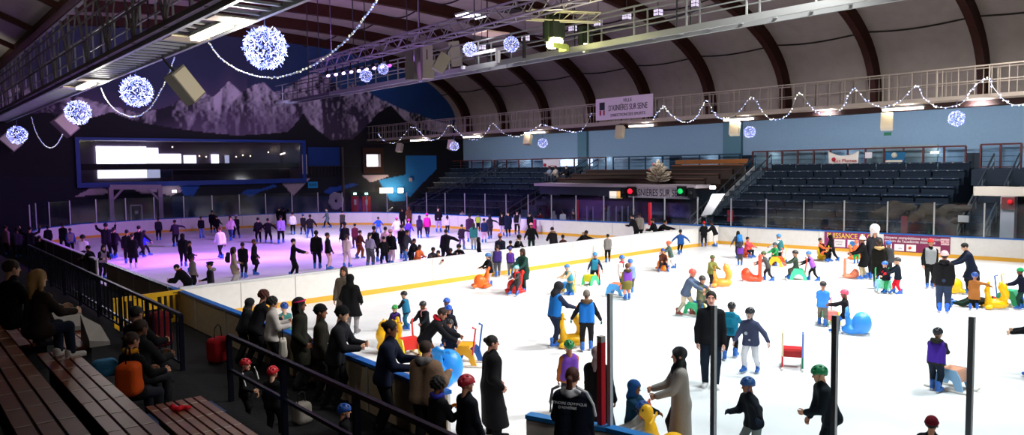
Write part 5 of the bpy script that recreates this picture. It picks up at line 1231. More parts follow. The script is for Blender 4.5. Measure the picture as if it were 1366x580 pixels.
# roof lamps and small floodlights
for u, v, w, lb, s in ((629, 21, 1.5, 'rectangular bright roof lamp left of the truss end', 9),):
    p = aty(u, v, 33.0); o = empty('roof_lamp', tuple(p), lb, 'lamp'); mb = MB(); mb.box((p.x-.75, p.y-.55, p.z), (p.x+.75, p.y+.55, p.z+.1)); mb.build('housing', galv_w, o); mb = MB(); mb.box((p.x-.7, p.y-.5, p.z-.04), (p.x+.7, p.y+.5, p.z)); mb.build('diffuser', emit('f2f2ff', s), o)
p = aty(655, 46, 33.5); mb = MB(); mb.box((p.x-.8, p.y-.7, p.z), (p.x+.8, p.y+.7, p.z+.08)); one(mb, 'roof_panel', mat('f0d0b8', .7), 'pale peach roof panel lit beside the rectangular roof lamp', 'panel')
p = aty(682, 15, 33.5); mb = MB(); mb.box((p.x-.5, p.y-.6, p.z), (p.x+.5, p.y+.6, p.z+.08)); one(mb, 'roof_hatch', mat('1d1310', .8), 'dark roof hatch right of the rectangular roof lamp', 'hatch')
for u, v, z, lb in ((836, 22, 10.6, 'third small grid floodlight hanging on the cable above the middle catwalk'), (798, 31, 10.6, 'second small grid floodlight hanging on the cable above the middle catwalk'), (764, 38, 10.6, 'first small grid floodlight hanging on the cable above the middle catwalk'), (701, 51, 10.2, 'small grid floodlight on the dark pole right of the paired light balls'), (878, 17, 10.6, 'fourth small grid floodlight hanging on the cable above the middle catwalk'), (927, 5, 10.6, 'fifth small grid floodlight hanging on the cable above the middle catwalk'), (643, 63, 10.2, 'small grid floodlight between the paired light balls')):
    p = at(u, v, z); o = empty('floodlight', tuple(p), lb, 'floodlight', 'small grid floodlights'); mb = MB(); q = .13; mb.box((p.x-q, p.y-q, p.z-q), (p.x+q, p.y+q, p.z+q)); mb.bar((p.x, p.y, p.z), (p.x, p.y, arch_z(p.x)-.2), .02); mb.build('housing', mat('4a4650', .6), o)
    mb = MB()
    for a in (-.065, .065):
        for c in (-.065, .065): mb.box((p.x-.15, p.y+a-.05, p.z+c-.05), (p.x-.13, p.y+a+.05, p.z+c+.05)); mb.box((p.x+a-.05, p.y-.15, p.z+c-.05), (p.x+a+.05, p.y-.13, p.z+c+.05))
    mb.build('led_cell', emit('d8cce8', .9), o)
pts = [at(u, v, 10.3) for u, v in ((700, 55), (740, 53), (790, 42), (830, 36), (870, 33), (915, 18), (960, 4))]; mb = MB(); mb.tube(pts, .05, 5); one(mb, 'sagging_cable', mat('18161a'), 'thick black cable sagging above the middle catwalk', 'cable')
for u, v0, lb in ((618, 88, 'white lit post on the middle catwalk under the left paired light ball'), (664, 66, 'white lit post with arm on the middle catwalk under the right paired light ball'), (699, 50, 'dark pole on the middle catwalk right of the paired light balls')):
    p = atx(u, v0, 21.1); q = atx(u, 100, 21.1); mb = MB(); mb.bar((21.1, p.y, 9.0), (21.1, p.y, p.z), .16 if u < 690 else .1)
    if u == 664: mb.bar((21.1, p.y-1.0, p.z), (21.1, p.y+2.2, p.z-.0), .12)
    one(mb, 'catwalk_post', mat('d8d8dc' if u < 690 else '2a282c', .5), lb, 'post')
# ------------------------------------------------------------------ sliding animals and frames on the ice
def sled_tpl(kind):
    key = 'sled_'+kind
    if key in TM: return TM[key]
    f = Field((-.5, -.8, -.02), (.5, .75, 1.1), .022)
    if kind == 'seal':      # round body, low belly, tall neck with a head
        f.ell((0, -.2, .27), (.25, .36, .26), .08).ell((0, .05, .09), (.25, .5, .11), .06)
        f.chain([(0, .12, .2), (0, .28, .5), (0, .33, .72)], [.17, .12, .09], .08); f.ell((0, .37, .77), (.095, .14, .1), .04); f.cap((0, .45, .75), (0, .5, .74), .05, .04, .03)
        for s in (-1, 1): f.chain([(s*.12, -.46, .12), (s*.2, -.64, .1)], [.08, .05], .05); f.ell((s*.27, .12, .13), (.12, .16, .04), .05)
        f.cut((0, 0, .02), (0, 0, -1))
    elif kind == 'swan':    # low rounded shell behind, wide upright front panel
        f.ell((0, -.3, .22), (.24, .3, .22), .06).ell((0, 0, .1), (.25, .55, .11), .06)
        f.rbox((0, .36, .42), (.2, .09, .42), .05, .08); f.cap((-.16, .36, .82), (.16, .36, .82), .06, k=.05); f.sub((0, .0, .55), (.4, .25, .3)); f.cut((0, 0, .02), (0, 0, -1))
    elif kind == 'squirrel':  # two peaks: tall neck, curled tail
        f.ell((0, -.05, .16), (.24, .52, .16), .06); f.chain([(0, .3, .2), (0, .4, .55), (0, .34, .78)], [.15, .1, .07], .08)
        f.chain([(0, -.3, .2), (0, -.42, .45), (0, -.3, .62)], [.15, .15, .15], .06); f.ell((0, -.28, .66), (.14, .2, .14), .04)
        for s in (-1, 1): f.ell((s*.09, -.2, .78), (.04, .05, .06), .02); f.ell((s*.22, .4, .08), (.1, .18, .07), .05)
        f.cut((0, 0, .02), (0, 0, -1))
    elif kind == 'whale':   # big ball of a body
        f.ell((0, -.18, .3), (.3, .38, .3), .06).ell((0, .2, .12), (.24, .4, .13), .08); f.chain([(0, .28, .2), (0, .4, .5), (0, .4, .66)], [.14, .09, .07], .08); f.cap((-.14, .42, .64), (.14, .42, .64), .045, k=.04); f.cut((0, 0, .02), (0, 0, -1))
    TM[key] = f.mesh(kind); return TM[key]
def sled(kind, col, u, v, face, label, sc=1.0, c2='f4f4f4', grp=None, z=0.0):
    g = at(u, v, z); c = Vector((-g.x, -g.y, 0)).normalized(); rt = Vector((-c.y, c.x, 0)); fa = R(face); d = c*math.cos(fa)+rt*math.sin(fa)
    o = empty('skating_aid', g, label, 'skating aid', grp, rz=math.atan2(-d.x, d.y)); o.scale = (sc*.88, sc*.62, sc); PEOPLE.append((o, 1))
    b = link('body', sled_tpl(kind), plastic(col), o)
    mb = MB()
    hz, hy = dict(seal=(.68, .27), swan=(.86, .4), squirrel=(.72, .36), whale=(.64, .42))[kind]
    mb.tube([(-.24, hy-.04, hz), (.24, hy-.04, hz)], .022, 8)
    for s in (-1, 1): mb.ball((s*.25, hy-.04, hz), .032, 8)
    mb.local('handle', plastic(col if kind != 'seal' else c2), o)
    mb = MB()
    for s in (-1, 1): mb.box((s*.14-.02, -.5, 0), (s*.14+.02, .5, .045))
    mb.local('runner', plastic('d8d8d8'), o)
    if kind in ('seal', 'whale', 'squirrel'):
        mb = MB(); q = dict(seal=(.07, .43, .8), whale=(.09, .3, .5), squirrel=(.06, .42, .7))[kind]
        for s in (-1, 1): mb.ball((s*q[0], q[1], q[2]), .022, 8)
        mb.local('eye', mat('111111', .3), o)
    return o
def frame_sled(cols, u, v, face, label, sc=1.0, grp=None):
    """two shaped side panels on runners, a bridge between them, tall uprights with grips"""
    g = at(u, v); c = Vector((-g.x, -g.y, 0)).normalized(); rt = Vector((-c.y, c.x, 0)); fa = R(face); d = c*math.cos(fa)+rt*math.sin(fa)
    o = empty('skating_walker', g, label, 'skating aid', grp, rz=math.atan2(-d.x, d.y)); o.scale = (sc*.9, sc*.75, sc*.9); PEOPLE.append((o, 1)); cols = (cols*5)[:5]
    for s, cc in ((-1, cols[0]), (1, cols[1])):
        x = s*.24; mb = MB(); a = [(x-.02, y, z) for y, z in ((-.42, .04), (-.3, .38), (-.12, .5), (.22, .5), (.34, .34), (.42, .04), (.24, .04), (.14, .24), (-.02, .3), (-.18, .22), (-.26, .04))]
        mb.prism(a, (.04, 0, 0)); mb.local('side_panel', plastic(cc), o)
        mb = MB(); mb.tube([(x, -.3, .3), (x, -.36, .7), (x, -.4, .92), (x, -.3, .95)], .026, 8); mb.local('upright', plastic(cols[3] if s < 0 else cols[4]), o)
        mb = MB(); mb.tube([(x, -.6, .03), (x, .5, .03), (x, .58, .1)], .028, 8); mb.local('runner', plastic('e8e2d8' if s < 0 else 'ddd8d0'), o)
    mb = MB(); mb.box((-.24, -.2, .44), (.24, .22, .5)); mb.box((-.24, .2, .2), (.24, .24, .48)); mb.local('bridge', plastic(cols[2]), o)
    return o
OR, RD, YL, BL, GR = 'ee6a22', 'd8261e', 'e8b010', '2484d8', '1fa066'
sled('seal', OR, 644, 384, 100, 'orange seal skating aid pushed by the girl in pink leggings', .95, OR)
sled('seal', RD, 689, 391, 95, 'red seal skating aid carrying a child before the woman in green', .95, RD)
frame_sled([BL, 'e8d050', '3f9ae0', BL, YL], 756, 392, 250, 'blue and yellow skating frame pushed by the child in the beige sleeves', .9)
frame_sled(['37b870', '37b870', 'e8d81a', 'e86a4a', '58a8e8'], 788, 381, 320, 'green and yellow skating frame before the wide-legged child', .9)
frame_sled(['4aa0e0', '4aa0e0', 'ee7040', 'ee7040', 'ee7040'], 822, 395, 250, 'blue and orange skating frame held by the girl in the olive skirt', 1.0)
sled('squirrel', YL, 762, 462, 285, 'yellow animal skating aid between the two skaters in blue bibs', 1.0, YL)
sled('seal', 'f08018', 884, 361, 20, 'orange seal skating aid straddled by the child in brown', .9, 'f08018')
sled('squirrel', 'f29038', 962, 383, 270, 'orange animal skating aid held by the child in olive', 1.05, 'f29038')
frame_sled(['e8d050', '40c080', '2f86d8', 'e8d050', '40c080'], 927, 420, 60, 'yellow and green skating frame under the seated child in olive', .9)
sled('seal', OR, 997, 343, 60, 'orange seal skating aid under the child in coral red', .85, OR)
sled('swan', 'ea4a2a', 1004, 375, 90, 'long red skating aid with a tall front, pushed by the child in grey', 1.15)
frame_sled(['e8c830', 'ea5a2a', 'ea5a2a', 'ea5a2a', 'e8c830'], 1037, 356, 250, 'red and yellow skating frame behind the striding skater', 1.0)
frame_sled(['46c89a', '46c89a', '46c89a', 'e04a30', 'e04a30'], 1065, 374, 270, 'mint green skating frame with red uprights under a seated child', 1.0)
sled('squirrel', 'f0c818', 1099, 347, 100, 'yellow animal skating aid under the reclining child in black', .85, 'f0c818')
frame_sled(['f0d030', '2f9a60', 'f07068', 'f07068', 'f0d030'], 1106, 433, 30, 'yellow green and pink skating frame before the child in camouflage trousers', .85)
sled('whale', '3b8ee0', 1143, 446, 270, 'big round blue skating aid under the child with the red helmet', 1.0, '3b8ee0')
sled('seal', 'f07a38', 1139, 346, 270, 'orange skating aid against the boards behind the woman with the white hat', .8, 'f07a38')
sled('swan', 'f08a68', 1134, 371, 270, 'salmon pink skating aid left of the woman with the white hat', .85)
frame_sled(['7fd8b8', '7fc8e8', '7fd8b8', '30b070', '30b070'], 1178, 390, 10, 'mint and pale blue skating frame before the child in green trousers', .95)
sled('seal', 'e8bc10', 1268, 391, 275, 'yellow skating aid held by the man in the long navy coat', 1.0, 'e8bc10')
sled('squirrel', 'f0b800', 1328, 412, 290, 'yellow animal skating aid beside the child in the brown coat', .98, 'f0b800')
frame_sled(['2468c0', '22a070', '22a070', 'e8c840', '2468c0'], 1346, 408, 70, 'green and blue skating frame pushed by the skater in the green hat', 1.1)
frame_sled(['88b4d8', '88b4d8', 'e0a080', '88b4d8', '88b4d8'], 1270, 519, 65, 'pale blue and peach skating frame of the child in the purple bib', .95)
frame_sled(['c8282c', '1f7a5a', 'd8282c', 'f0d8b0', '7088d0'], 1057, 489, 180, 'lone red and green skating frame standing empty on the ice', .95)
sled('squirrel', YL, 521, 470, 120, 'yellow animal skating aid beside the child with the green helmet', 1.0, YL)
frame_sled(['e0c81c', 'e0c81c', 'd83028', 'd83028', 'e0c81c'], 545, 474, 20, 'yellow and red skating frame before the bending woman', .95)
sled('whale', '2088dc', 594, 514, 330, 'big blue skating aid with a tall neck in the crowd behind the beige coat', 1.2, '2088dc')
frame_sled(['e8a81c', '1f5cb0', 'e8a81c', 'c82838', '1f5cb0'], 622, 486, 250, 'yellow blue and red skating frame right of the crowded children', 1.05)
sled('seal', YL, 886, 628, 260, 'yellow skating aid held by the woman in the long grey coat', 1.1, YL)
sled('swan', 'd85a34', 842, 612, 75, 'reddish orange skating aid in front of the child in the blue hood', 1.0)
# bags and small things
def bag(loc, sz, m_, label, cat='bag', name='bag', rz=0, strap=True):
    o = empty(name, loc, label, cat, rz=rz); w, d, h = sz; f = Field((-w, -d, -.02), (w, d, h*1.2), .02 if h > .2 else .012)
    f.rbox((0, 0, h*.45), (w*.5, d*.5, h*.45), min(w, d, h)*.3, .05); f.ell((w*.1, 0, h*.2), (w*.52, d*.56, h*.24), .06); f.cut((0, 0, 0), (0, 0, -1)); b = link('body', f.mesh('bag'), m_, o)
    if strap: mb = MB(); mb.tube([(-w*.25, 0, h*.85), (-w*.2, 0, h*1.25), (0, 0, h*1.35), (w*.2, 0, h*1.25), (w*.25, 0, h*.85)], .014, 6); mb.local('strap', cloth('15151a'), o)
    return o
p = at(1283, 386); bag((p.x, p.y-.3, .28), (.6, .35, .48), cloth('101014'), 'black shoulder bag hanging beside the yellow skating aid of the man in navy')
o = bag(tuple(at(173, 527, 1.4)), (.34, .28, .5), cloth('c24a14'), 'orange rucksack standing on the bench behind the seated group', 'rucksack', 'rucksack', 1)
o = bag(tuple(at(292, 482, .15)), (.5, .35, .62), cloth('7a0d15'), 'red bag on the walkway by the boards, left of the grey hooded spectator', rz=.6)
o = bag(tuple(at(212, 462, .86)), (.45, .4, .8), cloth('4e0a12'), 'dark red coat heaped on the railing behind the seated group', 'coat', 'folded_coat', .4, False)
o = bag(tuple(at(403, 564, .15)), (.3, .25, .4), cloth('6a655f'), 'pale plastic bag on the walkway behind the dark guard rail', 'bag', 'plastic_bag', .2)
o = bag(tuple(at(141, 500, 1.4)), (.34, .3, .26), cloth('3d7ea8'), 'light blue woollen hat lying on the bench left of the orange rucksack', 'hat', 'woollen_hat', 0, False)
p = at(243, 545, 1.38); f = Field((-.3, -.3, -.05), (.3, .3, .2), .015); f.chain([(-.09, .03, .03), (-.05, -.01, .03), (0, .02, .025), (.05, -.02, .025), (.1, .01, .02)], [.035, .03, .035, .025, .02], .02).chain([(-.08, .03, .03), (-.1, .06, .06), (-.08, .1, .03)], [.025, .025, .03], .02); f.cut((0, 0, 0), (0, 0, -1))
o = link('scarf', f.mesh('scarf'), cloth('c8202c')); o.location = (p.x, p.y, 1.362); tag(o, 'red scarf lying on the wide brown bench', 'scarf')
p = at(392, 484, .12); mb = MB(); mb.ball((p.x, p.y, .34), .05, 10); mb.lathe((p.x, p.y, 0), [(.06, 0), (.06, .02), (.015, .03), (.015, .3)], 8); one(mb, 'floor_lamp', emit('fff6ea', 6), 'small bright white lamp at the foot of the boards behind the parka', 'lamp')
mb = MB(); p = at(425, 490, .0)
o = bag((6.12, at(418, 470, .6).y, .62), (.36, .14, .42), cloth('b8b2a8'), 'white tote bag hanging at the side of the spectator in the olive jacket', 'bag', 'tote_bag', 1.2)
mb = MB(); p = at(930, 326.5, 0); mb.box((p.x-.15, p.y-.12, 0), (p.x+.15, p.y+.12, .26)); q = one(mb, 'blue_box', plastic('2f78d0'), 'small blue box in the corner of the white boards', 'box'); bv = q.modifiers.new('bevel', 'BEVEL'); bv.width = .03; bv.segments = 2
# ------------------------------------------------------------------ the people: u, foot v, head-top v, facing (0 = towards the camera, 90 = right, 180 = away, 270 = left)
N = None
def Q(label, u, vf, vh, face, pose, top, bot='tr:0d0d12', hat='', hair='k', **k): return person(label, u, vf, vh, face, pose, top, bot, hat, hair, **k)
BK = '0d0d11'
# --- on the purple ice, far left
Q('skater in a pinkish jacket at the far left edge, half hidden', 7, N, 300, 120, 'stand', 'jk:7a5a66', H=1.7)
Q('dim skater in a dark jacket, second from the left edge', 22, N, 303, 200, 'stand', 'jk:2a2430', H=1.65)
Q('broad skater with elbows out at the left of the purple boards', 39, N, 302, 180, 'head', 'jk:121118', H=1.72)
Q('small dark child skater low in front of the left purple boards', 52, N, 314, 180, 'stand', 'jk:141218', H=1.25, ch=.7)
Q('stocky skater in black with arms hanging, left of the tall black coat', 65, 333, 301, 180, 'stand', 'pf:121216', 'wd:17161c')
Q('tall skater in a black coat and black trousers near the left boards', 85, 335, 297, 160, 'walk', 'jk:0f0f14', 'tr:0d0c11')
Q('skater with a pale chest panel and blue sleeve beside the tall black coat', 95, 340, 304, 0, 'idle', 'jk:2d3f88', 'tr:111118', vest='7a6a70')
Q('curly haired skater in a white top with a black wrap around the waist', 110, N, 313, 180, 'idle', 'jk:c8bcc8', 'wd:17141c', '', 'k:curly', H=1.6)
Q('hunched person in black leaning over the near boards of the purple rink', 122, N, 327, 240, 'rail', 'pf:0d0d12', H=1.5)
Q('long haired girl in an open black jacket leaning at the near boards', 136, N, 326, 20, 'rail', 'jk:131218', 'tr:0f0f14', '', 'k:long', H=1.5, vest='8a7a84')
Q('tall skater with both hands raised behind the head', 143, 346, 297, 180, 'head', 'jk:16121c', 'tr:0e0d12')
Q('skater in a long dark jacket close right of the one with raised hands', 153, 345, 303, 150, 'walk', 'pf:1c1322', 'tr:100e14')
Q('skater in black with blue skates behind the long dress coat', 171, 352, 306, 180, 'stand', 'jk:101014', 'tr:0d0d12')
Q('skater in a long black dress coat and white skates', 178, 358, 311, 170, 'idle', 'coat:120e16', 'lg:0c0b10', '', 'b:bun', feet='skate:c8c0cc')
Q('tall skater in black striding beside the bright blue jacket', 186, 345, 301, 160, 'stride', 'jk:0e0e14', 'tr:0c0c10')
Q('skater in a bright royal blue jacket behind the tall striding skater', 193, 341, 307, 90, 'walk', 'jk:2a34d8', 'tr:12121c')
Q('skater in a dark grey jacket standing alone at the left of the purple ice', 212, 321, 290, 180, 'stand', 'jk:20202a', 'tr:14141a')
Q('skater in a plum jacket stretching one arm out to the left', 235, 329, 293, 200, 'sidearm', 'jk:2e2036', 'tr:121018')
Q('hooded skater in black at the left of the trio by the purple patch', 245, 356, 311, 170, 'stand', 'jk:0c0c10', 'tr:0b0b0e', 'hood:0c0c10')
Q('skater in black in profile facing right, in the trio by the purple patch', 254, 364, 321, 90, 'idle', 'jk:0d0c10', 'tr:0b0b0e')
Q('dark haired child in a grey beige jacket beside the crouching black coat', 256, N, 339, 110, 'stand', 'jk:6d6662', 'tr:0d0d12', H=1.35, ch=.4)
Q('large person in a black coat with a red collar bent over the divider', 246, N, 352, 260, 'rail', 'pf:0c0c0f', 'tr:0c0c0f', H=1.45, fat=1.35, scarf='a01826', lean=40)
Q('child in a dark jersey with a pale chevron and a navy beret', 280, N, 348, 270, 'idle', 'jk:16161c', 'tr:0e0e12', 'beret:14161f', H=1.45, vest='34323a', xtra='hooddown:8a8484', ch=.2)
Q('skater in a black jacket and light blue jeans far left of centre', 269, 318, 288, 160, 'stand', 'jk:17151c', 'tr:6a86b8')
Q('skater in black close to the far boards, taller of two', 284, 311, 280, 180, 'stand', 'jk:0e0d12', 'tr:0d0d12')
Q('skater in black close to the far boards, behind the glowing pink jacket', 290, 314, 287, 150, 'walk', 'jk:121016', 'tr:100f14')
Q('skater in a glowing white pink jacket and black leggings seen from behind', 295, 345, 302, 210, 'walk', 'pf:d8cce0', 'lg:141018', '', 'n:bun')
Q('skater in a pink and white jacket with jeans beside a black one', 308, 321, 287, 160, 'walk', 'jk:d0a8c0', 'tr:3a4a78', '', 'b:pony')
Q('skater in black with a pale hood next to the pink and white jacket', 316, 318, 286, 200, 'walk', 'jk:0f0e14', 'tr:1a1a24', 'beanie:8a8090')
Q('woman in a long beige coat with a shoulder bag facing right', 313, 381, 329, 90, 'idle', 'coat:968876', 'wd:b0aaa8', '', 'b:long', back='15141a')
Q('skater in a black padded jacket and blue skates behind the beige coat', 325, 371, 323, 160, 'stand', 'pf:0e0e13', 'tr:15161d')
Q('brown haired skater in a knee length black coat facing right', 340, 367, 319, 80, 'pocket', 'coat:0e0d12', 'tr:0d0c10', '', 'n')
Q('skater in a dark jacket holding hands, left of a pair', 345, 324, 290, 190, 'hold', 'jk:111016', 'tr:0f0f14')
Q('skater in black holding hands with arms spread, right of a pair', 358, 325, 291, 170, 'wide', 'jk:0f0e14', 'tr:0d0d11')
Q('skater in a lilac hooded sweatshirt with blue skates', 375, 325, 287, 170, 'walk', 'hd:9a84b8', 'tr:14121a')
Q('bulky skater in black close to the far boards, left of the white jacket', 373, 304, 276, 180, 'stand', 'pf:0c0c10', 'tr:0c0c10', fat=1.2)
Q('bulky skater in black beside another at the far boards, wearing a cap', 379, 303, 277, 160, 'head', 'pf:0e0d12', 'tr:0c0c10', 'beanie:0c0c10')
Q('skater in a clean white jacket and black trousers near the far boards', 391, 313, 283, 180, 'stand', 'jk:d8d4de', 'tr:0f0e14')
Q('skater in black with a blue hood right of the white jacket', 405, 313, 285, 200, 'walk', 'jk:121118', 'tr:14131a', 'beanie:34457a')
Q('skater in black jacket and blue jeans right of the blue hood', 414, 317, 286, 170, 'stride', 'jk:131117', 'tr:2c3f78')
Q('skater in a teal grey coat walking left before the far boards', 437, 304, 277, 270, 'walk', 'coat:5a7274', 'tr:101014')
Q('skater in black holding one arm forward to the right on the pink ice', 392, 371, 318, 90, 'point', 'jk:0c0c10', 'tr:0c0c10')
Q('skater in a black jacket standing with blue skates left of the pink trousers', 423, 359, 307, 170, 'stand', 'pf:0c0c10', 'tr:0d0d12')
Q('skater in a black jacket and pale pink trousers facing right', 438, 360, 310, 80, 'stand', 'jk:0e0d12', 'tr:d0a4ac')
Q('skater in a dark camouflage coat beside the far curved boards', 457, 309, 281, 150, 'walk', 'jk:34332e', 'tr:141418')
Q('skater in a black sweater and grey trousers left of the maroon coat', 461, 340, 296, 200, 'idle', 'jk:0f0e13', 'tr:6a6470')
Q('skater in a maroon coat among the middle skaters', 474, 331, 298, 190, 'stand', 'jk:5a1c34', 'tr:3a1828')
Q('skater dressed in pale pink hoodie and trousers with blue skates', 463, 357, 312, 150, 'idle', 'hd:d6b8c4', 'tr:d4b4be', '', 'b:bun')
Q('skater in a rust brown tracksuit bending a little to the right', 480, 345, 307, 120, 'glide', 'jk:4e2418', 'wd:7a3a1c')
Q('child in a bright blue jacket with arms spread far back on the ice', 505, 311, 289, 180, 'wide', 'pf:2254d0', 'tr:8a84c0', ch=.6, H=N)
Q('skater in a lilac grey sweatshirt and grey wide trousers', 494, 357, 310, 150, 'idle', 'hd:8e86a0', 'wd:4c4a50', '', 'k:pony')
Q('tall skater all in black behind the lilac grey sweatshirt', 500, 350, 301, 160, 'stand', 'jk:0b0b0f', 'tr:0b0b0f')
Q('short skater in a black hoodie between taller ones with blue skates', 513, 357, 315, 200, 'glide', 'hd:0d0d11', 'tr:0c0c10')
Q('skater in a pink top hidden behind the black hoodie', 515, 347, 302, 170, 'stand', 'jk:d0a0b4', 'tr:b890a4', '', 'k:bun')
Q('skater in black jacket, pink trousers and pink hat', 522, 355, 305, 150, 'stand', 'jk:0e0d12', 'tr:d0b0bc', 'beanie:c88a98')
Q('skater in a luminous pink white jacket by the bright patch', 530, 322, 289, 190, 'glide', 'jk:e4c8e8', 'tr:d8a0e0', 'beanie:e060b0')
Q('skater in a violet blue jacket with a hot pink hat', 545, 323, 292, 150, 'skate', 'jk:4a2ab0', 'tr:3a3ac0', 'beanie:f030a0')
Q('tall brown haired person in a tan coat by the far curved boards', 546, 302, 275, 200, 'idle', 'coat:6a4432', 'tr:141216', '', 'n:long')
Q('person in black left of the tan coat by the far curved boards', 537, 305, 277, 170, 'stand', 'pf:0d0d11', 'tr:0d0d11')
Q('skater in black at the left of the group behind the divider', 537, 346, 299, 150, 'stand', 'jk:0c0c11', 'tr:0c0c11')
Q('stooping skater in a charcoal jacket and blue jeans behind the divider', 541, 355, 306, 60, 'glide', 'pf:2a2830', 'tr:4a6aa0', lean=18)
Q('black clad person crouching behind the divider beside an orange jacket', 549, N, 318, 60, 'rail', 'pf:0c0c10', H=1.4)
Q('person in an orange jacket leaning on the divider', 557, N, 326, 40, 'rail', 'jk:d2663a', 'tr:20181c', H=1.3, ch=.2)
Q('skater in a dark purple hooded jacket far behind the divider', 560, 318, 287, 180, 'stand', 'hd:2c1c48', 'tr:241a3a', 'hood:2c1c48')
Q('skater with a hot pink top and dark trousers far behind the divider', 570, 317, 284, 170, 'walk', 'jk:c02088', 'tr:2c1c40', 'beanie:e82898')
Q('skater in a black jacket and lilac trousers near the far boards', 585, 310, 275, 170, 'idle', 'jk:131118', 'tr:b8a0d0')
Q('black haired child in a white jacket near the far boards', 597, 311, 287, 180, 'idle', 'jk:d8cce0', 'tr:26202c', '', 'k:long', ch=.3)
Q('large person in black bending with one arm stretched to the right', 594, 351, 306, 150, 'sidearm', 'pf:0c0c10', 'tr:0c0c10', fat=1.25, lean=18)
Q('dark haired person in a grey jacket resting both arms on the divider', 575, N, 329, 20, 'hang', 'jk:2e2e34', H=1.45)
Q('person in a maroon jacket hiding a pale face at the divider', 586, N, 333, 350, 'hang', 'pf:4c1420', H=1.4)
Q('person in black hanging over the divider right of the maroon jacket', 601, N, 330, 0, 'hang', 'jk:0e0d12', H=1.4)
Q('curly haired person in black hanging gloved hands over the divider', 612, N, 325, 0, 'hang', 'jk:0f0e12', '', '', 'k:curly', H=1.45) if 0 else Q('curly haired person in black hanging gloved hands over the divider', 612, N, 325, 0, 'hang', 'jk:0f0e12', hair='k:curly', H=1.45, gl='15151a')
Q('skater in a light beige top and black trousers by the far boards', 617, 305, 279, 170, 'stand', 'jk:b8a494', 'tr:121116')
Q('skater in a plum purple padded jacket in the far crowd', 627, 323, 285, 190, 'stand', 'pf:3a1a44', 'tr:b088c8')
Q('girl in dark purple skating with an arm swung to the left', 616, 333, 299, 160, 'sidearm', 'jk:2a1a36', 'lg:6a4a90', '', 'b:bun')
Q('brown haired skater in a teal top and grey trousers', 632, 333, 297, 180, 'stand', 'jk:2c6a70', 'tr:8e8a86', '', 'b:long')
Q('long haired person in black standing close behind the divider', 639, 351, 316, 100, 'stand', 'jk:0d0d11', 'tr:0c0c10', '', 'k:long')
Q('skater in a yellow green vest in the far crowd', 638, 309, 285, 180, 'idle', 'jk:1a1a22', 'tr:14141c', vest='a8c83c')
Q('skater in a navy top and pink trousers in the far crowd', 646, 324, 291, 180, 'stand', 'jk:1c2458', 'tr:d8a0d4')
Q('hooded skater with arms spread to the right in the far crowd', 654, 319, 286, 200, 'sidearm', 'hd:2a2438', 'tr:38304a', 'hood:2a2438')
Q('skater in a black jacket and white trousers right of the spread arms', 670, 315, 283, 170, 'stand', 'jk:12121a', 'tr:c8b8d4')
Q('skater in a long navy coat right of the white trousers', 678, 316, 281, 190, 'stand', 'coat:141a36', 'tr:12121a')
Q('skater in a white sleeved black jacket near the right purple boards', 690, 313, 280, 170, 'walk', 'jk:b4a8b8', 'tr:131218', vest='16161c')
Q('skater in black beside a pale blue one by the right purple boards', 707, 314, 283, 160, 'stand', 'jk:0f0f13', 'tr:101014')
Q('skater in a pale blue jacket and jeans by the right purple boards', 714, 312, 288, 180, 'stand', 'jk:a8b4cc', 'tr:6a84b0')
Q('skater in a maroon red sweater by the right purple boards', 721, 311, 281, 180, 'stand', 'jk:5c1420', 'tr:2a2024')
Q('skater in a grey hooded sweatshirt and black trousers by the right boards', 739, 309, 281, 190, 'stand', 'hd:97909a', 'tr:101014', 'hood:97909a')
Q('skater in a white jacket and black trousers at the right boards', 751, 310, 280, 170, 'stand', 'jk:d6d0d8', 'tr:0f0f13')
Q('skater in black leaning back at the right boards of the purple ice', 765, 314, 279, 200, 'idle', 'jk:101016', 'tr:0e0e13')
Q('skater in black seen from behind with a pink hat and arms out', 709, 337, 297, 180, 'glide', 'pf:0c0d10', 'tr:10201c', 'beanie:e49aa8')
Q('person with an orange knit hat in navy behind the divider', 667, N, 311, 180, 'stand', 'jk:16182a', 'tr:14141c', 'beanie:b8622c', H=1.6)
Q('fair scarfed person in black leaning on the divider', 689, N, 313, 60, 'rail', 'jk:15141a', hair='k:curly', H=1.5, scarf='d8c4b0')
Q('dark haired person low behind the divider left of the fair scarf', 681, N, 321, 180, 'rail', 'jk:17161e', H=1.3)
Q('person in a dark coat with a fur collar leaning on the divider', 738, N, 303, 200, 'rail', 'pf:1a161a', H=1.6, xtra='furhood:7a5c48')
Q('child in reddish brown beside the fur collared coat at the divider', 752, N, 313, 200, 'rail', 'jk:3a1c18', H=1.3, ch=.4)
Q('person in black with a fur hood sprawling over the divider', 775, N, 307, 60, 'hang', 'pf:121014', H=1.5, xtra='furhood:94806a', lean=48)
Q('person in a grey jacket seen from behind, past the right end of the divider', 853, N, 283, 190, 'stand', 'jk:8a827c', 'tr:111114', H=1.75)
Q('dark person beside the grey jacket past the right end of the divider', 847, N, 286, 250, 'rail', 'jk:14141a', H=1.7)
Q('person in black leaning back on the right end of the divider', 874, N, 291, 250, 'rail', 'jk:0f0f13', H=1.65)
Q('person in a black padded coat draped over the right end of the divider', 881, N, 293, 60, 'hang', 'pf:0e0e12', H=1.7)
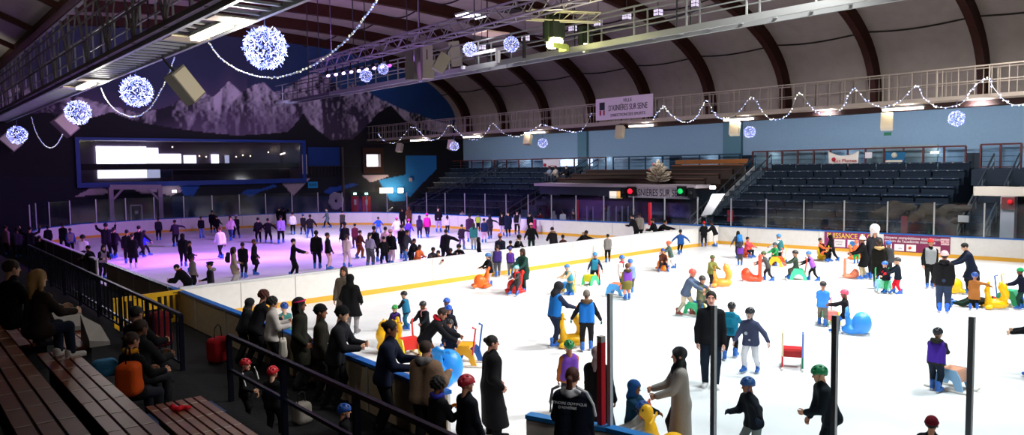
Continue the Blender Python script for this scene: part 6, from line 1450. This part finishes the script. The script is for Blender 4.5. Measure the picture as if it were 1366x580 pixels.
# --- white ice, beside the divider
Q('girl in black with a blue helmet and pink leggings pushing the orange seal', 653, 383, 337, 300, 'upright_push', 'jk:15151a', 'lg:d8a0a8', 'helmet:3a6cb0', 'b:long', ch=.5)
Q('child in navy with a purple bib before the divider, left of two', 664, 369, 326, 190, 'stand', 'jk:20243c', 'tr:4a4a52', '', 'b', vest='3c2a6c', ch=.4)
Q('child in a purple bib and violet hat before the divider, right of two', 681, 368, 329, 170, 'stand', 'jk:2c2440', 'tr:6a6a6e', 'beanie:4a4a8a', vest='54308c', ch=.4)
Q('small child in a green jacket half hidden behind the woman in green', 690, 371, 344, 150, 'stand', 'jk:1c8a70', 'tr:2a5aa8', 'helmet:2f6cc0', ch=.9)
Q('woman with long brown hair in a dark green coat behind the red seal', 699, 390, 331, 320, 'upright_push', 'coat:1c3a34', 'tr:1a2a2a', '', 'b:long')
Q('child with a pale blue helmet riding the red seal', 690, 393, 354, 330, 'ride', 'jk:3a3a3c', 'tr:2c2c34', 'helmet:8ac8d8', ch=.8, H=1.12, sit=.42, scarf='c82828')
Q('child with beige sleeves, teal bib and blue helmet bending to the frame', 760, 394, 352, 300, 'upright_push', 'jk:b89a70', 'tr:2c5a68', 'helmet:3f78b8', vest='3a8aa0', ch=.5, lean=20)
Q('wide legged child in a teal bib and blue helmet', 794, 380, 336, 0, 'wide', 'jk:1c2c44', 'tr:16181e', 'helmet:3a86c8', vest='2a7a98', ch=.4, arm=[(20, 26, 10, 0), (20, 26, 10, 0)])
Q('person in a grey jacket and black trousers touching the divider', 811, 350, 312, 190, 'idle', 'jk:7a7674', 'tr:131316')
Q('child with blue helmet and red scarf behind the girl in the olive skirt', 830, 388, 340, 40, 'stand', 'jk:d8d0cc', 'tr:2c4a6a', 'helmet:3a70c0', ch=.5, scarf='d02838')
Q('child in a lilac jacket with a blue helmet just behind the olive skirt', 841, 391, 345, 180, 'stand', 'jk:7088c8', 'tr:34404a', 'helmet:3a6cc0', ch=.5)
Q('girl in purple bib, olive skirt and orange leggings with fur hood', 837, 400, 351, 200, 'idle', 'coat:6a6430', 'lg:e89878', '', 'n', vest='6c3c9c', ch=.5, xtra='furhood:3c3820')
Q('skater in a blue bib and navy sleeves beside the yellow animal', 741, 462, 376, 120, 'upright_push', 'jk:232c44', 'tr:20283c', 'hood:26262c', vest='1c6ab8', ch=.1, hp=18)
Q('skater in a blue bib and black sleeves seen from behind', 783, 468, 387, 180, 'glide', 'jk:16161a', 'tr:1a1a1e', '', 'g', vest='1f6cc0', ch=.2, xtra='furhood:5a4636', gl='1c7a68')
Q('child in a brown top and blue hat straddling the orange seal', 884, 362, 332, 10, 'ride', 'jk:4a261c', 'tr:20222e', 'beanie:3a5ab0', ch=.6, H=1.15, sit=.36, arm=[(40, 10, 30, 20), (40, 10, 30, 20)])
Q('child with an orange helmet, green grey jacket and white trousers', 894, 359, 321, 290, 'push', 'jk:4c6460', 'tr:dcd8d4', 'helmet:f2603c', ch=.4, lean=14)
Q('child in a blue jacket with arms out, skating by the divider end', 908, 339, 306, 190, 'stride', 'jk:1f4a8c', 'lg:121216', '', 'k', ch=.4, arm=[(10, 58, 8, 0), (10, 52, 8, 0)])
Q('person with a red hat and arms folded at the corner boards', 939, 329, 295, 180, 'rail', 'jk:141418', 'tr:16161a', 'beanie:c8282c', lean=4)
Q('person in a black jacket and white trousers bent over at the corner boards', 953, 329, 295, 250, 'bend', 'jk:121216', 'tr:e2dedc', lean=26)
Q('child in an olive jacket and hat beside the orange animal', 949, 383, 340, 40, 'upright_push', 'pf:6a6a34', 'tr:23201a', 'beanie:565a38', ch=.5)
Q('skater with a coral helmet, slate jacket and beige trousers bending right', 917, 421, 358, 70, 'push', 'pf:4a5870', 'tr:b8ac94', 'helmet:f0584a', ch=.15, feet='skate:8a4030')
Q('child in an olive jacket and dark helmet seated before the coral helmet', 936, 421, 367, 20, 'ride', 'jk:60644c', 'tr:3a3c38', 'helmet:3c3a38', ch=.6, sit=.5, H=1.3)
Q('man with short hair in a black jacket and dark jeans facing the camera', 948, 515, 388, 0, 'stand', 'jk:17181c', 'tr:1a2432', '', 'k', feet='shoe:e6e4e4', tone='d8a290', fat=1.05)
Q('child with black helmet and teal rucksack behind the man in black', 975, 478, 403, 170, 'push', 'jk:1a7290', 'tr:1a1a20', 'helmet:26282c', ch=.4, back='16708c', lean=10)
Q('child in a slate sweater and white trousers with arms held out', 1001, 497, 409, 340, 'glide', 'jk:454a66', 'tr:dcdae0', 'helmet:2c2e34', ch=.25, arm=[(14, 22, 20, 0), (12, 48, 10, 0)], tone='d8b0a4')
Q('dark haired person with a blue rucksack by the far white boards', 985, 345, 308, 200, 'skate', 'jk:4a4a5a', 'tr:1c1c24', '', 'k:long', back='2f78c0')
Q('child in a purple bib in front of the blue rucksack', 987, 354, 322, 180, 'stand', 'jk:3c3444', 'tr:4a4444', 'hood:3a3640', vest='6a3a9c', ch=.5)
Q('child in a coral red jacket seated on the orange seal by the boards', 996, 344, 315, 60, 'ride', 'jk:e2505c', 'tr:22242c', '', 'k', ch=.4, sit=.36, H=1.25)
Q('child in a charcoal jacket leaning over the long red skating aid', 1023, 375, 335, 265, 'push', 'jk:47484a', 'tr:2a2a2e', 'beanie:5a6a4a', ch=.5)
Q('skater with a blue helmet and white top striding while pushing a child', 1041, 352, 312, 250, 'stride', 'jk:dcdce0', 'tr:14181c', 'helmet:4a88c8', vest='2c6a70', arm=[(55, 8, 15, 6), (50, 8, 18, 6)])
Q('child in a green jacket seated before the striding skater', 1034, 355, 324, 330, 'ride', 'jk:2c8a50', 'tr:2a4a6a', 'helmet:3c4a54', ch=.6, sit=.4, H=1.2)
Q('child in dark green seated on the mint green frame', 1062, 373, 338, 280, 'ride', 'jk:3c4a40', 'tr:4a4a44', 'helmet:2e2c2c', ch=.6, sit=.46, H=1.25)
Q('child in black with a lilac bib and blue helmet pushing the mint green frame', 1083, 375, 335, 265, 'push', 'jk:1c1a20', 'lg:17171b', 'helmet:4a80c0', vest='9458c4', ch=.4)
Q('child in black and orange reclining on the yellow animal', 1098, 349, 318, 60, 'ride', 'jk:e86a3a', 'tr:121214', '', 'b', ch=.3, sit=.42, H=1.3, lean=-16, vest='18181a')
Q('child all in black standing right of the yellow animal by the advert', 1109, 349, 313, 250, 'skate', 'jk:121216', 'tr:131318', 'hood:121216', ch=.3)
Q('child in a bright blue jacket and camouflage trousers with a black helmet', 1097, 435, 375, 175, 'upright_push', 'jk:3a82dc', 'tr:6a665a', 'helmet:2a2a2c', ch=.45)
Q('child in a black jacket with a pinkish red helmet riding the big blue aid', 1128, 444, 394, 260, 'ride', 'jk:16161a', 'tr:3a68b8', 'helmet:e8506a', ch=.6, sit=.5, H=1.2)
Q('woman in a black coat with a white knit hat and beige trousers', 1152, 373, 315, 285, 'upright_push', 'coat:121214', 'tr:a89878', 'pom:f0eee8')
Q('small child in green and orange before the woman with the white hat', 1142, 352, 320, 180, 'stand', 'jk:e2663c', 'tr:1f9a50', 'helmet:e86a44', ch=.8)
Q('person with a huge fluffy white hat behind the dark haired woman', 1167, N, 303, 190, 'stand', 'pf:2a2a30', 'tr:1c1c20', 'fluffy:f2eeea', H=1.95)
Q('dark haired woman in a long black coat with a fur collar', 1172, 385, 319, 180, 'idle', 'coat:15130f', 'tr:17161a', '', 'b:bun', xtra='furhood:b89868')
Q('child with a blue helmet in grey behind the dark haired woman', 1184, 372, 321, 150, 'idle', 'pf:3c3e42', 'tr:2a2a30', 'helmet:2c62b8', ch=.2)
Q('small child in green trousers with a blue helmet and black jacket', 1181, 391, 348, 320, 'upright_push', 'pf:17181e', 'tr:2f9a58', 'helmet:3a70c8', ch=.8)
Q('small child in red trousers with a navy coat and dark helmet', 1197, 393, 343, 280, 'point', 'pf:141c28', 'tr:d02030', 'helmet:3e3c3e', ch=.7, gl='c02030')
Q('person with a red beanie, grey shirt and open black jacket', 1240, 384, 318, 10, 'stand', 'jk:16191a', 'tr:1c1d1e', 'beanie:e83a3a', vest='8f9498')
Q('person in a black hooded jacket and navy trousers seen from behind', 1258, 417, 334, 180, 'stand', 'pf:131316', 'wd:28344c', 'beanie:d8b0b0', xtra='hooddown:131316', feet='skate:2060d0')
Q('man in a navy coat stooping to the yellow skating aid', 1293, 392, 324, 285, 'upright_push', 'coat:141c2e', 'tr:16181e', '', 'k', lean=18, hp=14)
Q('person lying face up on the ice behind the navy trousers', 1268, 408, 396, 0, 'stand', 'jk:121a16', 'tr:10251c', 'beanie:d83a30', H=1.45, ch=.3, pos=(*at(1262, 409)[:2], 0), tilt=(-88, 0, .16), yaw=math.degrees(math.atan2(at(1315, 409).x-at(1262, 409).x, -(at(1315, 409).y-at(1262, 409).y)))+180)
Q('small child in a tan brown coat with a blue helmet seen from behind', 1299, 413, 363, 175, 'sidearm', 'coat:9a6230', 'lg:141418', 'helmet:2a52a0', ch=.75, feet='skate:2060c8')
Q('skater in a navy jacket with a green hat at the right edge', 1362, 413, 357, 270, 'upright_push', 'pf:14182a', 'tr:1c3c34', 'beanie:28a060', ch=.2)
Q('skater in black cut off by the right edge reaching forward', 1382, 503, 408, 265, 'upright_push', 'jk:121216', 'tr:17171c', '', 'k')
Q('child in a purple bib with a black helmet pushing the peach frame', 1248, 522, 437, 165, 'upright_push', 'jk:2c2c24', 'tr:1f2836', 'helmet:26282e', vest='4a2c9c', ch=.4, xtra='hooddown:2c2c24')
# --- white ice, close to the near boards
Q('child in a blue helmet and shiny dark padded jacket waving an arm', 1004, N, 502, 300, 'sidearm', 'pf:10161f', 'tr:6f7a7c', 'helmet:22508c', H=1.28, ch=.4, gl='1a2436', lean=14, arm=[(20, 8, 70, 20), (35, 75, 10, -5)])
Q('youth in a green helmet and dark navy coat leaning forward', 1106, N, 487, 285, 'idle', 'pf:10181f', 'tr:10151c', 'helmet:1c7a4c', H=1.5, ch=.1, lean=20)
Q('woman in a long grey coat and black headscarf facing left', 908, N, 461, 280, 'upright_push', 'long:8d8680', 'tr:26262a', 'hijab:141417', H=1.66, arm=[(30, 6, 45, 10), (30, 6, 40, 10)], lean=4)
Q('child in a blue hood and teal jacket reaching to the yellow aid', 845, N, 506, 60, 'point', 'pf:10344c', 'tr:1c2430', 'hood:1d4a86', H=1.18, ch=.5)
Q('small child in a white jacket and blue helmet seated by the yellow aid', 860, N, 534, 290, 'ride', 'pf:b8b2ac', 'tr:4a4a50', 'helmet:1d4c94', H=1.1, ch=.7, sit=.35)
Q('woman in a black cloak and dusky pink headscarf behind the post', 797, N, 460, 150, 'idle', 'long:0d0d10', 'tr:0d0d10', 'hijab:8a7678', H=1.62, fat=1.15)
Q('child in a green helmet, purple bib and orange sleeves seen from behind', 759, N, 453, 200, 'stand', 'jk:a05c28', 'tr:2a2630', 'helmet:1f7c44', vest='6a40a8', H=1.3, ch=.4)
Q('woman with a black hair bun in a black coat facing right at the gate', 655, N, 447, 100, 'pocket', 'long:0c0d11', 'tr:0a0a0d', '', 'k:bun', H=1.66, fat=1.3, tone='c08a72', feet='shoe:111114')
Q('child in a black helmet with teal overall by the divider crowd', 542, 440, 388, 250, 'upright_push', 'jk:1c2028', 'tr:1c5a78', 'helmet:2c2e30', vest='1f6488', ch=.5)
Q('child in a green helmet and purple top beside the yellow animal', 529, 458, 406, 330, 'upright_push', 'jk:221a30', 'tr:17171c', 'helmet:2a9a44', vest='4c2f86', ch=.5)
Q('child in a black helmet with a pink scarf in the crowd of children', 567, 463, 401, 320, 'upright_push', 'jk:15181f', 'tr:1c1c22', 'helmet:2c2c2e', ch=.3, scarf='c8888c')
Q('woman in a red scarf and rust skirt bending over the children', 572, N, 411, 80, 'bend', 'pf:15151a', 'wd:5a2c18', '', 'b', H=1.6, scarf='c01828', lean=42)
Q('taller child with a bright blue helmet at the back of the crowd', 597, 461, 397, 330, 'stand', 'jk:14161c', 'tr:17181e', 'helmet:2a5cc0', ch=.3)
Q('shorter child with a bright blue helmet in front of another in the crowd', 599, 470, 406, 10, 'upright_push', 'jk:181a24', 'tr:1a1a20', 'helmet:2c60c8', ch=.5)
Q('child in a dark helmet, navy jacket and grey trousers in front of the crowd', 601, 490, 425, 350, 'idle', 'pf:11182a', 'tr:56565e', 'helmet:2a2a2e', ch=.6, feet='skate:17181c')
Q('woman in a long black padded coat on the ice, seen from behind', 469, 446, 365, 160, 'pocket', 'coat:0d0d10', 'lg:8a868a', 'hood:0d0d10', H=N, feet='skate:6a666a', fat=1.2)
Q('woman in a taupe coat facing the long black padded coat', 461, 438, 355, 340, 'idle', 'coat:5a5046', 'tr:141418', '', 'b:long')
Q('child in a teal jacket and blue helmet on the ice behind the white jacket', 379, N, 403, 200, 'stand', 'jk:3c7470', 'tr:16161c', 'helmet:2a50a0', H=1.25, ch=.5)
# --- spectators on the walkway
def W(label, u, vh, face, pose, top, bot, hat='', hair='k', x=6.12, z=.15, **k):
    k.setdefault('feet', 'shoe:1a1a1c'); p = atx(u, vh, x)
    return person(label, u, N, vh, face, pose, top, bot, hat, hair, pos=k.pop('pos', (x, p.y, 0)), z=z, **k)
def wx(u, vh, H, x): p = atx(u, vh, x); return (x, p.y, 0)
W('spectator in a navy padded jacket with a hair bun at the boards', 513, 427, 75, 'rail', 'pf:10162a', 'tr:0d0d11', '', 'k:bun', lean=12)
W('spectator in a brown beige coat with a grey hood seen from behind', 566, 455, 150, 'phone', 'pf:6d5848', 'tr:131316', '', 'b', xtra='hooddown:5c5a5c', fat=1.25)
W('child with dark curly hair and orange gloves near the gate', 582, 503, 120, 'phone', 'jk:121218', 'tr:111114', '', 'k:curly', ch=.3, gl='d87828', x=5.7, scarf='2a2c8a')
W('child in a dark red helmet and navy jacket next to the black coat', 622, 499, 120, 'stand', 'pf:0f131c', 'tr:0e0f14', 'helmet:9a2030', ch=.3, x=5.95)
W('spectator with dark wavy hair behind the grey hooded jacket', 342, 388, 110, 'rail', 'jk:14141a', 'tr:101014', '', 'r:curly')
W('spectator in a dark grey jacket with the hood up', 325, 398, 100, 'rail', 'jk:1c1e22', 'tr:0f0f13', 'hood:26262a', fat=1.15, xtra='scarf:6a5c48')
W('spectator in a white padded jacket with dark red hair', 361, 396, 95, 'phone', 'pf:b0aaa6', 'tr:0f0f13', '', 'k:curly')
W('spectator in an olive black parka with a hot pink headband', 398, 395, 80, 'pocket', 'coat:1c1c16', 'tr:3a3a3c', 'band:d82868', 'k:long', fat=1.1)
W('spectator in a black knit hat and olive jacket with a white bag', 426, 405, 80, 'idle', 'jk:221f18', 'tr:121214', 'beanie:121214')
W('spectator in a charcoal quilted jacket leaning on the blue cap rail', 448, 407, 70, 'rail', 'pf:1a1b20', 'tr:101013', 'beanie:101013', lean=14)
W('woman in a navy staff jacket with long auburn hair seen from behind', 763, 490, 165, 'idle', 'jk:0e1424', 'tr:0c0e14', '', 'r:pony', x=6.05, z=.5, fat=1.2, xtra='hooddown:c8ccd4')
W('person in a dark red knit hat cut off by the bottom edge', 1243, 556, 170, 'stand', 'jk:141418', 'tr:101014', 'beanie:6a1420', H=1.15, pos=(*at(1243, 562, 1.25)[:2], 0), ch=.3)
W('crouching child with a red helmet and white stripes on the sleeves', 327, 490, 60, 'idle', 'jk:0e0e12', 'tr:0d0d10', 'helmet:b0202c', ch=.4, x=4.55)
W('child with a red helmet right of the striped sleeves', 363, 488, 150, 'idle', 'jk:0d0d11', 'tr:0d0d10', 'helmet:b8222e', ch=.4, x=4.6)
W('child with a blue helmet behind the dark guard rail', 458, 538, 90, 'idle', 'jk:0d0d11', 'tr:0d0d10', 'helmet:1c4690', ch=.4, x=4.62)
# --- seated on the near stand
def S(label, x, y, zs, yaw, top, bot, hat='', hair='k', H=1.68, zt=0.0, **k):
    k.setdefault('feet', 'shoe:1a1a1c'); return person(label, 100, N, 300, 0, 'sit', top, bot, hat, hair, H=H, pos=(x, y, zt), z=zt, sit=zs-zt+.05, yaw=yaw, **k)
def S2(label, u, v, zs, *a, H=1.68, **k):
    p = at(u, v, zs+.5*H+.03); return S(label, p.x, p.y, zs, *a, H=H, **k)
S2('man in black with short hair seated at the far left of the stand', 6, 349, 2.2, -75, 'pf:0c0c10', 'tr:0d0d11', '', 'b', H=1.75, zt=1.78)
S2('woman with blonde hair and white trainers seated beside the man in black', 42, 362, 2.2, -70, 'jk:2a201c', 'tr:1c2436', '', 'l:long', H=1.66, zt=1.78, feet='shoe:c0bab4')
S2('dark haired person in black seated at the back of the bench group', 176, 411, 1.36, -60, 'pf:101014', 'tr:15151a', '', 'k', H=1.66, zt=.86)
S2('dark haired person with a phone seated in the middle of the bench group', 180, 429, 1.36, -70, 'pf:17171a', 'tr:26262c', '', 'b', H=1.66, zt=.86)
S2('person in black with a mustard scarf seated in front of the orange rucksack', 168, 446, 1.36, -70, 'jk:101014', 'tr:22242c', '', 'b:bun', H=1.6, zt=.86, scarf='b87a18')
# --- seated on the stand behind the purple ice
for i, (u, v, t, lb) in enumerate(((735, 246, 'jk:7c8894', 'grey clad spectator seated at the left of three on the far stand'), (743, 243, 'jk:b4a89a', 'spectator in pale beige seated in the middle on the far stand'), (757, 246, 'jk:17171c', 'spectator in black seated at the right of three on the far stand'), (768, 245, 'jk:1c1c22', 'spectator in black seated alone by the far stairs'))):
    k = 6; zk = .7+k*.418; pp = None
    for yy in np.arange(41.8, 60, .05):
        x = row_x(yy, k)+.3
        if abs(pr((x, yy, zk+1.0))[0]-u) < 1: pp = (x, yy)
    if pp: S(lb, pp[0], pp[1], zk+.38, 90, t, 'tr:3a3f4a', '', 'k', H=1.7, zt=zk)
for u, lb, cc in ((810, 'person in a red cap behind the team bench glass', '8a2430'), (848, 'person in grey behind the team bench glass', '3a3a44')):
    p = atx(u, 275, 37.4); person(lb, u, N, 270, 0, 'stand', 'jk:16161c', 'tr:141418', 'beanie:'+cc, H=1.72, pos=(37.15 if u < 830 else 37.2, p.y, 0), feet='shoe:1a1a1c')
# extra details on single figures
def part_on(label):
    for o, _ in PEOPLE:
        if o.get('label', '').startswith(label): return o
o = part_on('woman in a navy staff jacket'); mb = MB()
for s in (-1, 1): mb.tube([(s*.1, -.17, 1.4), (s*.2, -.13, 1.34), (s*.255, -.02, 1.16), (s*.27, .02, 1.02)], .018, 6)
mb.local('white_stripe', cloth('d4d8de'), o)
for k, (b_, z_) in enumerate((('PATINOIRE OLYMPIQUE', 1.2), ("D'ASNIÈRES", 1.15))):
    c = bpy.data.curves.new('back_lettering', 'FONT'); c.body = b_; c.size = .042; c.align_x = 'CENTER'; c.extrude = .002; c.materials.append(mat('c8ccd4')); t = bpy.data.objects.new('back_lettering', c); COL.objects.link(t); t.parent = o
    t.matrix_basis = Matrix.Translation((0, -.212, z_)) @ Matrix.Rotation(R(90), 4, 'X')
o = part_on('crouching child with a red helmet'); mb = MB()
for x, z in ((.19, .93), (-.19, .93)): mb.tube([(x, .06, z), (x*1.12, .09, z-.1), (x*1.1, .12, z-.22)], .012, 6)
mb.local('white_stripe', cloth('d8d8d4'), o)
o = part_on('child in a slate sweater'); mb = MB(); mb.lathe((.06, .118, .86), [(.001, 0), (.035, 0), (.035, .008), (.001, .01)], 14, Matrix.Rotation(R(-90), 3, 'X')); mb.local('round_badge', cloth('c8ccd8'), o)
# ------------------------------------------------------------------ light
def spot(name, loc, tgt, power, col, ang, blend=.5, rad=.4):
    l = bpy.data.lights.new(name, 'SPOT'); l.energy = power; l.color = col; l.spot_size = R(ang); l.spot_blend = blend; l.shadow_soft_size = rad
    o = bpy.data.objects.new(name, l); COL.objects.link(o); o.location = loc; d = Vector(tgt)-Vector(loc); o.rotation_euler = d.to_track_quat('-Z', 'Y').to_euler(); return o
def point(name, loc, power, col, rad=.2):
    l = bpy.data.lights.new(name, 'POINT'); l.energy = power; l.color = col; l.shadow_soft_size = rad; o = bpy.data.objects.new(name, l); COL.objects.link(o); o.location = loc; return o
WH = (1.0, .985, .96)
K = 1.0
# floodlights in rows above the white rink (above the top edge of the picture)
for i, (x, y, tx, ty, p, an) in enumerate(((13, 6, 14, 10, 6200, 105), (20, 4, 18, 7, 6200, 105), (20, 10, 18.5, 16, 7500, 100), (28, 5, 27, 10, 7500, 105), (28, 10, 27, 17, 8000, 100), (33.5, 8, 31, 13, 7000, 95))):
    spot('rink_floodlight', (x, y, 12.2), (tx, ty, 0), p*K, WH, an, .6, .9)
# violet stage lamps on the truss
for i in range(3):
    spot('violet_stage_light', (19.6, 41-i*2.5, 9.4), (8.6+i*2.6, 40.5-i*1.2, 0), 11000, (.46, .10, 1.0), 36, .9, .3)
spot('violet_stage_light', (20, 37, 8.5), (27, 43, 0), 9500, (.58, .34, 1.0), 90, .8, .4)
spot('violet_stage_light', (20, 36, 8.5), (14, 42, 0), 9000, (.50, .20, 1.0), 100, .8, .4)
spot('violet_stage_light', (20, 30, 9.9), (15, 30, 0), 6500, (.50, .22, 1.0), 100, .8, .4)
spot('white_stage_light', (20.5, 34, 8.5), (25, 33, 0), 5200, (.92, .86, 1.0), 100, .7, .4)
spot('white_stage_light', (21, 44, 8.5), (25.5, 46, 0), 3200, (.9, .8, 1.0), 90, .7, .4)
point('yellow_lamp_glow', tuple(at(739, 55, 8.9)), 160, (1.0, .95, .45), .25)
# lamps by the bar window and doors, strips under the catwalks; added stair light and washes
p = aty(534, 254, YE-1.2); point('door_lamp_glow', tuple(p), 120, (1, .85, .6), .15)
p = aty(516, 256, YE-1.4); point('door_lamp_glow', tuple(p), 90, (1, .85, .6), .15)
p = atx(956, 258, 36.6); point('added_stair_light', (p.x, p.y, p.z+.2), 160, (1, 1, 1), .1)  # added light that brightens the white stair side
for u in (560, 629, 713, 855, 985, 1095, 1204, 1300):
    q = atx(u, 165, 35.5); l = spot('catwalk_strip_light', (35.6, q.y, 6.7), (46, q.y, 5.2), 1000, (.92, .96, 1.0), 120, .8, .3)
p = at(660, 80, 9.6); spot('white_catwalk_light', (20.3, atx(640, 90, 20.3).y, 9.9), (21.6, atx(640, 90, 21.2).y, 9.2), 200, (1, .97, 1), 110, .6, .1)
spot('added_mural_wash', (20, 47, 8.3), (23, 62, 11), 1500, (.72, .62, 1.0), 110, .9, .4)  # added washes that lift the painted end wall, no fixture behind them
spot('added_mural_wash', (12, 47, 8.3), (10, 62, 11), 600, (.85, .55, 1.0), 110, .9, .4)
spot('house_light', (8.5, -8, 10), (10, 5, 1), 3200, (1, .97, .93), 48, .8, .8)
spot('house_light', (1.5, -2, 9), (6.3, 13, .5), 550, (1, .95, .9), 46, .9, .8)
spot('added_ceiling_wash', (2.0, 26, 8.6), (2, 29, 13), 420, (1, .96, .9), 150, .9, .3)  # added upward spill that brightens the ceiling over the near stand
spot('added_ceiling_wash', (2.0, 42, 8.6), (2, 45, 13), 420, (1, .96, .9), 150, .9, .3)
for yy in range(12, 62, 5): spot('added_gallery_light', (45.5, yy, 5.35), (45.55, yy, 4.0), 26, (.95, .98, 1.0), 150, .6, .1)  # added row of spots brightening the wall band behind the railings
for yy, pw in ((11, 260), (14.5, 260), (19, 380)): spot('added_walkway_fill', (2.7, yy, 8.4), (6.4, yy, .5), pw, (1, .95, .86), 42, .9, .3)  # added fill on the outer boards and barrier, aimed off the benches
for u, v, pw in ((300, 46, 170), (124, 118, 170)): q = at(u, v, ZC-.3); point('strip_light_glow', (6.9, q.y, ZC-.45), pw, (1, .95, .84), .25)
spot('added_violet_uplight', (19.5, 38, 11.2), (18, 44, 15.3), 1300, (.62, .28, 1.0), 150, .9, .3)  # added uplights that tint the roof cloth violet
spot('added_violet_uplight', (19.5, 28, 11.2), (18, 32, 15.3), 1100, (.68, .36, 1.0), 150, .9, .3)
w = bpy.data.worlds.new('hall_air'); SC.world = w; w.use_nodes = True; bg = w.node_tree.nodes['Background']; bg.inputs[0].default_value = (.5, .55, .75, 1); bg.inputs[1].default_value = .006
SC.cycles.max_bounces = 6; SC.cycles.diffuse_bounces = 3; SC.cycles.glossy_bounces = 3; SC.cycles.transparent_max_bounces = 24; SC.cycles.sample_clamp_indirect = 4.0
SC.cycles.use_denoising = True
vs.exposure = 0.0

# lettering becomes plain mesh
bpy.context.view_layer.update(); _dg = bpy.context.evaluated_depsgraph_get()
for o in [q for q in SC.objects if q.type == 'FONT']:
    me = bpy.data.meshes.new_from_object(o.evaluated_get(_dg)); nm = o.name; par = o.parent; mbx = o.matrix_basis.copy(); m_ = o.data.materials[0]
    bpy.data.objects.remove(o); n_ = bpy.data.objects.new(nm, me); COL.objects.link(n_); n_.parent = par; n_.matrix_basis = mbx
    if not me.materials: me.materials.append(m_)
